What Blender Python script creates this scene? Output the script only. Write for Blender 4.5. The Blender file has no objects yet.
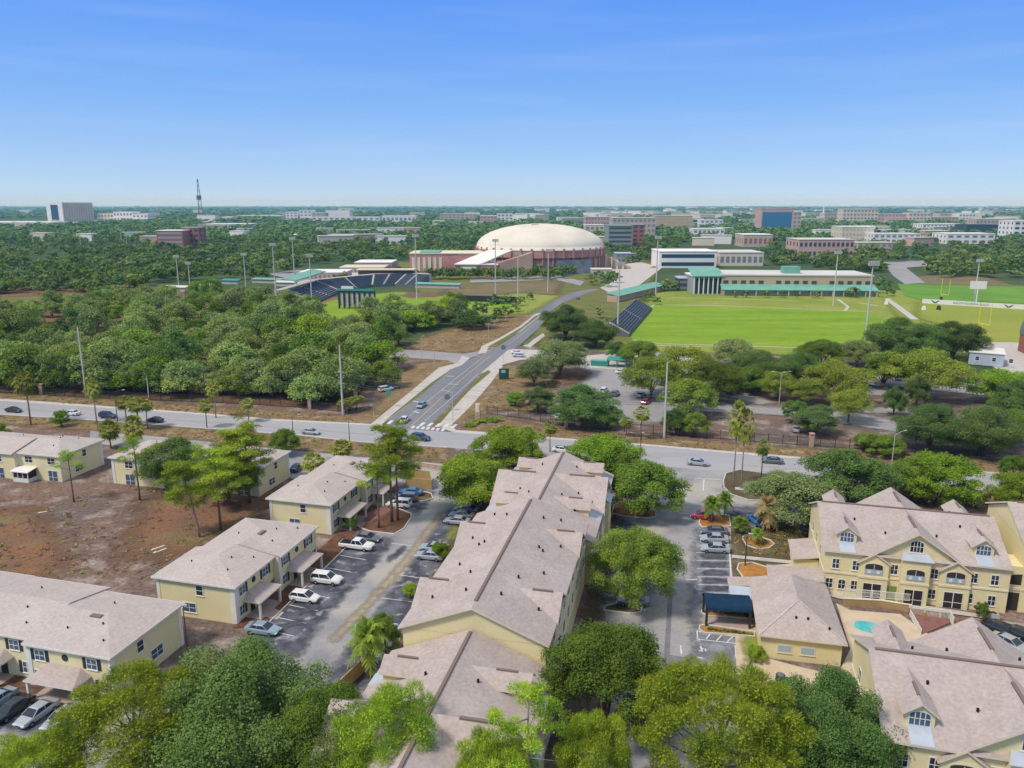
import bpy, math, random
import numpy as np
from mathutils import Vector, Matrix

C = bpy.context.scene.collection
S = bpy.context.scene
PI = math.pi
R = math.radians

# ------------------------------------------------------------------ camera
FPX, HOR, HC = 770.0, 204.5, 55.0            # focal length in pixels, horizon row, flying height in metres
PITCH = math.atan((384 - HOR) / FPX)
CP, SP = math.cos(PITCH), math.sin(PITCH)
cam = bpy.data.cameras.new('camera')
cam.sensor_width = 36.0
cam.lens = 36.0 * FPX / 1024.0
cam.clip_start = 0.5
cam.clip_end = 60000
camo = bpy.data.objects.new('camera', cam)
C.objects.link(camo)
camo.location = (0, 0, HC)
camo.rotation_euler = (PI / 2 - PITCH, 0, 0)
S.camera = camo

# ------------------------------------------------------------------ sky, sun, exposure
SUN_EL, SUN_AZ = 54, 238        # elevation; compass direction the light comes from (0 = +Y, clockwise)
SKY = [(1.95, 2.85, 4.05), (1.7, 2.58, 4.0), (.96, 2.02, 4.2), (.50, 1.48, 4.35), (2.5, 3.0, 3.7), (3.2, 3.3, 3.4)]
W = bpy.data.worlds.new('World')
S.world = W
W.use_nodes = True
nt = W.node_tree
nt.nodes.clear()
wo = nt.nodes.new('ShaderNodeOutputWorld')
wb = nt.nodes.new('ShaderNodeBackground')
wb.inputs['Strength'].default_value = 0.118
sk = nt.nodes.new('ShaderNodeTexSky')
sk.sky_type = 'NISHITA'
sk.sun_disc = False
sk.sun_elevation = R(SUN_EL)
sk.sun_rotation = R(SUN_AZ)
sk.altitude = 50
sk.air_density = 1.0
sk.dust_density = 0.3
sk.ozone_density = 2.5
tc = nt.nodes.new('ShaderNodeTexCoord')
mp = nt.nodes.new('ShaderNodeMapping')
mp.inputs['Scale'].default_value = (1, 1, 1.9)
nt.links.new(tc.outputs['Generated'], mp.inputs['Vector'])
nt.links.new(mp.outputs['Vector'], sk.inputs['Vector'])
# faint high wisps
mp2 = nt.nodes.new('ShaderNodeMapping')
mp2.inputs['Scale'].default_value = (3, 3, 42)
mp2.inputs['Rotation'].default_value = (0, R(2), 0)
nt.links.new(tc.outputs['Generated'], mp2.inputs['Vector'])
nz = nt.nodes.new('ShaderNodeTexNoise')
nz.inputs['Scale'].default_value = 1.0
nz.inputs['Detail'].default_value = 5
nt.links.new(mp2.outputs['Vector'], nz.inputs['Vector'])
rp = nt.nodes.new('ShaderNodeValToRGB')
rp.color_ramp.elements[0].position = 0.48
rp.color_ramp.elements[0].color = (0, 0, 0, 1)
rp.color_ramp.elements[1].position = 0.85
rp.color_ramp.elements[1].color = (0.10, 0.10, 0.10, 1)
nt.links.new(nz.outputs['Fac'], rp.inputs['Fac'])
hs = nt.nodes.new('ShaderNodeHueSaturation')
hs.inputs['Saturation'].default_value = 1.12
hs.inputs['Value'].default_value = 1.0
nt.links.new(sk.outputs['Color'], hs.inputs['Color'])
# thin bright overcast high up, clear blue low down
sx = nt.nodes.new('ShaderNodeSeparateXYZ')
nt.links.new(tc.outputs['Generated'], sx.inputs[0])
er = nt.nodes.new('ShaderNodeValToRGB')
cr_ = er.color_ramp
for k, (pos, col) in enumerate([(0.0, SKY[0]), (.032, SKY[1]), (.124, SKY[2]), (.232, SKY[3]), (.50, SKY[4]), (1.0, SKY[5])]):
    e_ = cr_.elements[k] if k < 2 else cr_.elements.new(pos)
    e_.position = pos
    e_.color = (*[c / 5 for c in col], 1)
nt.links.new(sx.outputs['Z'], er.inputs['Fac'])
sc5 = nt.nodes.new('ShaderNodeVectorMath'); sc5.operation = 'SCALE'; sc5.inputs['Scale'].default_value = 5
nt.links.new(er.outputs['Color'], sc5.inputs[0])
bl = nt.nodes.new('ShaderNodeMix'); bl.data_type = 'RGBA'; bl.inputs['Factor'].default_value = .88
nt.links.new(hs.outputs['Color'], bl.inputs['A']); nt.links.new(sc5.outputs[0], bl.inputs['B'])
mx = nt.nodes.new('ShaderNodeMix')
mx.data_type = 'RGBA'
nt.links.new(rp.outputs['Color'], mx.inputs['Factor'])
nt.links.new(bl.outputs['Result'], mx.inputs['A'])
mx.inputs['B'].default_value = (4, 4.2, 4.5, 1)
nt.links.new(mx.outputs['Result'], wb.inputs['Color'])
nt.links.new(wb.outputs['Background'], wo.inputs['Surface'])

sl = bpy.data.lights.new('sun', 'SUN')
sl.energy = 1.75
sl.angle = R(10)
sl.color = (1.0, 0.93, 0.82)
so = bpy.data.objects.new('sun', sl)
C.objects.link(so)
_d = Vector((math.sin(R(SUN_AZ)) * math.cos(R(SUN_EL)), math.cos(R(SUN_AZ)) * math.cos(R(SUN_EL)), math.sin(R(SUN_EL))))
so.rotation_euler = _d.to_track_quat('Z', 'Y').to_euler()

vs = S.view_settings
vs.view_transform = 'Standard'
vs.look = 'None'
vs.gamma = 1.0
vs.use_curve_mapping = False
vs.exposure = 0.9
S.cycles.max_bounces = 5
S.cycles.diffuse_bounces = 3
S.cycles.glossy_bounces = 2
S.cycles.transmission_bounces = 3
S.cycles.transparent_max_bounces = 24
S.cycles.volume_bounces = 2
S.cycles.use_denoising = True

# ------------------------------------------------------------------ points from the survey of the photograph
def G(x, y, z=0.0):
    r = (x - 512) / FPX
    u = (384 - y) / FPX
    dy = CP + u * SP
    dz = -SP + u * CP
    t = (z - HC) / dz
    return Vector((r * t, dy * t, z))
def height_at(y, Y):              # height of something at distance Y that shows at row y
    u = (384 - y) / FPX
    return HC + (-SP + u * CP) / (CP + u * SP) * Y
def depth_of(Y, Z=0.0):
    return Y * CP - (Z - HC) * SP
def ppm(Y, Z=0.0):
    return FPX / depth_of(Y, Z)
TH = R(-14.5)                      # the street grid's direction
UX = Vector((math.cos(TH), math.sin(TH), 0))
VX = Vector((-math.sin(TH), math.cos(TH), 0))

# ------------------------------------------------------------------ materials
def lin(c):
    return tuple((v / 12.92 if v <= 0.04045 else ((v + 0.055) / 1.055) ** 2.4) for v in c)
MATS = {}
def mat(name, col, rough=0.8, spec=0.3, col2=None, scale=1.0, detail=4, lo=0.35, hi=0.65, fine=0.0, fscale=20.0, metal=0.0,
        col3=None, scale3=0.3, lo3=0.5, hi3=0.6, rand=0.0, bump=0.0, bscale=None, trans=0.0, stretch=None, coat=0.0, emit=None):
    m = bpy.data.materials.new(name)
    m.use_nodes = True
    n = m.node_tree
    b = n.nodes['Principled BSDF']
    b.inputs['Roughness'].default_value = rough
    b.inputs['Specular IOR Level'].default_value = spec
    b.inputs['Metallic'].default_value = metal
    b.inputs['Coat Weight'].default_value = coat
    b.inputs['Base Color'].default_value = (*col, 1)
    t = n.nodes.new('ShaderNodeTexCoord')
    vec = t.outputs['Object']
    if stretch:
        mpn = n.nodes.new('ShaderNodeMapping')
        mpn.inputs['Scale'].default_value = stretch[0]
        mpn.inputs['Rotation'].default_value = stretch[1]
        n.links.new(vec, mpn.inputs['Vector'])
        vec = mpn.outputs['Vector']
    cur = None
    def noise(sc, de):
        q = n.nodes.new('ShaderNodeTexNoise')
        q.inputs['Scale'].default_value = sc
        q.inputs['Detail'].default_value = de
        n.links.new(vec, q.inputs['Vector'])
        return q.outputs['Fac']
    def mixc(fac, a, bcol):
        q = n.nodes.new('ShaderNodeMix')
        q.data_type = 'RGBA'
        n.links.new(fac, q.inputs['Factor'])
        if isinstance(a, tuple): q.inputs['A'].default_value = (*a, 1)
        else: n.links.new(a, q.inputs['A'])
        if isinstance(bcol, tuple): q.inputs['B'].default_value = (*bcol, 1)
        else: n.links.new(bcol, q.inputs['B'])
        return q.outputs['Result']
    def ramp(fac, lo_, hi_):
        q = n.nodes.new('ShaderNodeMapRange')
        q.inputs['From Min'].default_value = lo_
        q.inputs['From Max'].default_value = hi_
        n.links.new(fac, q.inputs['Value'])
        return q.outputs['Result']
    if col2:
        cur = mixc(ramp(noise(scale, detail), lo, hi), col, col2)
    if col3:
        cur = mixc(ramp(noise(scale3, 5), lo3, hi3), cur or col, col3)
    if fine:
        f = ramp(noise(fscale, 3), 0.3, 0.7)
        q = n.nodes.new('ShaderNodeMapRange')
        q.inputs['To Min'].default_value = 1 - fine
        q.inputs['To Max'].default_value = 1 + fine
        n.links.new(f, q.inputs['Value'])
        h = n.nodes.new('ShaderNodeHueSaturation')
        n.links.new(q.outputs['Result'], h.inputs['Value'])
        if cur: n.links.new(cur, h.inputs['Color'])
        else: h.inputs['Color'].default_value = (*col, 1)
        cur = h.outputs['Color']
    if rand:
        oi = n.nodes.new('ShaderNodeObjectInfo')
        q = n.nodes.new('ShaderNodeMapRange')
        q.inputs['To Min'].default_value = 1 - rand
        q.inputs['To Max'].default_value = 1 + rand
        n.links.new(oi.outputs['Random'], q.inputs['Value'])
        q2 = n.nodes.new('ShaderNodeMapRange')
        q2.inputs['To Min'].default_value = 0.5 - 0.02 * rand
        q2.inputs['To Max'].default_value = 0.5 + 0.09 * rand
        mu = n.nodes.new('ShaderNodeMath'); mu.operation = 'FRACT'
        mm = n.nodes.new('ShaderNodeMath'); mm.operation = 'MULTIPLY'; mm.inputs[1].default_value = 7.31
        n.links.new(oi.outputs['Random'], mm.inputs[0]); n.links.new(mm.outputs[0], mu.inputs[0])
        n.links.new(mu.outputs[0], q2.inputs['Value'])
        h = n.nodes.new('ShaderNodeHueSaturation')
        n.links.new(q.outputs['Result'], h.inputs['Value'])
        n.links.new(q2.outputs['Result'], h.inputs['Hue'])
        if cur: n.links.new(cur, h.inputs['Color'])
        else: h.inputs['Color'].default_value = (*col, 1)
        cur = h.outputs['Color']
    if cur: n.links.new(cur, b.inputs['Base Color'])
    if bump:
        bn = n.nodes.new('ShaderNodeBump')
        bn.inputs['Strength'].default_value = bump
        bn.inputs['Distance'].default_value = 0.05
        n.links.new(noise(bscale or fscale, 3), bn.inputs['Height'])
        n.links.new(bn.outputs['Normal'], b.inputs['Normal'])
    if trans:
        tr = n.nodes.new('ShaderNodeBsdfTranslucent')
        if cur: n.links.new(cur, tr.inputs['Color'])
        else: tr.inputs['Color'].default_value = (*col, 1)
        ms = n.nodes.new('ShaderNodeMixShader')
        ms.inputs[0].default_value = trans
        n.links.new(b.outputs[0], ms.inputs[1])
        n.links.new(tr.outputs[0], ms.inputs[2])
        n.links.new(ms.outputs[0], n.nodes['Material Output'].inputs['Surface'])
    if emit:
        b.inputs['Emission Color'].default_value = (*emit, 1)
        b.inputs['Emission Strength'].default_value = 1
    MATS[name] = m
    return m
M = MATS
# ground kinds
mat('far_ground', (.05, .085, .03), .95, .1, (.085, .105, .045), .02, 5, .4, .7, .25, .4, col3=(.06, .095, .035), scale3=.006)
mat('dirt', (.185, .118, .09), .95, .1, (.145, .107, .092), .04, 7, .42, .58, .34, 1.7, col3=(.32, .262, .23), scale3=.21, lo3=.50, hi3=.70, bump=.3)
mat('red_dirt', (.215, .108, .062), .95, .1, (.16, .10, .065), .15, 6, .4, .65, .3, 2.5, col3=(.20, .15, .065), scale3=.12, lo3=.55, hi3=.7)
mat('verge', (.25, .165, .09), .95, .1, (.17, .12, .055), .12, 6, .35, .65, .22, 1.6, col3=(.30, .22, .14), scale3=.3, lo3=.55, hi3=.66)
mat('dry_grass', (.17, .16, .055), .95, .1, (.12, .135, .035), .1, 6, .35, .65, .2, 1.2)
mat('turf', (.155, .265, .018), .95, .05, (.225, .32, .035), .05, 6, .36, .64, .14, .5, stretch=((.35, 1.6, 1), (0, 0, -TH)))
mat('outer_grass', (.19, .255, .035), .95, .05, (.27, .28, .07), .03, 5, .35, .65, .1, .4)
mat('football_grass', (.28, .29, .055), .95, .05, (.21, .26, .04), .02, 4, .35, .65, .08, .5)
mat('football_turf', (.10, .23, .03), .95, .1, (.15, .28, .04), .03, 4, .35, .65, .06, .5)
mat('brown_field', (.20, .15, .085), .95, .1, (.15, .13, .06), .05, 5, .35, .65, .12, .5)
mat('mulch', (.105, .05, .032), .95, .1, (.16, .085, .05), .6, 5, .35, .65, .3, 5)
mat('orange_mulch', (.42, .20, .055), .95, .1, (.30, .13, .04), .9, 5, .35, .65, .3, 5)
mat('brown_lawn', (.115, .085, .052), .95, .1, (.085, .075, .038), .3, 5, .35, .65, .25, 3, col3=(.15, .12, .07), scale3=.2)
mat('asphalt_main', (.36, .35, .36), .85, .2, (.30, .29, .305), .12, 5, .35, .65, .06, 3, stretch=((.12, 1, 1), (0, 0, -TH)), )
mat('asphalt_dark', (.165, .165, .19), .85, .2, (.20, .20, .215), .08, 5, .35, .65, .08, 2.5, stretch=((1, .15, 1), (0, 0, -TH)))
mat('asphalt_lot', (.305, .295, .30), .85, .2, (.225, .22, .235), .16, 6, .38, .62, .1, 3, col3=(.37, .345, .31), scale3=.09, lo3=.5, hi3=.62)
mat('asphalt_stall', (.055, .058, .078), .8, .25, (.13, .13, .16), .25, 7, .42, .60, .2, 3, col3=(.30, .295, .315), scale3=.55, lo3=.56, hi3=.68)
mat('silt', (.36, .29, .21), .9, .1, (.30, .25, .20), .8, 5, fine=.15, fscale=4)
mat('stall_stain', (.045, .047, .062), .7, .3, (.10, .10, .125), .8, 5, fine=.15, fscale=4)
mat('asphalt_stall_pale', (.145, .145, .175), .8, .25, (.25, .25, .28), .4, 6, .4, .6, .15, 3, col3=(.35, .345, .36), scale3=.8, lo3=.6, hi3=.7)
mat('asphalt_patch', (.16, .155, .17), .85, .2, (.2, .19, .2), .8, 4, fine=.1, fscale=6)
mat('asphalt_far', (.26, .25, .255), .85, .2, (.32, .30, .29), .05, 5, fine=.08, fscale=1)
mat('concrete', (.50, .46, .42), .9, .2, (.43, .39, .35), .5, 4, fine=.08, fscale=6)
mat('kerb', (.62, .60, .57), .85, .2, (.5, .48, .45), .8, 4)
mat('paint_white', (.62, .62, .62), .7, .2, (.42, .42, .44), 1.5, 5, .45, .75)
mat('paint_yellow', (.55, .42, .12), .7, .2)
mat('brick_paver', (.25, .115, .095), .9, .2, (.19, .09, .075), 1.2, 4, fine=.15, fscale=9)
mat('pool_deck', (.56, .46, .34), .85, .2, (.50, .39, .27), .5, 5, fine=.08, fscale=6)
mat('walk_paver', (.42, .33, .29), .9, .2, (.36, .28, .25), 1.2, 4, fine=.1, fscale=7)
mat('clay', (.15, .085, .06), .95, .1, (.20, .12, .08), .2, 4)
mat('pool_water', (.06, .40, .43), .08, .5, (.10, .48, .50), .9, 3, bump=.25, bscale=2.5)
# building kinds
mat('stucco', (.74, .645, .375), .9, .15, (.69, .59, .33), .25, 5, fine=.05, fscale=5)
mat('stucco_pale', (.74, .66, .40), .9, .15, (.69, .605, .355), .25, 5, fine=.05, fscale=5)
mat('shingle', (.425, .355, .325), .92, .12, (.385, .318, .295), .5, 6, .35, .65, .12, 2.6, col3=(.46, .39, .365), scale3=.22, lo3=.48, hi3=.72)
mat('shingle_light', (.455, .385, .35), .92, .12, (.425, .36, .335), .5, 6, .35, .65, .11, 2.6, col3=(.47, .41, .385), scale3=.16, lo3=.5, hi3=.7)
mat('ridge_cap', (.20, .145, .125), .9, .1)
mat('trim_white', (.74, .72, .66), .7, .25, (.66, .64, .59), 1.2, 4)
mat('trim_cream', (.70, .63, .46), .8, .2, (.63, .56, .40), .8, 4)
mat('metal_apron', (.44, .48, .54), .5, .4, (.38, .42, .48), .8, 3)
mat('glass_dark', (.022, .028, .042), .12, .6)
mat('glass_blue', (.06, .10, .16), .12, .6)
mat('screen_dark', (.035, .026, .028), .5, .3)
mat('rail_blue', (.33, .42, .50), .5, .4)
mat('door_green', (.20, .24, .07), .6, .3)
mat('shutter_dark', (.025, .04, .04), .6, .3)
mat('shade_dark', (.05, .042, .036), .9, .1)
mat('vent_black', (.015, .013, .013), .7, .2)
mat('canvas_blue', (.008, .03, .062), .8, .1, (.012, .04, .08), .7, 3)
mat('dark_metal', (.03, .03, .032), .5, .4)
mat('steel_pole', (.50, .49, .46), .5, .4, (.42, .41, .40), .6, 3)
mat('concrete_pole', (.55, .54, .51), .85, .2, (.46, .45, .43), .5, 3)
mat('wood_pole', (.11, .065, .045), .9, .1)
mat('brick_red', (.32, .12, .09), .9, .1, (.26, .10, .08), .5, 4)
mat('brick_pillar', (.42, .26, .2), .9, .1, (.5, .36, .28), 1.5, 4)
mat('timber_tan', (.42, .30, .14), .9, .1, (.36, .25, .11), .8, 4)
mat('green_metal', (.14, .34, .26), .7, .2, (.17, .39, .30), .2, 3)
mat('dome_roof', (.70, .64, .54), .8, .2, (.62, .56, .46), .05, 5, fine=.04, fscale=.6)
mat('arena_red', (.52, .28, .25), .9, .1, (.40, .19, .18), .1, 4)
mat('arena_brick', (.52, .36, .27), .9, .1, (.45, .30, .23), .08, 4)
mat('arena_dark', (.16, .09, .08), .9, .1)
mat('far_dark_glass', (.07, .09, .11), .3, .5, (.13, .16, .19), .15, 4)
mat('seat_dark', (.13, .14, .155), .8, .2)
mat('far_shed', (.62, .60, .57), .8, .2, (.5, .49, .47), .1, 3)
mat('seat_navy', (.055, .07, .10), .7, .3, (.07, .09, .125), .8, 3)
mat('bark', (.14, .095, .07), .95, .1, (.2, .15, .12), 2.5, 5, fine=.2, fscale=9)
mat('bark_pale', (.36, .30, .25), .95, .1, (.25, .20, .16), 1.6, 5, fine=.2, fscale=9)
mat('yellow_post', (.72, .60, .04), .5, .3)
mat('tyre', (.012, .012, .013), .8, .2)
mat('hub', (.30, .30, .32), .35, .5, metal=.6)
mat('lamp_lens', (.75, .75, .72), .2, .5)
mat('tail_red', (.35, .01, .01), .3, .5)
mat('teal_sheet', (.05, .26, .22), .7, .2)
mat('sign_green', (.02, .09, .055), .6, .3)
mat('sign_back', (.13, .15, .17), .5, .4)
def foliage(name, c1, c2, c3, sc=.45, rand=.3, trans=.3):
    c1, c2, c3 = (tuple(v * 1.14 for v in c) for c in (c1, c2, c3))
    return mat(name, c1, .8, .05, c2, sc, 3, .35, .65, .32, 2.6, col3=c3, scale3=sc * .6, lo3=.52, hi3=.68, rand=rand, trans=trans)
foliage('leaf_oak', (.155, .215, .032), (.21, .275, .04), (.095, .145, .028))
foliage('leaf_dark', (.115, .17, .045), (.16, .22, .052), (.075, .12, .036))
foliage('leaf_bright', (.21, .29, .026), (.275, .355, .034), (.14, .21, .024))
foliage('leaf_pine', (.295, .37, .030), (.385, .435, .038), (.18, .26, .026), .5)
foliage('leaf_olive', (.22, .265, .035), (.29, .32, .045), (.14, .185, .03), .4)
foliage('leaf_pine_green', (.27, .34, .035), (.35, .40, .04), (.18, .25, .028), .5)
foliage('leaf_wood', (.235, .30, .085), (.305, .36, .10), (.16, .22, .07), .3, .30)
foliage('leaf_grey', (.22, .265, .095), (.27, .305, .11), (.16, .21, .075), .4)
foliage('leaf_palm', (.22, .25, .04), (.30, .29, .06), (.15, .19, .035), .8)
foliage('leaf_dead', (.40, .27, .13), (.48, .34, .17), (.30, .18, .09), .8)
foliage('leaf_far', (.13, .20, .065), (.17, .25, .075), (.09, .155, .055), .05, .3, .2)
foliage('leaf_red', (.24, .09, .05), (.32, .14, .08), (.18, .10, .04), .8)
mat('scrub', (.22, .13, .07), .95, .1, (.16, .12, .05), .8, 4, fine=.3, fscale=4)

# ------------------------------------------------------------------ mesh helpers
class MB:
    def __init__(self):
        self.v = []; self.f = []; self.m = []
    def poly(self, pts, mi=0):
        i = len(self.v)
        self.v += [tuple(p) for p in pts]
        self.f.append(tuple(range(i, i + len(pts))))
        self.m.append(mi)
        return self
    def hexa(self, p, mi=0, top=None):
        # p: 4 bottom points, 4 top points (both counter-clockwise from above)
        i = len(self.v)
        self.v += [tuple(q) for q in p]
        for k, q in enumerate(((3, 2, 1, 0), (4, 5, 6, 7), (0, 1, 5, 4), (1, 2, 6, 5), (2, 3, 7, 6), (3, 0, 4, 7))):
            self.f.append(tuple(i + a for a in q))
            self.m.append(top if (k == 1 and top is not None) else mi)
        return self
    def box(self, x0, x1, y0, y1, z0, z1, mi=0, top=None):
        return self.hexa([(x0, y0, z0), (x1, y0, z0), (x1, y1, z0), (x0, y1, z0), (x0, y0, z1), (x1, y0, z1), (x1, y1, z1), (x0, y1, z1)], mi, top)
    def bar(self, F, a0, a1, b0, b1, c0, c1, mi=0):
        # box in a wall's own frame: a along, b up, c outwards
        o, r, n = F
        P = lambda a, b, c: (o[0] + r[0] * a + n[0] * c, o[1] + r[1] * a + n[1] * c, o[2] + b)
        return self.hexa([P(a0, b0, c1), P(a1, b0, c1), P(a1, b0, c0), P(a0, b0, c0), P(a0, b1, c1), P(a1, b1, c1), P(a1, b1, c0), P(a0, b1, c0)], mi)
    def face_prism(self, F, ab, c0, c1, mi=0):
        # an outline on a wall, given a thickness
        o, r, n = F
        P = lambda a, b, c: (o[0] + r[0] * a + n[0] * c, o[1] + r[1] * a + n[1] * c, o[2] + b)
        i = len(self.v); k = len(ab)
        self.v += [P(a, b, c1) for a, b in ab] + [P(a, b, c0) for a, b in ab]
        self.f.append(tuple(range(i, i + k))); self.m.append(mi)
        self.f.append(tuple(range(i + 2 * k - 1, i + k - 1, -1))); self.m.append(mi)
        for q in range(k):
            w = (q + 1) % k
            self.f.append((i + q, i + k + q, i + k + w, i + w)); self.m.append(mi)
        return self
    def prism(self, pts, z0, z1, mi=0, top=None):
        i = len(self.v); k = len(pts)
        self.v += [(p[0], p[1], z0) for p in pts] + [(p[0], p[1], z1) for p in pts]
        self.f.append(tuple(range(i + k, i + 2 * k))); self.m.append(mi if top is None else top)
        self.f.append(tuple(range(i + k - 1, i - 1, -1))); self.m.append(mi)
        for q in range(k):
            w = (q + 1) % k
            self.f.append((i + q, i + w, i + k + w, i + k + q)); self.m.append(mi)
        return self
    def slab(self, top, t=.2, mi=0, side=1):
        # a sloping roof plane with thickness; edges in the trim colour
        i = len(self.v); k = len(top)
        self.v += [tuple(p) for p in top] + [(p[0], p[1], p[2] - t) for p in top]
        self.f.append(tuple(range(i, i + k))); self.m.append(mi)
        self.f.append(tuple(range(i + 2 * k - 1, i + k - 1, -1))); self.m.append(side)
        for q in range(k):
            w = (q + 1) % k
            self.f.append((i + q, i + k + q, i + k + w, i + w)); self.m.append(side)
        return self
    def tube(self, pts, rad, n=8, mi=0, cap=True):
        pts = [Vector(p) for p in pts]
        if not isinstance(rad, (list, tuple)): rad = [rad] * len(pts)
        i = len(self.v)
        for k, p in enumerate(pts):
            d = (pts[min(k + 1, len(pts) - 1)] - pts[max(k - 1, 0)])
            d = d.normalized() if d.length > 1e-9 else Vector((0, 0, 1))
            a = d.orthogonal().normalized() if abs(d.z) < .99 else Vector((1, 0, 0))
            a = (a - d * a.dot(d)).normalized()
            b = d.cross(a)
            for q in range(n):
                w = 2 * PI * q / n
                self.v.append(tuple(p + (a * math.cos(w) + b * math.sin(w)) * rad[k]))
        for k in range(len(pts) - 1):
            for q in range(n):
                w = (q + 1) % n
                self.f.append((i + k * n + q, i + k * n + w, i + (k + 1) * n + w, i + (k + 1) * n + q)); self.m.append(mi)
        if cap:
            self.f.append(tuple(i + q for q in reversed(range(n)))); self.m.append(mi)
            e = i + (len(pts) - 1) * n
            self.f.append(tuple(e + q for q in range(n))); self.m.append(mi)
        return self
    def lathe(self, prof, n=24, c=(0, 0), mi=0):
        i = len(self.v)
        for (r, z) in prof:
            for q in range(n):
                w = 2 * PI * q / n
                self.v.append((c[0] + r * math.cos(w), c[1] + r * math.sin(w), z))
        for k in range(len(prof) - 1):
            for q in range(n):
                w = (q + 1) % n
                self.f.append((i + k * n + q, i + k * n + w, i + (k + 1) * n + w, i + (k + 1) * n + q)); self.m.append(mi)
        return self
    def mesh(self, name, mats, smooth=False):
        me = bpy.data.meshes.new(name)
        me.from_pydata(self.v, [], self.f)
        for q in mats: me.materials.append(M[q] if isinstance(q, str) else q)
        me.polygons.foreach_set('material_index', self.m)
        if smooth: me.polygons.foreach_set('use_smooth', [True] * len(self.f))
        me.update()
        return me
    def build(self, name, mats, parent=None, smooth=False):
        if isinstance(mats, (str,)) or not isinstance(mats, (list, tuple)): mats = [mats]
        return link(name, self.mesh(name, mats, smooth), parent)
def link(name, me, parent=None):
    o = bpy.data.objects.new(name, me)
    C.objects.link(o)
    if parent: o.parent = parent
    return o
def tag(o, label=None, cat=None, group=None, kind=None):
    if label: o['label'] = label
    if cat: o['category'] = cat
    if group: o['group'] = group
    if kind: o['kind'] = kind
    return o
def thing(name, label, cat, loc=(0, 0, 0), rz=0.0, group=None):
    o = bpy.data.objects.new(name, None)
    o.empty_display_size = .5
    C.objects.link(o)
    o.location = loc
    o.rotation_euler = (0, 0, rz)
    return tag(o, label, cat, group)
def dup(root, loc, rz=None, label=None, group=None, scale=None):
    r = root.copy(); C.objects.link(r); r.location = loc
    if rz is not None: r.rotation_euler = (0, 0, rz)
    if scale: r.scale = scale
    if label: r['label'] = label
    if group: r['group'] = group
    for ch in list(root.children):
        c = ch.copy(); C.objects.link(c); c.parent = r
        for g in ch.children:
            d = g.copy(); C.objects.link(d); d.parent = c
    return r
LAYER = [0.0]
SHEETS = []            # (outline, height) of every sheet laid so far
def ground_z(x, y):
    for poly, z in reversed(SHEETS):
        c = False
        for i in range(len(poly)):
            (x1, y1), (x2, y2) = poly[i], poly[i - 1]
            if (y1 > y) != (y2 > y) and x < (x2 - x1) * (y - y1) / (y2 - y1) + x1: c = not c
        if c: return z
    return 0.0
def patch(name, m, px, z=None, world=False):
    # one flat sheet of the setting, a few millimetres above the one before it
    if z is None:
        LAYER[0] += 0.0016
        z = LAYER[0]
    pts = [(p[0], p[1], z) for p in px] if world else [tuple(G(x, y)[:2]) + (z,) for x, y in px]
    SHEETS.append(([(p[0], p[1]) for p in pts], z))
    a = sum(pts[i][0] * pts[(i + 1) % len(pts)][1] - pts[(i + 1) % len(pts)][0] * pts[i][1] for i in range(len(pts)))
    if a < 0: pts.reverse()
    mb = MB(); mb.poly(pts)
    o = mb.build(name, m)
    tag(o, kind='structure')
    return o
def strip_pts(a, b, w):
    a = Vector(a[:2]); b = Vector(b[:2])
    d = (b - a).normalized(); n = Vector((-d.y, d.x)) * w / 2
    return [a - n, b - n, b + n, a + n]
def kerb(px, w=.16, h=.13, close=True, world=False, name='kerb'):
    mb = MB()
    P = [Vector(p[:2]) for p in px] if world else [Vector(G(x, y)[:2]) for x, y in px]
    n = len(P)
    for i in range(n if close else n - 1):
        a, b = P[i], P[(i + 1) % n]
        d = (b - a).normalized() * w * .45
        mb.prism(strip_pts(a - d, b + d, w), 0.0, LAYER[0] + h + .0005 * (i % 3))
    return tag(mb.build(name, 'kerb'), kind='structure')
def lines(segs, w=.14, m='paint_white', name='road_marking', world=False):
    mb = MB()
    LAYER[0] += .0016
    for a, b in segs:
        A = Vector(a) if world else G(*a); B = Vector(b) if world else G(*b)
        q = strip_pts(A, B, w)
        mb.poly([(p[0], p[1], LAYER[0]) for p in q])
    return tag(mb.build(name, m), kind='structure')
def rounded(c, rx, ry, rz, n=20, p=2.6):
    out = []
    for k in range(n):
        w = 2 * PI * k / n
        x = math.copysign(abs(math.cos(w)) ** (2 / p), math.cos(w)) * rx
        y = math.copysign(abs(math.sin(w)) ** (2 / p), math.sin(w)) * ry
        out.append((c[0] + x * math.cos(rz) - y * math.sin(rz), c[1] + x * math.sin(rz) + y * math.cos(rz)))
    return out
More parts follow.
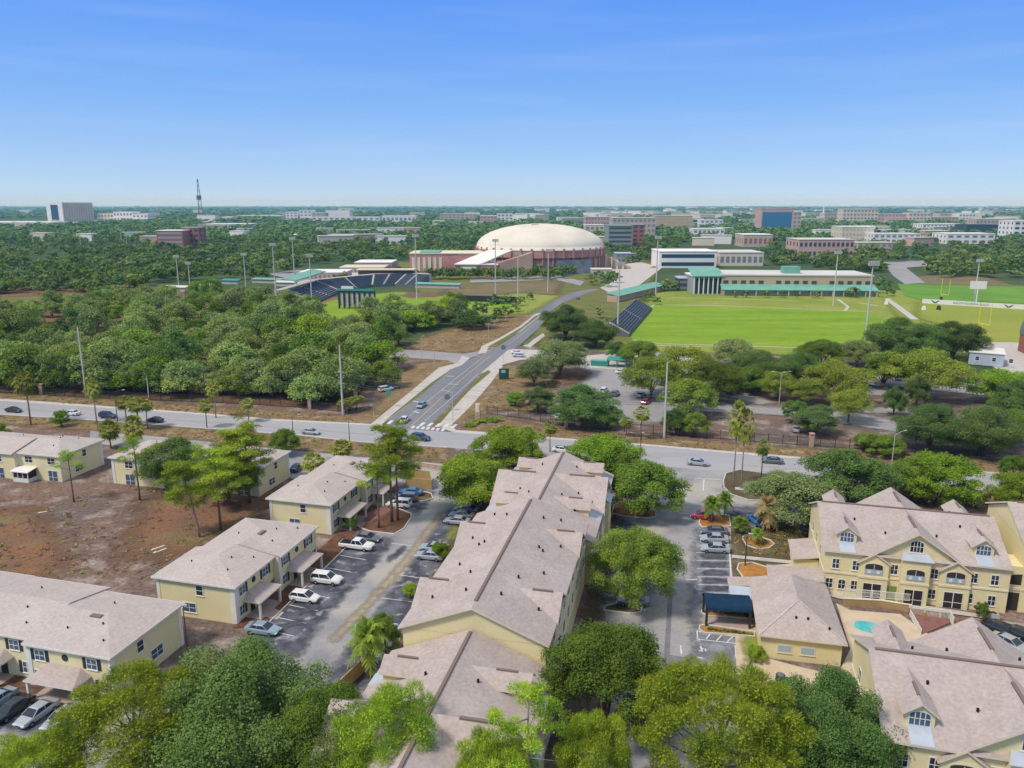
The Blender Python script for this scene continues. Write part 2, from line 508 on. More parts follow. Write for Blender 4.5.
def soft_material(name):
    # the same ground, thinning out along a ragged edge
    if name + '_soft' in M: return M[name + '_soft']
    m = M[name].copy(); m.name = name + '_soft'
    n = m.node_tree
    at = n.nodes.new('ShaderNodeAttribute'); at.attribute_name = 'edge'
    tcn = n.nodes.new('ShaderNodeTexCoord')
    q = n.nodes.new('ShaderNodeTexNoise'); q.inputs['Scale'].default_value = .7; q.inputs['Detail'].default_value = 7
    n.links.new(tcn.outputs['Object'], q.inputs['Vector'])
    ad = n.nodes.new('ShaderNodeMath'); ad.operation = 'ADD'
    n.links.new(at.outputs['Fac'], ad.inputs[0]); n.links.new(q.outputs['Fac'], ad.inputs[1])
    mr = n.nodes.new('ShaderNodeMapRange'); mr.inputs['From Min'].default_value = .68; mr.inputs['From Max'].default_value = 1.32
    n.links.new(ad.outputs[0], mr.inputs['Value'])
    tr = n.nodes.new('ShaderNodeBsdfTransparent'); ms = n.nodes.new('ShaderNodeMixShader')
    n.links.new(mr.outputs['Result'], ms.inputs[0]); n.links.new(tr.outputs[0], ms.inputs[1])
    n.links.new(n.nodes['Principled BSDF'].outputs[0], ms.inputs[2])
    n.links.new(ms.outputs[0], n.nodes['Material Output'].inputs['Surface'])
    M[name + '_soft'] = m
    return m
def soft_patch(name, m, px, edge=None):
    # a fine grid over the outline; how far each point lies inside it drives the ragged edge
    LAYER[0] += .0016
    z = LAYER[0]
    P = np.array([tuple(G(x, y)[:2]) for x, y in px])
    SHEETS.append(([tuple(p) for p in P], z))
    lo, hi = P.min(0), P.max(0)
    if edge is None: edge = max(.9, min(6.0, float(np.linalg.norm(P.mean(0))) * .012))
    step = max(edge * .6, float((hi - lo).max()) / 170)
    gx = np.arange(lo[0] - edge * 1.2, hi[0] + edge * 1.2 + step, step); gy = np.arange(lo[1] - edge * 1.2, hi[1] + edge * 1.2 + step, step)
    X, Y = np.meshgrid(gx, gy)
    ins = np.zeros(X.shape, bool); dist = np.full(X.shape, 1e9)
    for k in range(len(P)):
        (x1, y1), (x2, y2) = P[k], P[k - 1]
        if y1 != y2:
            ins ^= ((y1 > Y) != (y2 > Y)) & (X < (x2 - x1) * (Y - y1) / (y2 - y1) + x1)
        dx, dy = x2 - x1, y2 - y1
        t = np.clip(((X - x1) * dx + (Y - y1) * dy) / (dx * dx + dy * dy + 1e-12), 0, 1)
        dist = np.minimum(dist, np.hypot(X - x1 - t * dx, Y - y1 - t * dy))
    w = np.clip(.5 + np.where(ins, dist, -dist) / (2 * edge), 0, 1)
    ny, nx = X.shape
    I = np.arange(ny * nx).reshape(ny, nx)
    keep = np.maximum.reduce([w[:-1, :-1], w[1:, :-1], w[:-1, 1:], w[1:, 1:]]) > 0
    F = np.stack([I[:-1, :-1], I[:-1, 1:], I[1:, 1:], I[1:, :-1]], -1)[keep]
    used = np.unique(F); remap = np.full(ny * nx, -1); remap[used] = np.arange(len(used))
    me = bpy.data.meshes.new(name)
    me.from_pydata(np.stack([X.ravel()[used], Y.ravel()[used], np.full(len(used), z)], 1).tolist(), [], remap[F].tolist())
    me.materials.append(soft_material(m))
    at = me.attributes.new('edge', 'FLOAT', 'POINT')
    at.data.foreach_set('value', w.ravel()[used].astype(np.float32))
    return tag(link(name, me), kind='structure')
# ================================================================== THE SETTING: ground, roads, paths, lots, lawns
mb = MB()
mb.poly([(-16000, -300, 0), (16000, -300, 0), (16000, 24000, 0), (-16000, 24000, 0)])
tag(mb.build('ground', 'far_ground'), kind='structure')
patch('dirt_ground', 'dirt', [(-500, 385), (0, 385), (300, 398), (390, 350), (560, 345), (760, 350), (1200, 400), (1500, 768), (1100, 1100), (-300, 1100), (-900, 700)])
soft_patch('wood_floor', 'red_dirt', [(-300, 390), (0, 393), (300, 405), (345, 407), (395, 352), (400, 300), (130, 285), (-300, 290)])
soft_patch('red_dirt_patch', 'red_dirt', [(-60, 520), (30, 505), (60, 530), (70, 560), (20, 590), (-60, 580)], 4.5)
soft_patch('red_dirt_patch', 'red_dirt', [(140, 500), (205, 480), (290, 492), (250, 520), (170, 560), (120, 560)], 4.5)
soft_patch('clearing', 'dry_grass', [(-80, 296), (0, 297), (95, 294), (90, 308), (0, 314), (-80, 316)])
soft_patch('campus_grass', 'dry_grass', [(395, 262), (470, 262), (560, 278), (640, 258), (664, 262), (640, 300), (632, 350), (540, 350), (520, 300), (420, 296)], 4)
soft_patch('campus_grass', 'outer_grass', [(868, 290), (1090, 290), (1090, 362), (1010, 366), (880, 362)], 4)
# verges
soft_patch('verge', 'verge', [(-260, 378), (0, 392), (160, 403), (300, 412), (352, 416), (378, 404), (395, 376), (420, 362), (452, 360), (462, 366), (420, 398), (384, 424), (273, 423), (0, 403), (-260, 382)])
soft_patch('verge', 'verge', [(-260, 398), (0, 414), (98, 420), (296, 435), (447, 447), (447, 463), (291, 449), (98, 432), (0, 424), (-260, 408)])
soft_patch('verge', 'verge', [(480, 414), (560, 428), (700, 441), (960, 458), (1300, 478), (1300, 500), (977, 475), (757, 458), (644, 448), (456, 434)])
soft_patch('verge', 'verge', [(800, 480), (973, 489), (1300, 508), (1300, 530), (1000, 505), (800, 500)])
soft_patch('verge', 'verge', [(500, 366), (545, 362), (560, 372), (540, 412), (485, 410), (455, 426), (448, 420)])
soft_patch('verge', 'verge', [(396, 349), (430, 335), (500, 316), (545, 300), (560, 303), (530, 322), (490, 345), (470, 353)])
# main road and campus road
FAR = [(-260, 381), (0, 401), (195, 414.5), (273, 421), (353, 425), (456, 432.5), (644, 446), (757, 456), (977, 473), (1300, 496)]
NEAR = [(-260, 396), (0, 414.5), (98, 420.5), (200, 428), (296, 435), (361, 442), (447, 447.5), (600, 461), (735, 474.5), (973, 489.5), (1300, 510)]
patch('main_road', 'asphalt_main', FAR + NEAR[::-1])
patch('campus_road', 'asphalt_dark', [(393, 414), (431, 383), (446.5, 372), (462, 363), (494, 349), (521, 331), (541, 314.5), (519.5 + 8, 317), (547, 302.5), (572, 292.5), (590, 289), (600, 289), (587, 293), (562, 303), (545, 315), (541, 326), (521, 344), (506, 354), (480, 374), (454, 401), (431, 424), (428, 431), (384, 428)])
patch('side_road', 'asphalt_far', [(375, 349), (398, 349), (430, 351), (462, 354), (494, 349), (470, 358), (456, 364), (448, 360.5), (420, 358.5), (396, 357), (375, 358)])
patch('side_road', 'concrete', [(480, 374), (508, 350), (512, 349), (540, 350), (560, 352), (560, 357), (520, 360), (505, 364), (492, 369)])
patch('sidewalk', 'concrete', [(371, 424), (382, 424), (420, 396), (450, 369.5), (462, 365), (470, 358), (462, 355.5), (458, 363), (439, 367.5), (410, 392)])
patch('sidewalk', 'concrete', [(478, 353.5), (482, 346), (500, 337.5), (520, 326), (535, 314), (541, 312.5), (541, 315), (521, 331), (494, 345.5), (488, 348), (486, 353)])
patch('sidewalk', 'concrete', [(437, 427), (451.5, 425), (470, 407), (491, 383), (503, 366), (497, 363), (490, 369), (470, 389)])
patch('sidewalk', 'concrete', [(523, 346), (530, 347.5), (545, 336), (543, 333)])
patch('sidewalk', 'concrete', [(451, 425), (456, 430), (470, 431), (600, 441), (644, 444), (757, 453.5), (977, 471), (1300, 493.5), (1300, 496), (977, 473), (757, 456), (644, 446), (456, 433), (440, 428)])
patch('sidewalk', 'concrete', [(-260, 378.5), (0, 398.5), (195, 412.5), (273, 419), (353, 423), (371, 424), (382, 424), (384, 427), (353, 425), (273, 421), (195, 414.5), (0, 401), (-260, 381)])
patch('grass_strip', 'dry_grass', [(393, 414), (384, 422), (420, 396), (450, 370), (431, 383)])
patch('grass_strip', 'dry_grass', [(487, 347), (500, 340), (522, 327), (535, 316), (541, 314.5), (521, 330), (496, 347.5)])
patch('grass_strip', 'dry_grass', [(433, 424), (456, 401), (480, 376), (488, 370), (491, 372), (470, 390), (437, 425)])
patch('grass_strip', 'dry_grass', [(523, 344), (541, 329), (543, 331), (527, 345)])
lines([((400, 424), (454, 380)), ((454, 380), (482, 358))], .12, 'paint_white')
lines([((410, 427), (461, 380)), ((461, 380), (490, 356)), ((508, 345), (543, 318))], .16, 'paint_yellow')
lines([((425, 421), (452, 398)), ((452, 398), (478, 374))], .12)
lines([((446, 376), (454, 376.5)), ((413, 401), (421, 403)), ((414, 411.5), (419, 413)), ((448, 384), (458, 384.5))], .5)
lines([((388 + k * 8, 424 + k * .5), (392.5 + k * 8, 420.5 + k * .5)) for k in range(9) if k not in (2, 3)], .9)
lines([((412 + k * 5, 428.5 + k * .45), (414 + k * 5, 426 + k * .45)) for k in range(7)], .8)
def lerp(pl, x):
    for a, b in zip(pl, pl[1:]):
        if a[0] <= x <= b[0]:
            return a[1] + (b[1] - a[1]) * (x - a[0]) / (b[0] - a[0])
dash = []
for x in range(-100, 1150, 26):
    if 380 < x < 470 or 650 < x < 740: continue
    for f in (.3, .72):
        ya = lerp(FAR, x) * (1 - f) + lerp(NEAR, x) * f
        yb = lerp(FAR, x + 9) * (1 - f) + lerp(NEAR, x + 9) * f
        dash.append(((x, ya), (x + 9, yb)))
lines(dash, .13)
cl = []
for x in range(-100, 1100, 40):
    if 380 < x < 470 or 650 < x < 740: continue
    for f in (.50, .535):
        cl.append(((x, lerp(FAR, x) * (1 - f) + lerp(NEAR, x) * f), (x + 40, lerp(FAR, x + 40) * (1 - f) + lerp(NEAR, x + 40) * f)))
lines(cl, .09, 'paint_yellow')
kerb([(p[0], p[1] - .2) for p in FAR[:5]], .25, .12, False)
kerb([(p[0], p[1] - .2) for p in FAR[5:]], .25, .12, False)
kerb([(p[0], p[1] + .2) for p in NEAR[:7]], .25, .12, False)
# back lane and west parking lot
patch('back_lane', 'asphalt_lot', [(90, 431), (160, 437), (291, 450.5), (443, 464), (470, 478), (440, 498), (300, 482), (285, 476), (160, 452), (90, 443)])
patch('west_parking_lot', 'asphalt_lot', [(443, 464), (474, 480), (486, 490), (476, 505), (450, 545), (422, 600), (400, 640), (372, 690), (330, 760), (200, 760), (200, 690), (262, 632), (338, 556), (355, 540), (380, 533), (412, 515), (395, 500), (388, 488), (400, 478), (425, 470)])
soft_patch('stall_asphalt', 'asphalt_stall', [(258, 636), (338, 556), (356, 540), (392, 538), (384, 552), (350, 590), (318, 625), (300, 655), (240, 670), (225, 665)])
soft_patch('stall_asphalt', 'asphalt_stall', [(450, 512), (474, 503), (446, 550), (420, 595), (405, 620), (380, 668), (335, 720), (300, 720), (345, 655), (378, 612), (405, 575), (424, 545)])
soft_patch('stall_asphalt', 'asphalt_stall', [(388, 488), (420, 484), (432, 495), (420, 512), (412, 515), (398, 503)])
def between(a, b, t): return (a[0] + (b[0] - a[0]) * t, a[1] + (b[1] - a[1]) * t)
segs = []
for k in range(7):
    a = between((264, 630), (342, 553), k / 6.2)
    segs.append((a, (a[0] + 30 - k * .6, a[1] + 6.5 - k * .3)))
segs += [((391, 543.5), (428, 548)), ((437, 543), (452, 545)), ((368, 620.5), (398, 624.5)), ((360, 635), (385, 640)), ((398, 575), (425, 579)), ((380, 598), (412, 602))]
lines(segs, .13)
soft_patch('silt_streak', 'silt', [(440, 512), (444, 513), (412, 560), (372, 606), (336, 642), (330, 640), (366, 602), (406, 556)], .9)
for a, b in (((278, 628), (300, 622)), ((352, 570), (372, 566)), ((388, 560), (404, 548)), ((404, 600), (414, 590)), ((300, 612), (318, 606)), ((452, 528), (462, 522))):
    soft_patch('stall_stain', 'stall_stain', [(a[0], a[1] - 2), (b[0], b[1] - 2), (b[0] + 2, b[1] + 2), (a[0] + 1, a[1] + 3)], .8)
isl = [(354, 522), (360, 528), (369, 531.5), (394, 534.5), (404, 529), (411, 518), (411, 514), (398, 509), (372, 503), (358, 510)]
patch('planting_island', 'mulch', isl)
kerb(isl)
patch('brick_path', 'brick_paver', [(350, 522), (362, 527), (398, 507), (388, 503)])
patch('mulch_bed', 'mulch', [(250, 628), (262, 630), (340, 553), (352, 541), (356, 530), (345, 528), (330, 540), (232, 628)])
patch('mulch_bed', 'mulch', [(398, 504), (404, 496), (392, 486), (388, 490)])
kerb([(258, 634), (339, 555), (353, 541)], .16, .12, False)
for a in [[(268, 606), (284, 613), (277, 620), (255, 615)], [(299, 577), (318, 583), (311, 588), (290, 582)], [(350, 519), (366, 523), (362, 528), (345, 525)]]:
    patch('front_walk', 'walk_paver', a)
isl2 = [(414, 489), (431, 494), (433, 499), (422, 502), (410, 498)]
patch('planting_island', 'brown_lawn', isl2); kerb(isl2)
soft_patch('planting_strip', 'brown_lawn', [(470, 520), (482, 500), (474, 497), (456, 530), (430, 590), (415, 622), (408, 655), (388, 690), (372, 720), (392, 720), (420, 660), (440, 600)])
soft_patch('grass_patch', 'outer_grass', [(452, 540), (458, 530), (455, 526), (449, 538)])
patch('white_sand', 'concrete', [(30, 520), (80, 540), (95, 555), (70, 560), (45, 545)]) if False else None
# south-west lot
patch('south_west_lot', 'asphalt_lot', [(-120, 688), (0, 690), (45, 696), (130, 704), (185, 690), (225, 700), (270, 800), (240, 1000), (-200, 1000)])
soft_patch('stall_asphalt', 'asphalt_stall', [(-100, 690), (0, 692), (90, 702), (70, 735), (-100, 722)])
lines([((-6, 716), (14, 694)), ((22, 723), (44, 699)), ((50, 729), (72, 702)), ((80, 733), (98, 705))], .13)
soft_patch('mulch_bed', 'mulch', [(-60, 668), (0, 668), (120, 690), (112, 701), (0, 687), (-60, 684)])
# east parking lot
patch('east_parking_lot', 'asphalt_lot', [(600, 700), (606, 600), (618, 545), (625, 515), (650, 487), (655, 466), (735, 473), (724, 478), (722, 488), (732, 496), (748, 501), (790, 504), (812, 508), (812, 530), (756, 529), (744, 541), (731, 541), (733, 560), (736, 600), (738, 690), (742, 860), (560, 860)])
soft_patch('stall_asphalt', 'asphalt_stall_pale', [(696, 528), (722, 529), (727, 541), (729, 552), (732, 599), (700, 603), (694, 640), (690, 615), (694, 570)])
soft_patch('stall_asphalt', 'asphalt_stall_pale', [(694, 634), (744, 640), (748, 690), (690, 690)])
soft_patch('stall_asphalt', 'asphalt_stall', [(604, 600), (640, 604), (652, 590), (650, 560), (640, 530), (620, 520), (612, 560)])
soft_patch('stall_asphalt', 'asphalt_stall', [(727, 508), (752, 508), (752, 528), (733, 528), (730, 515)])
for k in range(9):
    y = 557 + k * 8.1 if k < 5 else 557 + k * 8.1
    if y > 600: break
    soft_patch('stall_stain', 'stall_stain', [(702 + k * .5, y - 2.2), (714 + k * .5, y - 2.8), (725 + k * .5, y - 1.5), (725 + k * .5, y + 2), (713 + k * .5, y + 2.6), (702 + k * .5, y + 1.8)], .7)
patch('asphalt_seam', 'asphalt_patch', [(668.5, 589), (673, 589), (669.5, 655), (664, 655)])
patch('asphalt_seam', 'asphalt_patch', [(664, 655), (700, 660), (700, 690), (655, 700)])
lines([((696 + k * .4, 553 + k * 8.1), (729 + k * .5, 553.5 + k * 8.1)) for k in range(6)], .13)
lines([((727.5, 541), (729.5, 553)), ((729.5, 553), (732.5, 599)), ((679, 513.5), (696, 515)), ((686, 580), (697, 580.5)), ((680.5, 646), (681.5, 655)), ((695, 479), (722, 480)), ((704, 480), (703, 491))], .22)
lines([((697, 631), (697.5, 640)), ((697.5, 640), (743, 645)), ((698, 632), (740.5, 638)), ((706, 640), (711, 633.5)), ((716.5, 641.5), (722, 635.5)), ((727, 643), (733, 637)), ((740.5, 638), (743, 660)), ((735, 646), (736, 657)), ((697, 658), (703, 659))], .16)
lines([((700.5, 647.2), (702, 651)), ((699, 651.5), (703, 652)), ((702, 649.5), (705, 649.3)), ((704.5, 649), (706, 652)), ((700.5, 645.8), (701.2, 645.8))], .22, 'paint_white', 'wheelchair_marking')
isl3 = [(614, 506), (622, 503), (645, 507), (655, 512), (656, 517), (648, 519), (625, 517), (612, 514)]
patch('planting_island', 'orange_mulch', isl3); kerb(isl3)
isl4 = [(605, 607), (618, 604), (636, 605), (642, 609), (640, 613), (630, 614.5), (604, 611)]
patch('planting_island', 'brown_lawn', isl4); kerb(isl4)
soft_patch('planting_strip', 'brown_lawn', [(594, 640), (600, 600), (612, 540), (616, 510), (605, 505), (592, 560), (585, 640)])
isl5 = [(726, 474), (723.5, 481), (724, 488), (731, 495), (748, 500.5), (800, 503), (812, 486), (760, 473), (740, 470.5)]
patch('entry_island', 'brown_lawn', isl5); kerb(isl5)
patch('sidewalk', 'concrete', [(735, 487.5), (735, 490), (760, 492.5), (800, 496), (800, 493.5), (760, 490)])
isl6 = [(699, 524), (701, 517), (709, 514.5), (729, 516), (730.5, 527), (702, 528)]
patch('planting_island', 'orange_mulch', isl6); kerb(isl6)
patch('brown_lawn', 'brown_lawn', [(731, 529), (748, 527), (776, 529), (779, 520), (812, 524), (812, 562), (731, 556)])
patch('brown_lawn', 'brown_lawn', [(731, 559), (780, 563), (784, 585), (734, 588)])
patch('sidewalk', 'concrete', [(732, 555.5), (812, 563), (812, 566.5), (732, 558.5)])
patch('courtyard_paving', 'pool_deck', [(733, 585), (784, 578), (770, 566), (800, 564), (826, 570), (828, 585), (830, 600), (760, 640), (737, 690), (734, 600)])
isl7 = [(742, 539), (745, 536), (757, 537), (770, 541), (774, 545), (769, 549), (757, 550), (746, 546)]
patch('planting_bed', 'orange_mulch', isl7); kerb(isl7)
isl8 = [(737, 570), (739, 564.5), (752, 563.5), (770, 569), (776, 573), (773, 576), (758, 583), (744, 580)]
patch('planting_bed', 'orange_mulch', isl8); kerb(isl8)
for y0, y1 in ((588.5, 591.5), (594, 602)):
    patch('planting_bed', 'orange_mulch', [(740, y0), (752, y0), (752, y1), (740, y1)])
isl9 = [(701, 613.5), (703, 610), (712, 609.5), (754, 615), (754, 620), (708, 617)]
patch('planting_bed', 'orange_mulch', isl9); kerb(isl9)
isl10 = [(699, 630), (700, 627), (706, 626), (754, 633), (754, 637.5), (704, 634)]
patch('planting_bed', 'orange_mulch', isl10); kerb(isl10)
patch('entrance_walk', 'walk_paver', [(704, 617.5), (754, 621), (754, 632), (705, 625.5)])
soft_patch('grass_patch', 'outer_grass', [(744, 637), (762, 638), (760, 662), (747, 660)])
patch('back_patio', 'pool_deck', [(752, 655), (800, 668), (850, 680), (845, 700), (755, 690)])
# pool court
patch('pool_court', 'pool_deck', [(836, 604), (850, 611), (900, 615), (935, 640), (900, 700), (830, 768), (826, 700), (850, 650)])
patch('brick_terrace', 'brick_paver', [(911, 614), (950, 620), (949.5, 624), (921, 636)])
pc = G(869, 628.3)
patch('pool_coping', 'concrete', rounded(pc, 2.25, 1.85, R(-25)), world=True)
patch('pool_water', 'pool_water', rounded(pc, 1.85, 1.45, R(-25)), world=True)
patch('front_walk', 'concrete', [(826, 596), (841, 600), (990, 620), (1000, 626), (1000, 618), (842, 594), (826, 590)])
patch('east_court', 'asphalt_lot', [(960, 622), (1004, 622), (1100, 634), (1100, 700), (1000, 680), (975, 640)])
soft_patch('stall_asphalt', 'asphalt_stall', [(985, 624), (1090, 636), (1090, 654), (1000, 650)])
# campus: lots, fields
soft_patch('north_lot', 'asphalt_far', [(560, 408), (590, 372), (575, 366), (600, 358), (610, 350), (700, 354), (730, 368), (700, 420), (640, 424), (585, 415)])
for a in [[(728, 397), (742, 394), (775, 403), (760, 405)], [(690, 412), (730, 413), (800, 417), (905, 434), (905, 424), (860, 414), (760, 407), (720, 404), (700, 408)], [(845, 405), (906, 409), (908, 414), (846, 413)], [(850, 387), (908, 390), (910, 397), (852, 394.5)], [(858, 373), (900, 375), (1000, 387), (1000, 397), (860, 384.5)], [(780, 366), (860, 372), (860, 376), (780, 372)]]:
    soft_patch('overflow_lot', 'asphalt_far', a, 1.2)
soft_patch('kerb_island', 'red_dirt', [(556, 372), (575, 368), (590, 374), (575, 384), (555, 386)])
patch('yard_paving', 'concrete', [(576, 357), (610, 354), (700, 356), (690, 362), (640, 372), (590, 368)])
soft_patch('grass_field', 'outer_grass', [(654, 293), (690, 290.5), (884, 297), (905, 330), (900, 362), (800, 356), (700, 353), (600, 352), (606, 343), (628, 343), (634, 318)])
patch('soccer_field', 'turf', [(654, 305.5), (730, 307), (768, 309), (808, 310.5), (870, 313), (893, 325), (896, 340), (866, 350), (768, 346), (700, 344), (661, 343), (632, 339), (630.5, 327), (644, 312)])
lines([((655, 304.7), (730, 306.3)), ((730, 306.3), (808, 309.6)), ((808, 309.6), (872, 312)), ((645, 311), (655, 304.7)), ((633, 340), (661, 344.2)), ((661, 344.2), (768, 347)), ((768, 347), (868, 351.5)), ((672, 298), (730, 299)), ((730, 299), (800, 301.5)), ((633, 345), (700, 347))], .9, 'concrete', 'field_path')
lines([((838, 299.5), (848, 307)), ((848, 307), (845, 311)), ((858, 303), (878, 306))], 1.6, 'concrete', 'field_path')
patch('football_turf', 'football_turf', [(897, 284), (1060, 287), (1060, 305), (920, 300), (905, 296)])
soft_patch('football_field', 'football_grass', [(918, 303), (925, 301), (1100, 310), (1100, 352), (1010, 345), (985, 346), (940, 325), (915, 318)])
soft_patch('brown_field', 'brown_field', [(910, 277), (945, 275), (985, 277), (1015, 285), (1060, 287), (930, 285), (915, 284)])
patch('grey_lot', 'asphalt_far', [(885, 266), (900, 263), (925, 283), (905, 284.5), (893, 276)])
patch('field_walk', 'concrete', [(884, 299), (889, 298.5), (919, 320), (911, 320)])
patch('trailer_pad', 'concrete', [(955, 342), (1024, 343), (1060, 350), (1060, 385), (1000, 372), (985, 362)])
soft_patch('ball_field', 'outer_grass', [(318, 304), (350, 296), (400, 292), (440, 296), (500, 291), (560, 296), (530, 314), (330, 322)])
patch('ball_turf', 'turf', [(320, 306), (338, 300), (360, 296), (395, 293), (410, 297), (438, 299), (500, 296), (520, 304), (440, 318), (330, 318)])
patch('infield_clay', 'clay', [(398, 296), (412, 292.5), (436, 293.5), (438, 297.5), (410, 298.5)])
soft_patch('brown_field', 'brown_field', [(452, 284), (510, 283), (562, 282), (556, 295), (520, 293), (470, 298), (440, 296)])
patch('plaza', 'concrete', [(600, 288), (640, 268), (662, 268), (640, 285), (622, 300)])
patch('campus_lot', 'concrete', [(295, 284), (318, 272), (360, 268), (420, 274), (400, 279), (330, 287)])
patch('campus_lot', 'asphalt_far', [(268, 274), (300, 270), (330, 272), (300, 282)])
patch('campus_lot', 'concrete', [(604, 268), (640, 262), (655, 266), (622, 278)])
patch('campus_lot', 'asphalt_far', [(880, 262), (960, 259), (965, 263), (905, 268)])
patch('service_lane', 'asphalt_far', [(470, 279), (560, 276), (585, 282), (580, 286), (556, 280), (470, 283)])
patch('distant_lot', 'concrete', [(-40, 224.5), (60, 225), (150, 221.5), (152, 219.5), (60, 221), (-40, 221)])
# ================================================================== LEAVES, TREES
def leaf_arrays(rng, puffs, n, size, crown_c, kind='leaf', up=.6, jit=.7, asp=1.0, fill=.35):
    # puffs: (x,y,z,r[,squash]); returns quad corner array (n*4,3)
    P = np.array([q[:4] for q in puffs]); sq = np.array([(q[4] if len(q) > 4 else .8) for q in puffs])
    wgt = P[:, 3] ** 2; idx = rng.choice(len(P), n, p=wgt / wgt.sum())
    d = rng.normal(size=(n, 3)); d /= np.linalg.norm(d, axis=1)[:, None]
    d[:, 2] = np.where(d[:, 2] < -.25, -d[:, 2], d[:, 2])
    rr = np.where(rng.random(n) < fill, rng.random(n) ** .5, .88 + .16 * rng.random(n))
    c = P[idx, :3] + d * (P[idx, 3] * rr * (1 + .15 * rng.normal(size=n)))[:, None] * np.stack([np.ones(n), np.ones(n), sq[idx]], 1)
    if kind == 'needle':
        a = d + rng.normal(size=(n, 3)) * .35 + np.array([0, 0, .25]); a /= np.linalg.norm(a, axis=1)[:, None]
        b = np.cross(a, rng.normal(size=(n, 3))); b /= np.linalg.norm(b, axis=1)[:, None]
        L = size * (.7 + .6 * rng.random(n))[:, None]; wd = size * asp
        base = P[idx, :3] + d * (P[idx, 3] * rr * .75)[:, None] * np.stack([np.ones(n), np.ones(n), sq[idx]], 1)
        return np.stack([base - b * wd * .6, base + b * wd * .6, base + a * L + b * wd, base + a * L - b * wd], 1)
    nrm = d * .8 + rng.normal(size=(n, 3)) * jit + np.array([0, 0, up])
    nrm /= np.linalg.norm(nrm, axis=1)[:, None]
    a = np.cross(nrm, rng.normal(size=(n, 3))); a /= np.linalg.norm(a, axis=1)[:, None]
    b = np.cross(nrm, a)
    s = size * (.6 + .8 * rng.random(n))[:, None]
    a = a * s * .5 * 1.25; b = b * s * .5 * asp
    return np.stack([c - a, c - b * .9 + a * .1, c + a, c + b * .9 - a * .1], 1)
def quads_mesh(name, q, mats, mi=None):
    n = len(q)
    me = bpy.data.meshes.new(name)
    me.vertices.add(n * 4); me.vertices.foreach_set('co', np.ascontiguousarray(q, dtype=np.float32).ravel())
    me.loops.add(n * 4); me.loops.foreach_set('vertex_index', np.arange(n * 4, dtype=np.int32))
    me.polygons.add(n); me.polygons.foreach_set('loop_start', np.arange(0, n * 4, 4, dtype=np.int32))
    for m in mats: me.materials.append(M[m])
    if mi is not None: me.polygons.foreach_set('material_index', mi)
    me.update(calc_edges=True)
    return me
def oak_puffs(rng, r, h, base, n, flat=.95, q0=.14, q1=.17):
    # broad dome of leaf clumps between base and h
    out = []
    for k in range(n):
        w = rng.random() * 2 * PI; e = rng.random() ** .7
        el = math.asin(min(1, max(-.6, rng.random() * 1.6 - .6)))
        rad = (.50 + .58 * rng.random())
        x = math.cos(w) * math.cos(el) * r * rad; y = math.sin(w) * math.cos(el) * r * rad
        z = base + (h - base) * (.44 + .44 * math.sin(el) * (.85 + .2 * rng.random()))
        q = r * (q0 + q1 * rng.random())
        out.append((x, y, z, q, flat))
    out.append((0, 0, base + (h - base) * .48, r * .42, max(.6, (h - base) / r * .42)))
    return out
def limbs(mb, rng, r, h, base, tr, n=5, spread=.6, lean=(0, 0)):
    top = Vector((lean[0], lean[1], base + (h - base) * .35))
    mb.tube([(0, 0, -.25), (lean[0] * .3, lean[1] * .3, base * .6), tuple(top)], [tr * 1.35, tr * .95, tr * .6], 8)
    for k in range(n):
        w = 2 * PI * k / n + rng.random() * .6
        s = .5 + .5 * rng.random()
        z0 = base * (.55 + .35 * rng.random())
        p0 = Vector((lean[0] * z0 / top.z, lean[1] * z0 / top.z, z0))
        p2 = Vector((math.cos(w) * r * spread * s + lean[0], math.sin(w) * r * spread * s + lean[1], base + (h - base) * (.4 + .3 * rng.random())))
        mid = (p0 + p2) / 2 + Vector((0, 0, .08 * h))
        mb.tube([p0, mid, p2], [tr * .5, tr * .32, tr * .1], 6)
def oak(name, seed, r, h, leaf, base=.3, n=26, nl=6000, size=.42, tr=.28, bark='bark', flat=.95, lean=(0, 0), q0=.14, q1=.17):
    rng = np.random.default_rng(seed)
    pf = oak_puffs(rng, r, h, h * base, n, flat, q0, q1)
    cr = quads_mesh(name + '_crown', leaf_arrays(rng, pf, nl, size, None), [leaf])
    mb = MB(); limbs(mb, rng, r, h, h * base * 1.25, tr, 6, .65, lean)
    return {'crown': cr, 'trunk': mb.mesh(name + '_trunk', [bark], True), 'r': r, 'h': h}
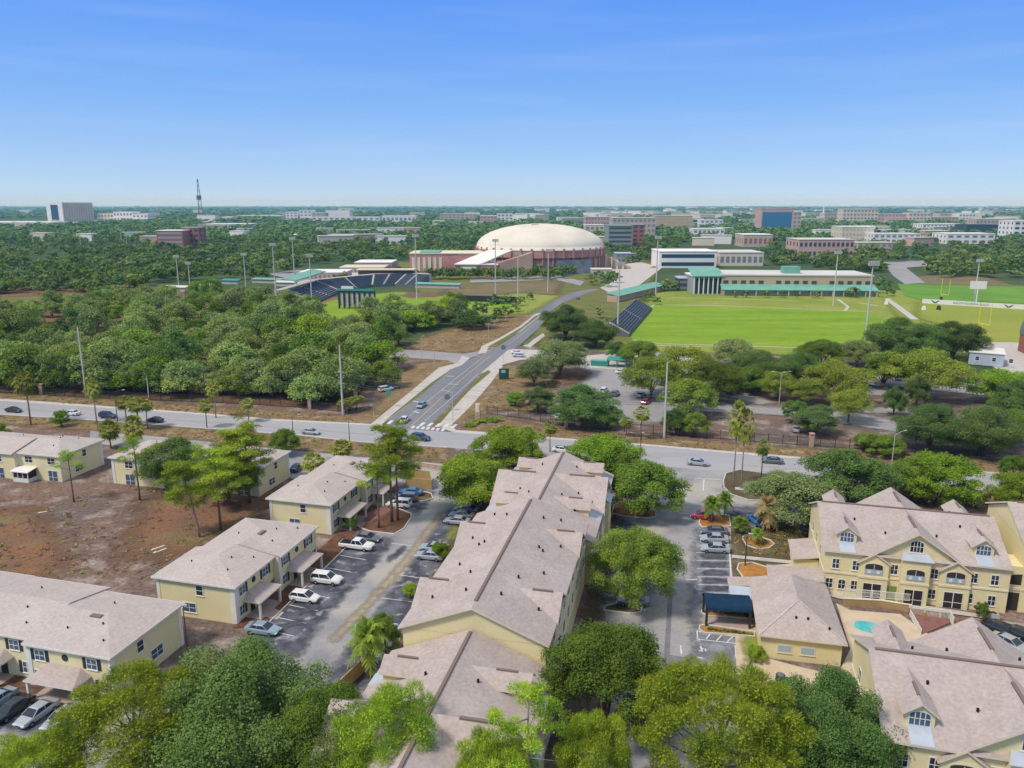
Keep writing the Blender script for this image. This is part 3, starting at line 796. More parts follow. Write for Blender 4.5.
def pine(name, seed, r, h, leaf, base=.55, n=34, per=70, tuft=.75, tr=.2, lean=(0, 0), bark='bark', bare=0, dense=.0, asp=.034):
    # long bare stem, limbs that end in tufts of needles
    rng = np.random.default_rng(seed)
    mb = MB()
    zt = h * .96
    ax = lambda z: Vector((lean[0] * (z / h) ** 1.3, lean[1] * (z / h) ** 1.3, z))
    mb.tube([ax(z) + (Vector((0, 0, -.3)) if z == 0 else Vector()) for z in np.linspace(0, zt, 7)], [tr * (1.15 - .85 * k / 6) for k in range(7)], 8)
    pf = []
    nb = max(7, n // 3)
    for k in range(nb):
        t = (k + .5 * rng.random()) / nb
        z = h * (base + (1 - base) * t * .93)
        w = k * 2.4 + rng.random()
        reach = r * (1 - .62 * t ** 1.6) * (.6 + .4 * rng.random())
        p0 = ax(z)
        p1 = p0 + Vector((math.cos(w) * reach, math.sin(w) * reach, h * (.015 + .05 * rng.random())))
        mid = (p0 + p1) / 2 + Vector((0, 0, -.02 * h * rng.random()))
        mb.tube([p0, mid, p1], [tr * .36, tr * .24, tr * .09], 5)
        for q in range(3):
            f = (.5, .8, 1.05)[q]
            c = p0.lerp(p1, f) + Vector(rng.normal(size=3) * .13 * r)
            pf.append((c.x, c.y, c.z + .15, tuft * (.75 + .55 * rng.random()), .62))
            if dense and rng.random() < dense:
                c2 = c + Vector(rng.normal(size=3) * .17 * r)
                pf.append((c2.x, c2.y, c2.z, tuft * (.7 + .5 * rng.random()), .62))
    t = ax(zt); pf.append((t.x, t.y, t.z, tuft, .8))
    for k in range(bare):
        w = k * 2.1; z = h * (.5 + .05 * k); p0 = ax(z)
        p1 = p0 + Vector((math.cos(w) * r * .8, math.sin(w) * r * .8, 1.6)); mb.tube([p0, p0.lerp(p1, .5), p1], [tr * .3, tr * .2, .02], 5)
    nl = per * len(pf)
    q1 = leaf_arrays(rng, pf, int(nl * 1.9), tuft * .62, None, 'needle', asp=asp)
    q2 = leaf_arrays(rng, pf, int(nl * .9), tuft * .24, None, 'leaf')
    cr = quads_mesh(name + '_crown', np.concatenate([q1, q2]), [leaf])
    return {'crown': cr, 'trunk': mb.mesh(name + '_trunk', [bark], True), 'r': r, 'h': h}
def palm(name, seed, h, r, leaf, fronds=40, tr=.12, feather=False, droop=.5, skirt=True, bark='bark_pale'):
    rng = np.random.default_rng(seed)
    mb = MB()
    mb.tube([(0, 0, -.2), (.05, 0, h * .5), (0, .04, h)], [tr * 1.25, tr, tr * .95], 8)
    Q = []
    for k in range(fronds):
        w = k * 2.39996 + rng.random() * .3
        el = R(78) - (R(78) + R(55) * droop * 2) * (k / fronds)
        L = r * (.85 + .3 * rng.random())
        d = np.array([math.cos(w) * math.cos(el), math.sin(w) * math.cos(el), math.sin(el)])
        s = np.array([-math.sin(w), math.cos(w), 0.0]); o = np.array([0, 0, h + .1])
        if feather:
            pts = [o + d * L * t + np.array([0, 0, -L * .45 * t * t]) for t in np.linspace(0, 1, 7)]
            for a, b, t in zip(pts, pts[1:], np.linspace(.1, 1, 6)):
                lw = L * .34 * math.sin(PI * min(.97, .12 + t * .8))
                for sg in (-1, 1):
                    for e in (0, .5):
                        p = a + (b - a) * e
                        Q.append([p, p + (b - a) * .5, p + (b - a) * .8 + s * sg * lw + np.array([0, 0, -lw * .5]), p + (b - a) * .5 + s * sg * lw + np.array([0, 0, -lw * .5])])
        else:
            c = o + d * L * .52
            upv = np.cross(d, s)
            for j in range(7):
                a = (j - 3) * .33
                t = d * math.cos(a) + s * math.sin(a)
                e = c + t * L * .5 + np.array([0, 0, -L * .16 * (1 + abs(a))])
                n2 = (s * math.cos(a) - d * math.sin(a)) * L * .075
                m_ = c + t * L * .25
                Q.append([c, m_ - n2, e, m_ + n2])
            Q.append([o, o + s * .03, c + s * .03, c])
    cr = quads_mesh(name + '_crown', np.array(Q), [leaf])
    return {'crown': cr, 'trunk': mb.mesh(name + '_trunk', [bark], True), 'r': r, 'h': h}
def plant(tpl, name, label, cat, loc, rz=None, s=1.0, group=None, sz=None):
    t = thing(name, label, cat, loc, random.random() * 6.28 if rz is None else rz, group)
    t.scale = (s, s, sz or s)
    link('trunk', tpl['trunk'], t)
    link('crown', tpl['crown'], t)
    return t
def crown_at(tpl, name, label, cx, cy, rpx, h, cat='tree', frac=.66, group=None, rz=None, asp=0):
    if asp:
        for _ in range(3): h = max(h, asp * rpx / ppm(G(cx, cy, h * frac).y, h * frac))
    # crown centre and radius as seen in the photograph, height in metres
    zc = h * frac
    p = G(cx, cy, zc)
    rad = rpx / ppm(p.y, zc)
    return plant(tpl, name, label, cat, (p.x, p.y, 0), rz, rad / tpl['r'], group, sz=h / tpl['h'])
def base_at(tpl, name, label, bx, by, h, cat='tree', group=None, rz=None, s=None):
    p = G(bx, by)
    k = h / tpl['h']
    return plant(tpl, name, label, cat, (p.x, p.y, 0), rz, s or k, group, sz=k)
random.seed(4)
OAK = [oak('street_oak', 11, 4.6, 8.6, 'leaf_oak', .08, 70, 40000, .17, .24), oak('street_oak_bright', 12, 4.6, 8.6, 'leaf_bright', .08, 70, 40000, .17, .24), oak('street_oak_dark', 13, 4.8, 9.2, 'leaf_dark', .06, 72, 40000, .17, .26)]
BIG = [oak('big_oak', 21, 7, 14, 'leaf_oak', .07, 80, 95000, .165, .4), oak('big_oak_dark', 22, 7, 13, 'leaf_dark', .06, 84, 95000, .165, .4), oak('grey_oak', 23, 6, 10.5, 'leaf_grey', .15, 74, 28000, .22, .3)]
PINES = [pine('tall_pine', 31, 4.2, 17, 'leaf_pine_green', .48, 48, 70, .85, .2, dense=.3), pine('lean_pine', 32, 3.6, 14, 'leaf_pine_green', .45, 36, 70, .85, .18, (2.4, .5), 'bark_pale', dense=.4), pine('sparse_pine', 33, 3.0, 13, 'leaf_pine', .6, 21, 60, .62, .15), pine('yellow_pine', 34, 6.5, 19, 'leaf_pine', .42, 60, 80, .95, .3, dense=.9), pine('open_pine', 35, 4.5, 18, 'leaf_pine', .55, 30, 85, .75, .25, bark='bark_pale', bare=4)]
def dense_pine(name, seed, r, h, leaf, base, n, per, tuft, tr=.34, gap=.0):
    # a full crown of rounded needle tufts over a branching stem
    g = np.random.default_rng(seed)
    mb = MB(); z0 = h * base
    mb.tube([(0, 0, -.3), (.1, .1, z0), (.2, 0, h * .8)], [tr * 1.2, tr * .85, tr * .2], 8)
    pf = []
    for k in range(n):
        w = k * 2.39996 + g.random() * .5
        e = -.45 + 1.45 * ((k + g.random()) / n)
        el = math.asin(max(-1, min(1, e)))
        f = .62 + .38 * g.random()
        c = Vector((math.cos(w) * math.cos(el) * r * f, math.sin(w) * math.cos(el) * r * f, z0 + (h - z0) * (.42 + .5 * math.sin(el) * f)))
        if g.random() < gap: continue
        pf.append((c.x, c.y, c.z, tuft * (.75 + .6 * g.random()), .72))
        if k % 5 == 0:
            p0 = Vector((.1, .05, z0 + (c.z - z0) * .45)); mb.tube([p0, p0.lerp(c, .5) - Vector((0, 0, .4)), c], [tr * .35, tr * .22, tr * .06], 5)
    nl = per * len(pf)
    q1 = leaf_arrays(g, pf, nl, tuft * .55, None, 'needle', asp=.03)
    q2 = leaf_arrays(g, pf, int(nl * .4), tuft * .17, None, 'leaf', up=.5, jit=.4)
    return {'crown': quads_mesh(name + '_crown', np.concatenate([q1, q2]), [leaf]), 'trunk': mb.mesh(name + '_trunk', ['bark'], True), 'r': r, 'h': h}
BIGPINE = dense_pine('huge_pine', 36, 7.5, 16, 'leaf_pine', .22, 125, 330, 1.05)
DP = [dense_pine('yellow_pine', 37, 6.0, 13, 'leaf_pine', .25, 96, 330, .95, .3, .0), dense_pine('yellow_pine', 38, 6.0, 13, 'leaf_pine', .3, 92, 330, .95, .28, .06), dense_pine('campus_pine', 39, 6.0, 13, 'leaf_pine_green', .3, 80, 160, 1.0, .28, .2)]
OLIVE = oak('olive_tree', 24, 6, 11, 'leaf_olive', .16, 60, 26000, .2, .28)
PALM = [palm('cabbage_palm', 41, 7.5, 2.1, 'leaf_palm', 34, droop=.7), palm('short_palm', 42, 3.4, 2.2, 'leaf_palm', 46), palm('feather_palm', 43, 3.2, 2.3, 'leaf_oak', 26, .12, True, .3), palm('dead_palm', 44, 4.0, 2.6, 'leaf_dead', 30, .2, True, .95)]
# ================================================================== HOUSES OF THE COMPLEX
def arch_outline(a0, a1, b0, b1, rise, n=8):
    pts = [(a0, b0), (a1, b0), (a1, b1 - rise)]
    c = (a0 + a1) / 2; w = (a1 - a0) / 2
    for k in range(1, n):
        t = PI * k / n
        pts.append((c + w * math.cos(t), b1 - rise + rise * math.sin(t)))
    pts.append((a0, b1 - rise))
    return pts
def outline(a0, a1, b0, b1, arch):
    return arch_outline(a0, a1, b0, b1, arch) if arch else [(a0, b0), (a1, b0), (a1, b1), (a0, b1)]
def window(root, F, a, b, w, h, arch=0, glass='glass_dark', nx=2, ny=2, trim='trim_white', fr=.12, shutters=None):
    mb = MB()
    a0, a1 = a - w / 2, a + w / 2
    mb.face_prism(F, outline(a0 - fr, a1 + fr, b - fr, b + h + fr, arch + .02 if arch else 0), -.05, .05)
    mb.bar(F, a0 - fr - .06, a1 + fr + .06, b - fr - .08, b - fr, -.03, .12)
    for k in range(1, nx): mb.bar(F, a0 + w * k / nx - .035, a0 + w * k / nx + .035, b, b + h - .02, .073, .10)
    for k in range(1, ny): mb.bar(F, a0, a1, b + h * k / ny - .03, b + h * k / ny + .03, .071, .096)
    o = mb.build('window', trim, root)
    p = MB(); p.face_prism(F, outline(a0, a1, b, b + h, arch), .02, .07)
    p.build('pane', glass, o)
    if shutters:
        for q in (a0 - fr - .48, a1 + fr + .04): MB().bar(F, q, q + .44, b - .12, b + h + .12, -.02, .06).build('shutter', shutters, o)
    return o
def slider(root, F, a, b, w, h, glass='screen_dark'):
    mb = MB()
    mb.face_prism(F, outline(a - w / 2 - .08, a + w / 2 + .08, b - .05, b + h + .08, 0), -.05, .05)
    mb.bar(F, a - .05, a + .05, b, b + h, .072, .10)
    mb.bar(F, a - w / 2, a + w / 2, b + h * .36, b + h * .36 + .07, .071, .097)
    o = mb.build('patio_door', 'trim_white', root)
    MB().bar(F, a - w / 2, a + w / 2, b, b + h, .02, .07).build('pane', glass, o)
    return o
def roof_x(mb, x0, x1, y0, y1, ze, zr, t=.22):
    ym = (y0 + y1) / 2
    mb.slab([(x0, y0, ze), (x1, y0, ze), (x1, ym, zr), (x0, ym, zr)], t)
    mb.slab([(x0, ym, zr), (x1, ym, zr), (x1, y1, ze), (x0, y1, ze)], t)
def roof_y(mb, xc, w, y0, y1, ze, zr, t=.2):
    a, b = [(xc - w / 2, y0, ze), (xc, y0, zr), (xc, y1, zr), (xc - w / 2, y1, ze)], [(xc, y0, zr), (xc + w / 2, y0, ze), (xc + w / 2, y1, ze), (xc, y1, zr)]
    if y1 < y0: a.reverse(); b.reverse()
    mb.slab(a, t); mb.slab(b, t)
def ridge(mb, p, q, w=.34, h=.10):
    p = Vector(p); q = Vector(q)
    d = (q - p).normalized(); n = Vector((-d.y, d.x, 0)).normalized() * w / 2
    u = Vector((0, 0, h)); e = Vector((0, 0, -.25))
    mb.hexa([p - n + e, q - n + e, q + n + e, p + n + e, p - n + u, q - n + u, q + n + u, p + n + u])
def pipes(root_roof, spots, m='vent_black', r=.13, h=.34):
    for (x, y, z) in spots:
        MB().tube([(x, y, z - .3), (x, y, z + h)], r, 7).build('vent_pipe', m, root_roof)

def condo(name, label, loc, rz, segs, full=(True, False), cat='apartment building'):
    root = thing(name, label, cat, loc, rz, 'stepped yellow apartment buildings')
    wl, rf, tr, rd = MB(), MB(), MB(), MB()
    aps = []
    vents = []
    roofs = rf
    for kind, x0, L, sg in segs:
        if kind == 'wing':
            D, ze, zr, y0, y1 = 18.6, 6.8, 10.7, 0.0, 18.6
            X = lambda x: x0 + sg * x
            xa, xb = min(X(.45), X(L)), max(X(.45), X(L))
            wl.box(xa, xb, .45, D - .45, 0, ze - .15)
            # gable end walls
            for xe in (X(.45), X(L - .3)):
                xs = (xe, xe + (.25 if sg > 0 else -.25))
                e0, e1 = min(xs), max(xs)
                i = len(wl.v)
                wl.v += [(e0, .45, ze - .2), (e1, .45, ze - .2), (e0, D - .45, ze - .2), (e1, D - .45, ze - .2), (e0, D / 2, zr - .26), (e1, D / 2, zr - .26)]
                for f in ((0, 1, 5, 4), (2, 4, 5, 3), (0, 4, 2), (1, 3, 5), (0, 2, 3, 1)):
                    wl.f.append(tuple(i + k for k in f)); wl.m.append(0)
            r0, r1 = min(X(0), X(L)), max(X(0), X(L))
            roof_x(rf, r0, r1, 0, D, ze, zr)
            ridge(rd, (r0 + .6, D / 2, zr), (r1 - .6, D / 2, zr))
            ap_pts = []
            for side in (0, 1):
                Y = (lambda y: y) if side == 0 else (lambda y: D - y)
                F = ((0, .45, 0), (1, 0), (0, -1)) if side == 0 else ((0, D - .45, 0), (1, 0), (0, 1))
                sn = -1 if side == 0 else 1
                # belt course
                tr.bar(F, xa + .02, xb - .02, 3.2, 3.45, -.02, .10)
                # centre gable
                xc = X(12.2)
                wl.face_prism(F, [(xc - 5.6, ze - .35), (xc + 5.6, ze - .35), (xc, 10.42)], -.2, .02)
                roof_y(rf, xc, 12.0, Y(-.15), Y(D / 2), ze - .12, 10.66)
                ridge(rd, (xc, Y(2.2), 10.66), (xc, Y(6.4), 10.66))
                # bay below the centre gable
                wl.bar(F, xc - 1.8, xc + 1.8, 0, 6.85, -.1, 1.0)
                aps.append([(xc - 2.1, Y(-.85), 6.95), (xc + 2.1, Y(-.85), 6.95), (xc + 1.6, Y(.5), 7.55), (xc - 1.6, Y(.5), 7.55)])
                for xs in (6.95, 17.4):
                    xq = X(xs)
                    wl.bar(F, xq - 1.95, xq + 1.95, 0, 5.75, -.1, .42)
                    wl.face_prism(F, [(xq - 1.9, 5.7), (xq + 1.9, 5.7), (xq, 6.92)], -.2, .40)
                    roof_y(rf, xq, 4.5, Y(-.25), Y(2.6), 5.55, 7.12, .16)
                    tr.bar(F, xq - 2.02, xq + 2.02, 3.18, 3.48, .3, .52)
                tr.bar(F, xc - 1.88, xc + 1.88, 3.18, 3.48, .9, 1.09)
                for xs in (3.35, 20.95):
                    xq = X(xs)
                    G_ = ((0, Y(1.85), 0), (1, 0), (0, sn))
                    wl.face_prism(G_, [(xq - 1.3, 7.3), (xq + 1.3, 7.3), (xq + 1.3, 9.0), (xq, 9.86), (xq - 1.3, 9.0)], -2.9, 0)
                    roof_y(rf, xq, 3.25, Y(1.5), Y(8.2), 8.85, 10.06, .15)
                    ridge(rd, (xq, Y(3.0), 10.04), (xq, Y(5.2), 10.04), .26)
                    z = lambda y: ze + y * (zr - ze) / (D / 2)
                    aps.append([(xq - 1.0, Y(-.02), z(-.02) + .10), (xq + 1.0, Y(-.02), z(-.02) + .10), (xq + 1.0, Y(1.9), z(1.9) + .12), (xq - 1.0, Y(1.9), z(1.9) + .12)])
                    if full[side]:
                        window(root, G_, xq, 7.72, 1.75, 1.35, .35, nx=4, glass='glass_blue')
                if full[side]:
                    for a in (1.95, 4.65, 9.65, 14.8, 19.75, 22.35):
                        window(root, F, X(a), 4.1, .85, 1.35, 0, nx=2)
                    for a in (1.3, 3.0, 4.7, 14.8, 19.5, 22.3):
                        window(root, F, X(a), 1.0, .85, 1.35, .18 if a == 3.0 else 0, nx=2)
                    o = MB().bar(F, X(9.65) - .6, X(9.65) + .6, .05, 2.2, -.03, .06).build('door', 'door_green', root)
                    MB().bar(F, X(9.65) + .38, X(9.65) + .46, 1.0, 1.12, .062, .12).build('handle', 'steel_pole', o)
                    window(root, F, xc, 7.75, 1.6, 1.6, .4, nx=4)
                    for xs, c in ((6.95, .42), (12.2, 1.0), (17.4, .42)):
                        Fc = ((F[0][0], F[0][1] + sn * c, 0), F[1], F[2])
                        o = MB().face_prism(Fc, outline(X(xs) - 1.28, X(xs) + 1.28, 3.85, 5.62, .38), -.03, .03).build('balcony', 'trim_cream', root)
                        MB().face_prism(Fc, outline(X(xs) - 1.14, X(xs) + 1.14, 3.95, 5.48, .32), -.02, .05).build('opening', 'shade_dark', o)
                        b = MB()
                        b.bar(Fc, X(xs) - 1.16, X(xs) + 1.16, 3.9, 4.62, .05, .09)
                        b.bar(Fc, X(xs) - .05, X(xs) + .05, 3.9, 5.4, .091, .12)
                        for e in (-.58, .58): b.bar(Fc, X(xs) + e - .2, X(xs) + e + .2, 4.05, 4.45, .091, .12, 1)
                        b.build('railing', ['rail_blue', 'trim_white'], o)
                        slider(root, Fc, X(xs), .12, 2.3, 2.3)
                else:
                    for a in (1.95, 4.65, 9.65, 14.8, 19.75, 22.3):
                        window(root, F, X(a), 4.1, .9, 1.35)
                for q in ((4.9, 6.2), (8.8, 4.1), (15.6, 4.4), (19.1, 6.6), (22.6, 4.0)):
                    yy = q[1]; vents.append((X(q[0]), Y(yy), ze + yy * (zr - ze) / (D / 2)))
            # end wall trim, low annex and its lean-to roof
            E_ = ((X(.45), 0, 0), (0, 1), (-sg, 0))
            tr.bar(E_, .5, D - .5, 3.2, 3.45, -.02, .08)
            for a in (5.0, 9.3, 13.6): window(root, E_, a, 4.1, .9, 1.35)
        else:
            D, ze, zr, yo = 16.9, 9.8, 13.2, .85
            xa, xb = x0, x0 + L
            wl.box(xa + .4, xb - .4, yo + .45, yo + D - .45, 0, ze - .15)
            for e0 in (xa + .4, xb - .65):
                e1 = e0 + .25
                i = len(wl.v)
                wl.v += [(e0, yo + .45, ze - .2), (e1, yo + .45, ze - .2), (e0, yo + D - .45, ze - .2), (e1, yo + D - .45, ze - .2), (e0, yo + D / 2, zr - .26), (e1, yo + D / 2, zr - .26)]
                for f in ((0, 1, 5, 4), (2, 4, 5, 3), (0, 4, 2), (1, 3, 5), (0, 2, 3, 1)):
                    wl.f.append(tuple(i + k for k in f)); wl.m.append(0)
            roof_x(rf, xa, xb, yo, yo + D, ze, zr)
            ridge(rd, (xa + 1.2, yo + D / 2, zr), (xb - 1.6, yo + D / 2, zr))
            for side in (0, 1):
                Y = (lambda y: yo + y) if side == 0 else (lambda y: yo + D - y)
                F = ((0, yo + .45, 0), (1, 0), (0, -1)) if side == 0 else ((0, yo + D - .45, 0), (1, 0), (0, 1))
                sn = -1 if side == 0 else 1
                for z in (3.2, 6.3): tr.bar(F, xa + .45, xb - .45, z, z + .25, -.02, .10)
                for xs in (8.0, L - 8.0):
                    xq = xa + xs
                    wl.face_prism(F, [(xq - 2.9, ze - .35), (xq + 2.9, ze - .35), (xq, 11.5)], -.2, .02)
                    roof_y(rf, xq, 6.6, Y(-.15), Y(5.5), ze - .1, 11.85)
                    ridge(rd, (xq, Y(1.0), 11.85), (xq, Y(3.4), 11.85), .28)
                for k in range(9):
                    for z in (1.0, 4.1, 7.2):
                        if (side == 0 and full[0]) or (side == 1 and z > 3): window(root, F, xa + 2.2 + k * (L - 4.4) / 8, z, .95, 1.35)
                for q in ((3.5, 3.6), (5.2, 5.8), (11.0, 2.4), (13.8, 4.8), (14.3, 4.2), (19.5, 3.1), (23.0, 5.5), (27.5, 2.2), (28.0, 6.4)):
                    yy = q[1]; vents.append((xa + q[0], Y(yy), ze + yy * (zr - ze) / (D / 2)))
    wl.build('wall', 'stucco', root)
    ro = rf.build('roof', ['shingle', 'trim_cream'], root)
    rd.build('ridge_vent', 'ridge_cap', ro)
    pipes(ro, vents)
    tr.build('belt_course', 'trim_cream', root)
    for q in aps: MB().slab(q, .12, 0, 1).build('metal_apron', ['metal_apron', 'trim_white'], root)
    return root
E0 = G(823, 550, 6.8)
east = condo('apartment_building', 'long cream apartment building with arched dormers behind the pool court', (E0.x, E0.y, 0), TH, [('wing', 0, 24.2, 1), ('center', 25.6, 33, 1)], (True, False))
# breezeway between wing and centre of the east building
mb = MB(); F = ((0, 1.6, 0), (1, 0), (0, -1))
mb.bar(F, 24.0, 28.4, 0, 6.6, -4, 0)
bw = mb.build('breezeway', 'stucco', east)
mb = MB()
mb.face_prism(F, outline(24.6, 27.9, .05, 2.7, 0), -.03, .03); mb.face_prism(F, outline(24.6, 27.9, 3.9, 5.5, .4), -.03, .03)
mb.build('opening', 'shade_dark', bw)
mb = MB(); mb.bar(F, 24.0, 28.4, 3.1, 3.5, .01, .12); mb.build('belt', 'trim_cream', bw)
# lean-to garage at its west end
mb = MB(); mb.box(-3.0, .4, 5.6, 12.0, 0, 2.6)
an = mb.build('side_annex', 'stucco', east)
MB().slab([(-3.4, 5.2, 2.6), (.42, 5.2, 3.3), (.42, 12.4, 3.3), (-3.4, 12.4, 2.6)], .18).build('annex_roof', ['shingle', 'trim_cream'], an)
mb = MB(); mb.box(-7.0, .3, -1.6, 2.2, 0, 2.5)
an = mb.build('entry_porch', 'stucco', east)
MB().slab([(-7.3, -2.0, 2.5), (.4, -2.0, 2.95), (.4, 2.4, 2.95), (-7.3, 2.4, 2.5)], .18).build('porch_roof', ['shingle', 'trim_cream'], an)
S0 = G(883, 740, 6.8)
condo('apartment_building', 'cream apartment building with big shingle roof in front of the pool', (S0.x, S0.y, 0), TH, [('wing', 0, 24.2, 1), ('center', 25.6, 33, 1)], (True, False))
A_ = G(396, 630, 9.8); B_ = G(550, 644, 9.8)
mid = (A_ + B_) / 2
rzm = TH - PI / 2 + R(1.7)
mx_ = Vector((math.cos(rzm), math.sin(rzm), 0)); my_ = Vector((-math.sin(rzm), math.cos(rzm), 0))
m0 = mid - mx_ * 62.8 - my_ * 9.3
condo('apartment_building', 'long stepped apartment building between the two parking lots, tallest in its middle', (m0.x, m0.y, 0), rzm, [('wing', 0, 29.9, 1), ('center', 29.8, 33, 1), ('wing', 89.2, 26.5, -1)], (False, False))

def townhouse(name, label, loc, rz, units, D, ends=(True, True), front=True, sun=False, rise=1.25, loggia=None):
    root = thing(name, label, 'townhouse', loc, rz, 'two storey yellow townhouse blocks')
    wl, rf, fs = MB(), MB(), MB()
    class qn:
        @staticmethod
        def bar(*a): MB().bar(*a).build('corner_board', 'trim_white', root)
    ze = 5.6; ov = .4
    n = len(units)
    vents = []
    rear_features = []
    for k, (x0, x1, yo) in enumerate(units):
        zz = ze + .03 * k
        wl.box(x0 + (ov if k == 0 else 0), x1 - (ov if k == n - 1 else 0), yo + ov, yo + D - ov, 0, zz - .14)
        ym = yo + D / 2
        zr = zz + rise
        h0 = D / 2 if k == 0 else 0
        h1 = D / 2 if k == n - 1 else 0
        h0 *= .9; h1 *= .9
        rf.slab([(x0, yo, zz), (x1, yo, zz), (x1 - h1, ym, zr), (x0 + h0, ym, zr)], .2, 0, 0)
        rf.slab([(x0 + h0, ym, zr), (x1 - h1, ym, zr), (x1, yo + D, zz), (x0, yo + D, zz)], .2, 0, 0)
        fs.box(x0, x1, yo - .05, yo - .003, zz - .24, zz + .01); fs.box(x0, x1, yo + D + .003, yo + D + .05, zz - .24, zz + .01)
        if k == 0: fs.box(x0 - .05, x0 - .003, yo - .05, yo + D + .05, zz - .24, zz + .012)
        if k == n - 1: fs.box(x1 + .003, x1 + .05, yo - .05, yo + D + .05, zz - .24, zz + .012)
        if h0: rf.slab([(x0, yo + D, zz), (x0, yo, zz), (x0 + h0, ym, zr)], .2, 0, 0)
        if h1: rf.slab([(x1, yo, zz), (x1, yo + D, zz), (x1 - h1, ym, zr)], .2, 0, 0)
        F = ((0, yo + ov, 0), (1, 0), (0, -1))
        B = ((0, yo + D - ov, 0), (1, 0), (0, 1))
        xa = x0 + (ov if k == 0 else 0); xb = x1 - (ov if k == n - 1 else 0)
        # white corner boards
        qn.bar(F, xa, xa + .75, 0, zz - .2, -.02, .07); qn.bar(B, xb - .6, xb, 0, zz - .2, -.02, .07)
        qn.bar(F, xb - .3, xb, 0, zz - .2, -.02, .07) if k == n - 1 else None
        w = xb - xa
        if front:
            for f in (.17, .78):
                window(root, F, xa + w * f, 3.65, 1.25, 1.15, 0, 'glass_blue', 2, 2, shutters='shutter_dark')
            for f in (.13, .90):
                window(root, F, xa + w * f, .85, 1.15, 1.3, 0, 'glass_blue', 2, 2, shutters='shutter_dark')
            v = MB()
            v.tube([(xa + w * .47, yo + ov + .02, 4.45), (xa + w * .47, yo + ov - .08, 4.45)], [.42, .42], 14)
            v.build('round_vent', 'shutter_dark', root)
            d = MB().bar(F, xa + w * .40 - .5, xa + w * .40 + .5, .05, 2.15, -.03, .06).build('door', 'shade_dark', root)
            MB().bar(F, xa + w * .62 - .5, xa + w * .62 + .5, .05, 2.15, -.03, .06).build('door', 'shade_dark', root)
            # porch with hipped roof on white posts
            p0, p1 = xa + w * .20, xa + w * .73
            yf = yo + ov - 2.4
            pr = MB()
            yb = yo + ov
            pr.slab([(p0 - .3, yf - .3, 2.65), (p1 + .3, yf - .3, 2.65), (p1 - 1.0, yb - .02, 3.45), (p0 + 1.0, yb - .02, 3.45)], .16)
            pr.slab([(p0 - .3, yb - .02, 2.65), (p0 - .3, yf - .3, 2.65), (p0 + 1.0, yb - .02, 3.45)], .16)
            pr.slab([(p1 + .3, yf - .3, 2.65), (p1 + .3, yb - .02, 2.65), (p1 - 1.0, yb - .02, 3.45)], .16)
            po = pr.build('porch_roof', ['shingle', 'trim_white'], root)
            for q in (p0, p1):
                MB().box(q - .14, q + .14, yf - .14, yf + .14, 0, 2.55).build('porch_post', 'trim_white', root)
            b = MB(); b.box(p0 - .12, p1 + .12, yf - .1, yf + .1, 2.3, 2.52); b.box(p0 - .1, p0 + .1, yf + .1, yb, 2.3, 2.5); b.box(p1 - .1, p1 + .1, yf + .1, yb, 2.3, 2.5)
            b.build('beam', 'trim_white', root)
            MB().box(p0 - .1, p1 + .1, yf - .2, yb - .01, 0, .14).build('porch_floor', 'walk_paver', root)
        # rear: pairs of windows and patio doors
        for f in (.2, .75):
            window(root, B, xa + w * f, 3.6, 1.7, 1.25, 0, 'glass_dark', 2, 2)
            slider(root, B, xa + w * f, .1, 2.1, 2.1, 'glass_blue')
        for f, y in ((.3, 3.2), (.62, 4.6), (.8, 2.2), (.4, D - 3.4)):
            zt = zz + rise * min(y, D - y) / (D / 2)
            vents.append((xa + w * f, yo + y, zt))
    # end walls
    x0, yo = units[0][0], units[0][2]
    F = ((x0 + ov, yo + D - ov, 0), (0, -1), (-1, 0))
    if ends[0]:
        window(root, F, D * .52, 3.6, .95, 1.3, 0, 'glass_dark', 1, 2); window(root, F, D * .38, .9, 1.9, 1.25, 0, 'glass_blue', 2, 2)
    qn.bar(F, .0, .5, 0, ze - .2, -.02, .06); qn.bar(F, D - 2 * ov - .75, D - 2 * ov, 0, ze - .2, -.02, .06)
    x1, yo = units[-1][1], units[-1][2]
    F = ((x1 - ov, yo + ov, 0), (0, 1), (1, 0))
    if ends[1]:
        window(root, F, D * .36, 3.5, .95, 1.3, 0, 'glass_dark', 1, 2); window(root, F, D * .56, 1.2, 1.9, 1.25, 0, 'glass_blue', 2, 2)
    qn.bar(F, 0, .5, 0, ze - .2, -.02, .06); qn.bar(F, D - 2 * ov - .6, D - 2 * ov, 0, ze - .2, -.02, .06)
    wl.build('wall', 'stucco_pale', root)
    ro = rf.build('roof', ['shingle_light', 'trim_white'], root)
    pipes(ro, vents, h=.25, r=.10)
    sk_ = MB(); xm = units[-1][1] - 7.5; yo = units[-1][2]
    zt = ze + rise * .82
    sk_.box(xm, xm + 1.5, yo + D * .42, yo + D * .42 + .6, zt - .3, zt + .28); sk_.build('box_vent', 'ridge_cap', ro)
    fs.build('fascia', 'trim_white', ro)
    return root
def along(p, q, axis):
    return (Vector(q[:2]) - Vector(p[:2])).dot(Vector(axis[:2]))
T2 = G(235, 588, 5.6)
townhouse('townhouse', 'yellow townhouse block beside the white hatchback and wagon in the west lot', (T2.x, T2.y, 0), TH + PI / 2, [(0, 9.7, 0), (9.7, 21.0, -.9)], 13.0)
T3 = G(331, 505, 5.6)
townhouse('townhouse', 'yellow townhouse block behind the tall pine on the brick island', (T3.x, T3.y, 0), TH + PI / 2, [(0, 12.0, 0), (12.0, 24.2, -1.0)], 12.4)
T1 = G(110, 659, 5.6)
o1 = Vector((T1.x, T1.y, 0)) - UX * 37
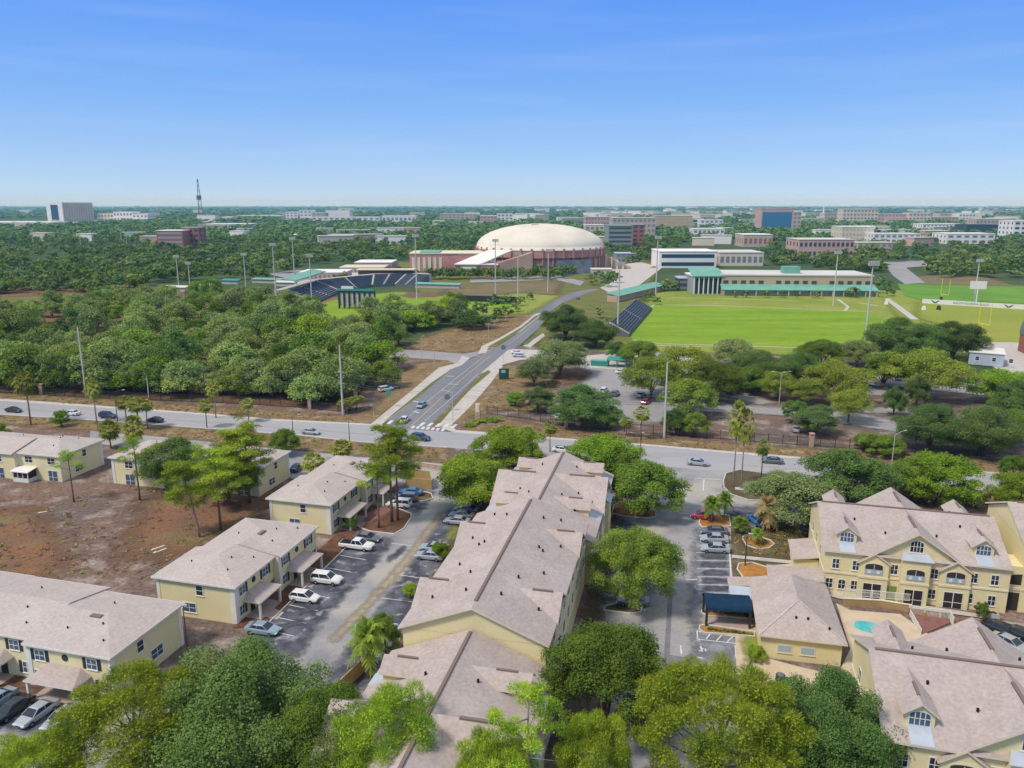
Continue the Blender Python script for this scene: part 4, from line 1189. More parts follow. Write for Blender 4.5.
townhouse('townhouse', 'yellow townhouse block with hipped porch nearest the black car at lower left', (o1.x, o1.y, 0), TH, [(0, 12.4, 1.2), (12.4, 24.8, 1.0), (24.8, 37.0, 0)], 12.8)
TA = G(58.6, 456.6, 5.6); TA2 = G(102.5, 439, 5.6)
dA = along(TA, TA2, VX)
oA = Vector((TA.x, TA.y, 0)) + VX * dA
# its garden side faces us, so it is turned half round
tA = townhouse('townhouse', 'yellow townhouse block with white screened porch at the far left', (oA.x, oA.y, 0), TH + PI, [(0, 10.6, 0), (10.6, 32.0, 1.0)], dA, front=False, rise=1.5)
TB = G(103.5, 459, 5.6); TB2 = G(258, 470, 5.6); TB3 = G(292, 451, 5.6)
dB = along(TB2, TB3, VX); lB = along(TB, TB2, UX)
oB = Vector((TB2.x, TB2.y, 0)) + VX * dB
townhouse('townhouse', 'yellow townhouse block half hidden behind the pine cluster', (oB.x, oB.y, 0), TH + PI, [(0, lB / 2, 0), (lB / 2, lB, .8)], dB, front=False, rise=1.4)
# screened porch of the far-left block
mb = MB(); B = ((0, dA - .4, 0), (1, 0), (0, 1))
mb.bar(B, 6.5, 10.3, 0, .8, .02, 2.2)
for a in (6.5, 7.75, 9.0, 10.2): mb.bar(B, a, a + .12, .8, 2.25, 2.05, 2.2)
mb.slab([(6.2, dA - .4, 2.75), (10.6, dA - .4, 2.75), (10.6, dA + 2.1, 2.3), (6.2, dA + 2.1, 2.3)], .14, 0, 0)
sp = mb.build('screened_porch', 'trim_white', tA)
MB().bar(B, 6.6, 10.2, .8, 2.24, .02, 2.0).build('screen', 'screen_dark', sp)

# clubhouse
CH = G(758, 635, 3.3)
CW, CD = 10.4, 15.6
ch = thing('clubhouse', 'low hip roofed clubhouse beside the blue canvas awning', 'clubhouse', (CH.x, CH.y, 0), R(-12.5))
mb = MB(); mb.box(.5, CW - .5, .5, CD - .5, 0, 3.15); mb.build('wall', 'stucco', ch)
mb = MB(); zr = 5.9; h = CW / 2
mb.slab([(0, 0, 3.3), (CW, 0, 3.3), (h, h, zr)], .2); mb.slab([(CW, CD, 3.3), (0, CD, 3.3), (h, CD - h * .6, zr)], .2)
mb.slab([(0, CD, 3.3), (0, 0, 3.3), (h, h, zr), (h, CD - h * .6, zr)], .2); mb.slab([(CW, 0, 3.3), (CW, CD, 3.3), (h, CD - h * .6, zr), (h, h, zr)], .2)
cr = mb.build('roof', ['shingle', 'trim_cream'], ch)
mb = MB(); ridge(mb, (.1, .1, 3.34), (h, h, zr - .01), .3, .05); ridge(mb, (CW - .1, .1, 3.34), (h, h, zr - .01), .3, .05)
mb.build('hip_cap', 'shingle_light', cr)
pipes(cr, [(h - .5, 2.7, 4.6), (h + .9, 2.7, 4.6), (h + 3.3, 1.7, 4.1)])
F = ((0, .5, 0), (1, 0), (0, -1))
for a in (3.3, 6.0): window(ch, F, a, 1.15, 1.5, .85, 0, 'rail_blue', 1, 1, 'trim_cream')
mb = MB(); mb.box(-2.6, .4, 10.6, 15.4, 0, 2.9); fx = mb.build('side_entry', 'stucco', ch)
MB().slab([(-2.9, 13.2, 3.0), (.3, 13.2, 3.3), (.3, 15.7, 3.3), (-2.9, 15.7, 3.0)], .15).build('entry_roof', ['shingle', 'trim_cream'], fx)
MB().slab([(-2.8, 9.4, 2.98), (.2, 9.4, 3.05), (.2, 13.1, 3.05), (-2.8, 13.1, 2.98)], .16, 0, 0).build('flat_roof', 'metal_apron', fx)
# air conditioner behind the clubhouse
q = G(780, 682); ac = thing('air_conditioner', 'black round air conditioner unit on a pad behind the clubhouse', 'air conditioner', q, TH)
mb = MB(); mb.lathe([(0, .05), (.5, .05), (.55, .2), (.55, .95), (.5, 1.0), (.42, 1.02)], 16); mb.build('case', 'dark_metal', ac, True)
mb = MB(); mb.lathe([(.42, 1.02), (.2, 1.06), (0, 1.06)], 16); mb.build('fan_grille', 'sign_back', ac)
MB().box(-.8, .8, -.7, .7, 0, .08).build('pad', 'concrete', ac)
# blue barrel canopy over the entrance walk
a0, a1 = G(705, 627), G(750, 630)
an = thing('barrel_awning', 'blue canvas barrel canopy over the clubhouse entrance walk', 'awning', (a0 + a1) / 2, math.atan2((a1 - a0).y, (a1 - a0).x))
ln = (a1 - a0).length / 2
wA = along(a0, G(706, 613), VX)
mb = MB(); n = 12
arc = [(math.cos(PI * k / n), math.sin(PI * k / n)) for k in range(n + 1)]
for k in range(n):
    y0, z0 = (1 - arc[k][0]) * wA / 2, 2.55 + arc[k][1] * 1.15
    y1, z1 = (1 - arc[k + 1][0]) * wA / 2, 2.55 + arc[k + 1][1] * 1.15
    mb.slab([(-ln - .1, y0 - .05, z0), (ln + .1, y0 - .05, z0), (ln + .1, y1 - .05, z1), (-ln - .1, y1 - .05, z1)], .05, 0, 0)
mb.build('canvas', 'canvas_blue', an)
for x in (-ln, ln - .2):
    for y in (0, wA - .35):
        MB().box(x, x + .3, y, y + .3, 0, 2.6).build('post', 'dark_metal', an)
mb = MB()
mb.box(-ln, ln, .05, .15, 2.45, 2.56); mb.box(-ln, ln, wA - .2, wA - .1, 2.45, 2.56)
mb.build('rail', 'dark_metal', an)
# clipped low plants in the two awning beds
def low_plants(p, q, n, label, group):
    mb = MB(); rng = np.random.default_rng(n)
    me = quads_mesh('small_shrub', leaf_arrays(rng, [(0, 0, .14, .2)], 120, .11, None), ['leaf_dark'])
    for k in range(n):
        t = G(*between(p, q, (k + .5) / n))
        o = link('small_shrub', me); o.location = t + Vector((random.uniform(-.1, .1), random.uniform(-.15, .15), ground_z(t.x, t.y))); o.rotation_euler = (0, 0, k)
        tag(o, label, 'shrub', group)
low_plants((707, 612), (753, 617), 12, 'small dark shrub in the orange bed behind the awning', 'shrubs behind the awning')
low_plants((706, 630), (753, 636), 12, 'small dark shrub in the orange bed in front of the awning', 'shrubs in front of the awning')
# ================================================================== VEHICLES
for nm, c in dict(white=(.70, .70, .68), silver=(.40, .42, .44), grey=(.14, .15, .16), black=(.012, .012, .014), navy=(.015, .03, .075), blue=(.03, .13, .33), red=(.40, .02, .03), teal=(.10, .30, .32), pale_blue=(.28, .36, .44), bright_blue=(.02, .16, .45)).items():
    mat('paint_' + nm, c, .28, .5, coat=.6, metal=.25 if nm in ('silver', 'grey', 'pale_blue') else 0)
CARS = {}
def car_meshes(kind, col):
    if (kind, col) in CARS: return CARS[kind, col]
    d = {}
    L, Wd, Ht = {'sedan': (4.7, 1.82, 1.42), 'suv': (4.7, 1.9, 1.72), 'hatch': (4.2, 1.78, 1.52), 'pickup': (5.7, 1.95, 1.8)}[kind]
    hl, hw = L / 2, Wd / 2
    if kind == 'sedan': st = [(-hl, .72, .42, .78), (-hl + .12, .92, .28, .95), (-hl + .9, 1, .22, 1.0), (-.2, 1, .2, .95), (.9, 1, .2, .92), (1.5, .98, .22, .84), (hl - .2, .88, .28, .70), (hl, .66, .38, .58)]; cb = (-1.75, 1.15, -1.0, .35)
    elif kind == 'hatch': st = [(-hl, .76, .4, .88), (-hl + .1, .92, .28, 1.0), (-hl + .8, 1, .22, 1.02), (0, 1, .2, .98), (.9, 1, .2, .95), (hl - .6, .96, .24, .84), (hl - .15, .86, .28, .70), (hl, .66, .38, .58)]; cb = (-2.0, 1.1, -1.65, .25)
    elif kind == 'suv': st = [(-hl, .8, .45, 1.0), (-hl + .1, .94, .34, 1.08), (-hl + .8, 1, .3, 1.1), (0, 1, .28, 1.08), (1.0, 1, .28, 1.05), (hl - .5, .97, .3, .98), (hl - .12, .88, .34, .82), (hl, .7, .42, .66)]; cb = (-2.25, 1.05, -2.0, .3)
    else: st = [(-hl, .92, .5, 1.05), (-hl + .1, .97, .42, 1.1), (-.6, 1, .36, 1.12), (.6, 1, .34, 1.12), (1.5, 1, .34, 1.1), (hl - .3, .96, .36, 1.02), (hl, .8, .44, .8)]; cb = (-.65, 1.45, -.45, .75)
    mb = MB()
    sec = lambda x, f, zb, zt: [(x, -hw * f * .86, zb), (x, hw * f * .86, zb), (x, hw * f, zb + .16), (x, hw * f, zt - .16), (x, hw * f * .9, zt), (x, -hw * f * .9, zt), (x, -hw * f, zt - .16), (x, -hw * f, zb + .16)]
    rings = [sec(*s) for s in st]
    i0 = 0
    for r in rings: mb.v += r
    for k in range(len(rings) - 1):
        for q in range(8):
            w = (q + 1) % 8
            mb.f.append((k * 8 + q, k * 8 + w, k * 8 + 8 + w, k * 8 + 8 + q)); mb.m.append(0)
    mb.f.append(tuple(range(7, -1, -1))); mb.m.append(0)
    e = (len(rings) - 1) * 8
    mb.f.append(tuple(range(e, e + 8))); mb.m.append(0)
    if kind == 'pickup':          # open bed
        mb.box(-hl + .15, -.75, -hw + .16, hw - .16, 1.06, 1.125, 1)
    d['body'] = mb.mesh('car_body', ['paint_' + col, 'vent_black'])
    b0, b1, r0, r1 = cb
    zb = st[3][3] - .04
    w0, w1 = hw * .9, hw * .70
    mb = MB()
    mb.hexa([(b0, -w0, zb), (b1, -w0, zb), (b1, w0, zb), (b0, w0, zb), (r0, -w1, Ht - .05), (r1, -w1, Ht - .05), (r1, w1, Ht - .05), (r0, w1, Ht - .05)])
    d['windows'] = mb.mesh('car_windows', ['glass_dark'])
    mb = MB()
    x0, x1 = r0 - .04, r1 + .05
    mb.hexa([(x0, -w1 - .03, Ht - .07), (x1, -w1 - .03, Ht - .07), (x1, w1 + .03, Ht - .07), (x0, w1 + .03, Ht - .07), (x0 + .12, -w1 + .08, Ht), (x1 - .12, -w1 + .08, Ht), (x1 - .12, w1 - .08, Ht), (x0 + .12, w1 - .08, Ht)])
    fx = [(b0 - .0, r0), (b1, r1), ((b0 + b1) / 2 - .1, (r0 + r1) / 2 - .15)]
    for xb, xr in fx:             # pillars
        for sg in (-1, 1):
            y0, y1 = sg * (w0 + .012), sg * (w1 + .012)
            mb.tube([(xb, y0, zb), (xr, y1, Ht - .06)], .045, 4)
    d['roof'] = mb.mesh('car_roof', ['paint_' + col])
    r = .34 if kind in ('suv', 'pickup') else .31
    mb = MB(); mb.tube([(0, -.11, 0), (0, .11, 0)], r, 14); d['wheel'] = mb.mesh('car_wheel', ['tyre'])
    mb = MB(); mb.tube([(0, -.12, 0), (0, .12, 0)], r * .6, 10); d['hub'] = mb.mesh('wheel_hub', ['hub'])
    d['wr'] = r; d['wx'] = (hl * .60, -hl * .58); d['hw'] = hw - .1
    zf = st[-2][3]
    mb = MB(); mb.box(hl - .1, hl + .015, -hw * .36, hw * .36, st[-1][2] + .05, st[-1][3] - .03); d['grille'] = mb.mesh('car_grille', ['vent_black'])
    mb = MB(); mb.box(-.12, .07, -.2, .2, -.06, .07); d['headlight'] = mb.mesh('headlight', ['lamp_lens'])
    mb = MB(); mb.box(-.05, .12, -.17, .17, -.08, .1); d['taillight'] = mb.mesh('taillight', ['tail_red'])
    d['hx'] = (hl - .07, zf - .16); d['tx'] = (-hl + .03, st[1][3] - .16)
    CARS[kind, col] = d
    return d
def car(kind, col, px, ang, label, group=None, cat='car', name=None, real=False):
    p = px if real else G(*px)
    d = car_meshes(kind, col)
    t = thing(name or ('pickup_truck' if kind == 'pickup' else 'parked_car'), label, cat, (p[0], p[1], 0.0), R(ang), group)
    t.location.z = ground_z(p[0], p[1])
    link('body', d['body'], t); w = link('windows', d['windows'], t); link('roof', d['roof'], t); link('grille', d['grille'], t)
    for x in d['wx']:
        for s in (-1, 1):
            o = link('wheel', d['wheel'], t); o.location = (x, s * d['hw'], d['wr'])
            link('hub', d['hub'], o)
    for s in (-1, 1):
        o = link('headlight', d['headlight'], t); o.location = (d['hx'][0], s * d['hw'] * .72, d['hx'][1])
        o = link('taillight', d['taillight'], t); o.location = (d['tx'][0], s * d['hw'] * .78, d['tx'][1])
    return t
gW, gE, gR, gN = 'cars parked in the west lot', 'cars parked in the east lot', 'cars on the roads', 'cars on the campus side'
car('pickup', 'white', (357, 549), -14, 'white pickup truck with open bed in the west lot', gW, 'pickup truck')
car('sedan', 'grey', (367, 541), -14, 'dark grey sedan behind the white pickup truck', gW)
car('suv', 'white', (327, 583), -13, 'white wagon with roof rails in the stall below the pickup', gW)
car('hatch', 'white', (305, 601), -13, 'white hatchback in the stall nearest the townhouse porch', gW)
car('sedan', 'pale_blue', (263, 633), -13, 'pale blue car half under the big oak at the lot corner', gW)
car('suv', 'white', (399, 507), 170, 'white car beside the brick path island', gW)
car('suv', 'grey', (405, 501), 170, 'dark grey car between the white car and the blue car', gW)
car('sedan', 'blue', (411, 495), 170, 'blue sedan beside the tan refuse enclosure', gW)
car('sedan', 'silver', (457, 524), 166, 'silver sedan lowest of the row under the bright oak', gW)
car('sedan', 'grey', (462, 518), 166, 'dark teal grey sedan second up in the row under the bright oak', gW)
car('sedan', 'navy', (466, 513), 166, 'navy sedan third up in the row under the bright oak', gW)
car('sedan', 'navy', (470, 508), 166, 'navy sedan fourth up in the row under the bright oak', gW)
car('suv', 'black', (474, 502), 166, 'black car topmost of the row under the bright oak', gW)
car('sedan', 'silver', (430, 559), 166, 'silver sedan alone in a stall beside the middle building', gW)
car('sedan', 'silver', (434, 551), 166, 'silver car mostly hidden behind the lone silver sedan', gW)
car('sedan', 'pale_blue', (370, 634), 166, 'blue grey sedan beside the feather palm', gW)
car('sedan', 'navy', (298, 470), 76, 'dark car at the end of the townhouse behind the pines', gW)
gS = 'cars parked at lower left'
car('sedan', 'pale_blue', (-4, 706), -109, 'pale blue sedan cut by the left edge of the picture', gS)
car('sedan', 'black', (13, 714), -109, 'black sedan leftmost of the row in front of the porch', gS)
car('sedan', 'silver', (38, 718), -109, 'silver sedan right of the black sedan', gS)
car('sedan', 'silver', (64, 722), -109, 'silver sedan half hidden by the yellow pine', gS)
car('sedan', 'grey', (92, 726), -109, 'grey sedan hidden behind the yellow pine branches', gS)
car('sedan', 'silver', (715, 552), 172, 'silver sedan nearest in the row of the east lot', gE)
car('sedan', 'silver', (714, 542), 172, 'silver sedan second in the row of the east lot', gE)
car('sedan', 'grey', (714, 534.5), 172, 'dark grey sedan against the orange planting island', gE)
car('hatch', 'red', (702, 519), 166, 'red car behind the orange planting island', gE)
car('suv', 'bright_blue', (757, 524), 100, 'bright blue car nosed up to the brown lawn', gE)
car('sedan', 'black', (806, 533), 80, 'black car parked by the west end of the dormer building', gE)
car('sedan', 'grey', (633, 605), 170, 'dark car in the shade under the oak beside the middle building', gE)
car('sedan', 'black', (1001, 634), -55, 'black sedan in the court behind the pool building', gE)
car('sedan', 'black', (1022, 640), -55, 'black car at the right edge of the court', gE)
car('sedan', 'silver', (1009, 648), -60, 'silver car in front of the black sedan in the court', gE)
# main road
RA = -16
def rc(k, c, px, l, a=0, cat='car'): car(k, c, px, RA + a, l, gR, cat, 'driving_car')
rc('sedan', 'black', (14, 412), 'dark sedan leftmost on the main road')
rc('sedan', 'white', (72, 415), 'white sedan on the main road behind the small round tree', 180)
rc('suv', 'navy', (108, 418), 'dark blue car on the main road between the palms')
rc('sedan', 'black', (155, 422), 'black car on the main road right of the palm clump', 180)
rc('sedan', 'silver', (311, 434), 'silver sedan on the main road left of the crossing')
rc('suv', 'navy', (421, 440), 'blue car turning through the crossing', -6)
rc('sedan', 'silver', (698, 465), 'silver sedan on the main road opposite the entry')
rc('sedan', 'grey', (772, 463), 'grey car on the main road behind the short palm', 180)
rc('sedan', 'grey', (886, 470), 'dark car on the main road between two round oaks')
rc('sedan', 'white', (562, 452), 'white car on the main road beyond the long roof')
car('sedan', 'pale_blue', (421.5, 407), 257, 'pale blue sedan in the turn lane of the campus road', gR, 'car', 'driving_car')
car('sedan', 'white', (404, 422), 257, 'white car waiting at the mouth of the campus road', gR, 'car', 'driving_car')
car('sedan', 'grey', (578, 299), 77, 'dark car far up the campus road', gR, 'car', 'driving_car')
# campus side
car('sedan', 'white', (517, 354), -14, 'white car leaving the side street by the green sign', gN)
car('sedan', 'silver', (519, 357), -14, 'silver car beside the white car on the side street', gN)
car('suv', 'white', (386, 391), 40, 'white van parked on the dirt beside the fence corner', gN, 'van')
car('hatch', 'teal', (391, 389), 40, 'teal cart parked on the dirt beside the white van', gN)
car('suv', 'white', (604, 393), 70, 'white car in the campus lot behind the dark shrub', gN)
car('suv', 'grey', (615, 396), 70, 'dark grey van in the campus lot', gN)
car('sedan', 'red', (646, 404), 60, 'red car under the yellow green pines', gN)
car('sedan', 'silver', (641, 397), 60, 'silver car behind the red car', gN)
car('sedan', 'white', (622, 374), 10, 'white cart by the teal dumpsters', gN)
car('sedan', 'black', (888, 376), -10, 'black car in front of the far conifers', gN)
car('suv', 'white', (902, 381), -10, 'white truck between the conifers', gN)
car('sedan', 'silver', (796, 431), 70, 'silver car in the overflow lot beside the bushy tree', gN)
car('sedan', 'grey', (729, 393), 80, 'grey car in the shade at the lot edge', gN)
car('hatch', 'white', (560, 418), 60, 'white car behind the fence left of the dark shrub', gN)

# ================================================================== STREET FURNITURE
def street_lamp(px, h, arm, rz, label, group='street lamps', m='steel_pole', double=False):
    t = thing('street_lamp', label, 'street lamp', G(*px), rz, group)
    MB().tube([(0, 0, 0), (0, 0, h * .5), (0, 0, h)], [.11, .09, .06], 8).build('pole', m, t)
    for s in ((-1, 1) if double else (1,)):
        MB().tube([(0, 0, h - .1), (s * arm * .5, 0, h + .35), (s * arm, 0, h + .45)], .05, 6).build('arm', m, t)
        MB().hexa([(s * arm - .35, -.14, h + .38), (s * arm + .35, -.14, h + .38), (s * arm + .35, .14, h + .38), (s * arm - .35, .14, h + .38), (s * arm - .3, -.1, h + .52), (s * arm + .3, -.1, h + .52), (s * arm + .3, .1, h + .52), (s * arm - .3, .1, h + .52)]).build('lamp_head', 'steel_pole', t)
    return t
street_lamp((118, 424), 8.5, 2.2, .2, 'street lamp on the near verge left of the palms', m='dark_metal')
street_lamp((294, 448), 7.5, 1.6, .4, 'street lamp at the roadside in front of the back lane', m='dark_metal')
street_lamp((890, 479), 9.5, 3.2, .5, 'tall street lamp between the two round oaks')
street_lamp((453, 426), 8.8, 2.6, PI - .3, 'street lamp on the pavement corner of the campus road', m='concrete_pole')
street_lamp((434.5, 367), 8, 1.6, .3, 'street lamp with arm beside the campus pavement')
street_lamp((422, 359), 8, .7, .3, 'street lamp beside the side street mouth')
street_lamp((488.5, 341), 7.5, 2, .3, 'street lamp on the upper campus pavement')
street_lamp((779, 404), 9, 2.4, 0, 'double armed lot lamp among the trees', double=True)
street_lamp((584, 347), 7, .5, 0, 'plain lot lamp in front of the dark oaks')
street_lamp((350, 450), 6.5, .4, 0, 'slim dark pole on the near verge left of the tall pine', m='dark_metal')
street_lamp((640, 463), 6.5, .4, 0, 'slim dark pole on the near verge right of the long roof', m='dark_metal')
street_lamp((745, 566), 5.0, .5, 0, 'dark lamp post between the two orange beds', m='dark_metal')
street_lamp((188, 655), 6.5, .2, 0, 'brown post beside the lower left townhouse end', m='wood_pole')
# tall concrete power poles and their wires
PTOP = []
for k, (bx, by, tx, ty, lab) in enumerate([(86.5, 397, 79.5, 327, 'tall pale power pole leftmost beside the dense wood'), (343, 415, 339.5, 345, 'tall pale power pole at the fence corner of the wood'), (664, 438, 668, 362, 'tall pale power pole in front of the pines')]):
    p = G(bx, by); h = height_at(ty, p.y)
    t = thing('power_pole', lab, 'power pole', p, TH, 'power poles')
    MB().tube([(0, 0, 0), (0, 0, h)], [.30, .17], 10).build('pole', 'concrete_pole', t)
    c = MB()
    for q in (.46, .54, .62): c.tube([(-.9, 0, h * q), (.9, 0, h * q)], .06, 5)
    c.build('insulator_bracket', 'steel_pole', t)
    PTOP.append((p, h))
d0 = PTOP[1][0] - PTOP[0][0]; d1 = PTOP[2][0] - PTOP[1][0]
ends = [(PTOP[0][0] - d0, PTOP[0][1])] + PTOP + [(PTOP[2][0] + d1, PTOP[2][1]), (PTOP[2][0] + d1 * 2, PTOP[2][1])]
for q, (f, s) in enumerate([(.46, -.9), (.46, .9), (.54, .9), (.62, -.9)]):
    mb = MB()
    for (a, ha), (b, hb) in zip(ends, ends[1:]):
        pts = []
        for k in range(13):
            t = k / 12
            p = a.lerp(b, t) + UX * 0 + VX * s; p.z = (ha * (1 - t) + hb * t) * f - 1.6 * 4 * t * (1 - t)
            pts.append(p)
        mb.tube(pts, .028, 4)
    tag(mb.build('power_line', 'sign_back'), 'thin power wire strung between the pale poles along the main road', 'power line', 'power wires along the road')
for (bx, by, h, lab) in [(149, 398, 6, 'short pale post at the roadside left of the wood corner'), (206, 404, 9.5, 'wooden pole with cross arm in front of the wood')]:
    t = thing('utility_pole', lab, 'pole', G(bx, by), TH)
    MB().tube([(0, 0, 0), (0, 0, h)], [.17, .12], 8).build('pole', 'concrete_pole' if h < 7 else 'wood_pole', t)
    if h > 7: MB().box(-1.1, 1.1, -.06, .06, h - .7, h - .55).build('cross_arm', 'wood_pole', t)
# picket fence with brick pillars along the campus edge
def picket_fence(pts, label, pillars, h=2.3):
    P = [G(*p) for p in pts]
    t = thing('picket_fence', label, 'fence', P[0], 0)
    pk, rl = MB(), MB()
    for a, b in zip(P, P[1:]):
        L = (b - a).length; n = int(L / .24); d = (b - a) / L
        for k in range(n):
            q = a + d * (k * .24) - P[0]
            pk.box(q.x - .022, q.x + .022, q.y - .022, q.y + .022, .05, h)
        for z in (.25, h - .3):
            rl.tube([a - P[0] + Vector((0, 0, z)), b - P[0] + Vector((0, 0, z))], .04, 4)
        for k in range(int(L / 3.2)):
            q = a + d * (k * 3.2) - P[0]; rl.box(q.x - .06, q.x + .06, q.y - .06, q.y + .06, 0, h + .15)
    pk.build('pickets', 'dark_metal', t); rl.build('rails', 'dark_metal', t)
    for (px, py) in pillars:
        q = G(px, py) - P[0]
        MB().box(q.x - .45, q.x + .45, q.y - .45, q.y + .45, 0, 3.0).box(q.x - .55, q.x + .55, q.y - .55, q.y + .55, 3.0, 3.25).build('pillar', 'brick_pillar', t)
picket_fence([(-150, 385), (0, 393), (90, 398), (240, 404), (300, 408), (338, 412), (352, 406), (360, 398)], 'black picket fence with brick pillars in front of the dense wood', [(42, 394.5), (310, 409), (356, 403)])
picket_fence([(487, 414), (530, 420), (562, 426), (640, 433), (740, 441), (820, 447), (900, 452), (1000, 458)], 'black picket fence with brick pillars in front of the campus lots', [(566, 427), (811, 446.5)])
# monument at the campus corner
t = thing('monument', 'pale capped brick monument on the low hedge at the corner', 'monument', G(478, 419), TH)
MB().box(-.7, .7, -.5, .5, 0, 2.0).build('base', 'brick_pillar', t)
MB().prism(rounded((0, 0), .62, .42, 0, 12), 2.0, 4.1).build('cap', 'trim_cream', t)
# signs
def sign(px, h, w, hh, label, m='sign_back', round_=False, rz=TH):
    t = thing('road_sign', label, 'sign', G(*px), rz)
    MB().tube([(0, 0, 0), (0, 0, h)], .05, 6).build('post', 'steel_pole', t)
    mb = MB(); F = ((0, -.06, 0), (1, 0), (0, -1))
    if round_: mb.face_prism(F, [(w / 2 * math.cos(k * PI / 8), h + w / 2 * math.sin(k * PI / 8)) for k in range(16)], 0, .05)
    else: mb.face_prism(F, outline(-w / 2, w / 2, h - hh, h, 0), 0, .05)
    mb.build('sign_panel', m, t)
sign((447.5, 411), 4.0, 1.7, 1, 'round grey sign back on the campus road verge', 'sign_back', True)
sign((389, 407), 4.0, 1.7, 1, 'round teal sign beside the campus road pavement', 'teal_sheet', True)
sign((503.5, 364), 6.0, 1.8, 1, 'round dark sign at the side street corner', 'sign_back', True)
sign((374, 419), 3.4, .7, .9, 'small square sign at the pavement end', 'sign_back')
sign((399.5, 395), 2.6, .6, .8, 'small dark sign on the pavement verge', 'dark_metal')
t = thing('notice_board', 'dark green notice board beside the pavement', 'notice board', G(504, 379.5), TH + .3)
MB().box(-1.6, 1.6, -.15, .15, .15, 3.6).build('board', 'sign_green', t)
MB().bar(((0, -.15, 0), (1, 0), (0, -1)), -.9, .5, 2.2, 3.2, .01, .04).build('panel', 'rail_blue', t)
for s in (-1.4, 1.4): MB().box(s - .1, s + .1, -.1, .1, 0, .6).build('leg', 'dark_metal', t)
# teal dumpsters
for px, lab in (((600, 366), 'long dark green dumpster left of the teal shed'), ):
    t = thing('dumpster', lab, 'dumpster', G(*px), TH)
    MB().hexa([(-3, -1.2, .2), (3, -1.2, .2), (3, 1.2, .2), (-3, 1.2, .2), (-3.2, -1.3, 2.0), (3.2, -1.3, 2.0), (3.2, 1.3, 2.0), (-3.2, 1.3, 2.0)]).build('bin', 'teal_sheet', t)
    MB().box(-3.2, 3.2, -1.3, 1.3, 2.0, 2.1).build('lid', 'green_metal', t)
t = thing('open_shed', 'teal open sided shed on posts beside the dumpster', 'shed', G(617, 367), TH)
MB().slab([(-3.4, -2.4, 2.9), (3.4, -2.4, 2.9), (3.4, 2.4, 3.3), (-3.4, 2.4, 3.3)], .2, 0, 0).build('roof', 'teal_sheet', t)
for x in (-3.1, 0, 3.1):
    for y in (-2.1, 2.1): MB().box(x - .12, x + .12, y - .12, y + .12, 0, 2.85).build('post', 'teal_sheet', t)
# refuse enclosure of the west lot, low garden wall, railings
def fence_panel(name, pts, h, m, label, cat, cap=None, z=0, w=.16):
    P = [G(x, y, 0) for x, y in pts]
    t = thing(name, label, cat, P[0], 0)
    mb = MB()
    for a, b in zip(P, P[1:]): mb.prism([p - Vector(P[0][:2]) for p in strip_pts(a, b, w)], z, z + h)
    mb.build('panel', m, t)
    if cap:
        mb = MB()
        for a, b in zip(P, P[1:]): mb.prism([p - Vector(P[0][:2]) for p in strip_pts(a, b, w + .12)], z + h, z + h + .12)
        mb.build('cap', cap, t)
    return t
fence_panel('refuse_enclosure', [(406, 487), (432, 490), (430, 481), (408, 478), (406, 487)], 2.1, 'timber_tan', 'tan board refuse enclosure on the island by the back lane', 'enclosure')
fence_panel('board_fence', [(338, 697), (372, 664)], 1.9, 'timber_tan', 'tan board fence beside the feather palm', 'fence')
fence_panel('garden_wall', [(372, 463), (422, 467), (443, 470), (470, 480)], .9, 'brick_pillar', 'low wall between the back lane and the verge', 'wall', 'concrete')
fence_panel('terrace_wall', [(843, 605), (880, 607), (911, 612)], 1.0, 'timber_tan', 'tan terrace wall behind the pool', 'wall', 'trim_cream')
fence_panel('pool_wall', [(894, 608), (925, 617)], .7, 'timber_tan', 'low tan wall between pool court and terrace', 'wall')
def railing(pts, label, h=1.15, z=0, m='trim_white'):
    P = [G(x, y, 0) for x, y in pts]
    t = thing('railing', label, 'railing', P[0], 0)
    rl, bl = MB(), MB()
    for a, b in zip(P, P[1:]):
        L = (b - a).length; d = (b - a) / L
        for zz in (.12, h): rl.tube([a - P[0] + Vector((0, 0, z + zz)), b - P[0] + Vector((0, 0, z + zz))], .045, 4)
        for k in range(int(L / .16) + 1):
            q = a + d * min(L, k * .16) - P[0]; bl.box(q.x - .02, q.x + .02, q.y - .02, q.y + .02, z + .1, z + h)
        for k in range(int(L / 1.9) + 1):
            q = a + d * min(L, k * 1.9) - P[0]; rl.box(q.x - .06, q.x + .06, q.y - .06, q.y + .06, z, z + h + .1)
    rl.build('rails', m, t); bl.build('balusters', m, t)
railing([(843, 602), (880, 605), (909, 608)], 'white railing above the tan terrace wall', 1.1, 1.0)
railing([(909, 614.5), (949, 620)], 'white railing along the brick terrace', 1.3)
railing([(949, 619), (953, 627)], 'short white railing at the terrace corner', 1.3)
railing([(909, 614.5), (921, 636)], 'white railing down the side of the brick terrace', .9)
# shade lounge on the pool court
mb = MB()
# air conditioners by the east building
for px, lab in (((986, 619), 'pale air conditioner unit left of the breezeway'), ((993, 620), 'darker air conditioner unit nearest the breezeway')):
    t = thing('air_conditioner', lab, 'air conditioner', G(*px), TH)
    MB().box(-.5, .5, -.45, .45, .05, 1.1).build('case', 'steel_pole', t)
    MB().lathe([(0, 1.12), (.38, 1.12), (.4, 1.1)], 14).build('fan_grille', 'dark_metal', t)
for px, rz, lab in (((158, 548), .9, 'pale plank lying on the red dirt, upper of the pair'), ((160, 551), .9, 'pale plank lying on the red dirt, lower of the pair'), ((45, 512), .6, 'pale board lying on the sandy yard')):
    q = G(*px); o = MB().box(-1.1, 1.1, -.16, .16, 0, .09).box(-.9, -.6, -.2, .2, .09, .12).build('plank', 'trim_cream'); o.location = (q.x, q.y, ground_z(q.x, q.y)); o.rotation_euler = (0, 0, rz)
    tag(o, lab, 'plank')
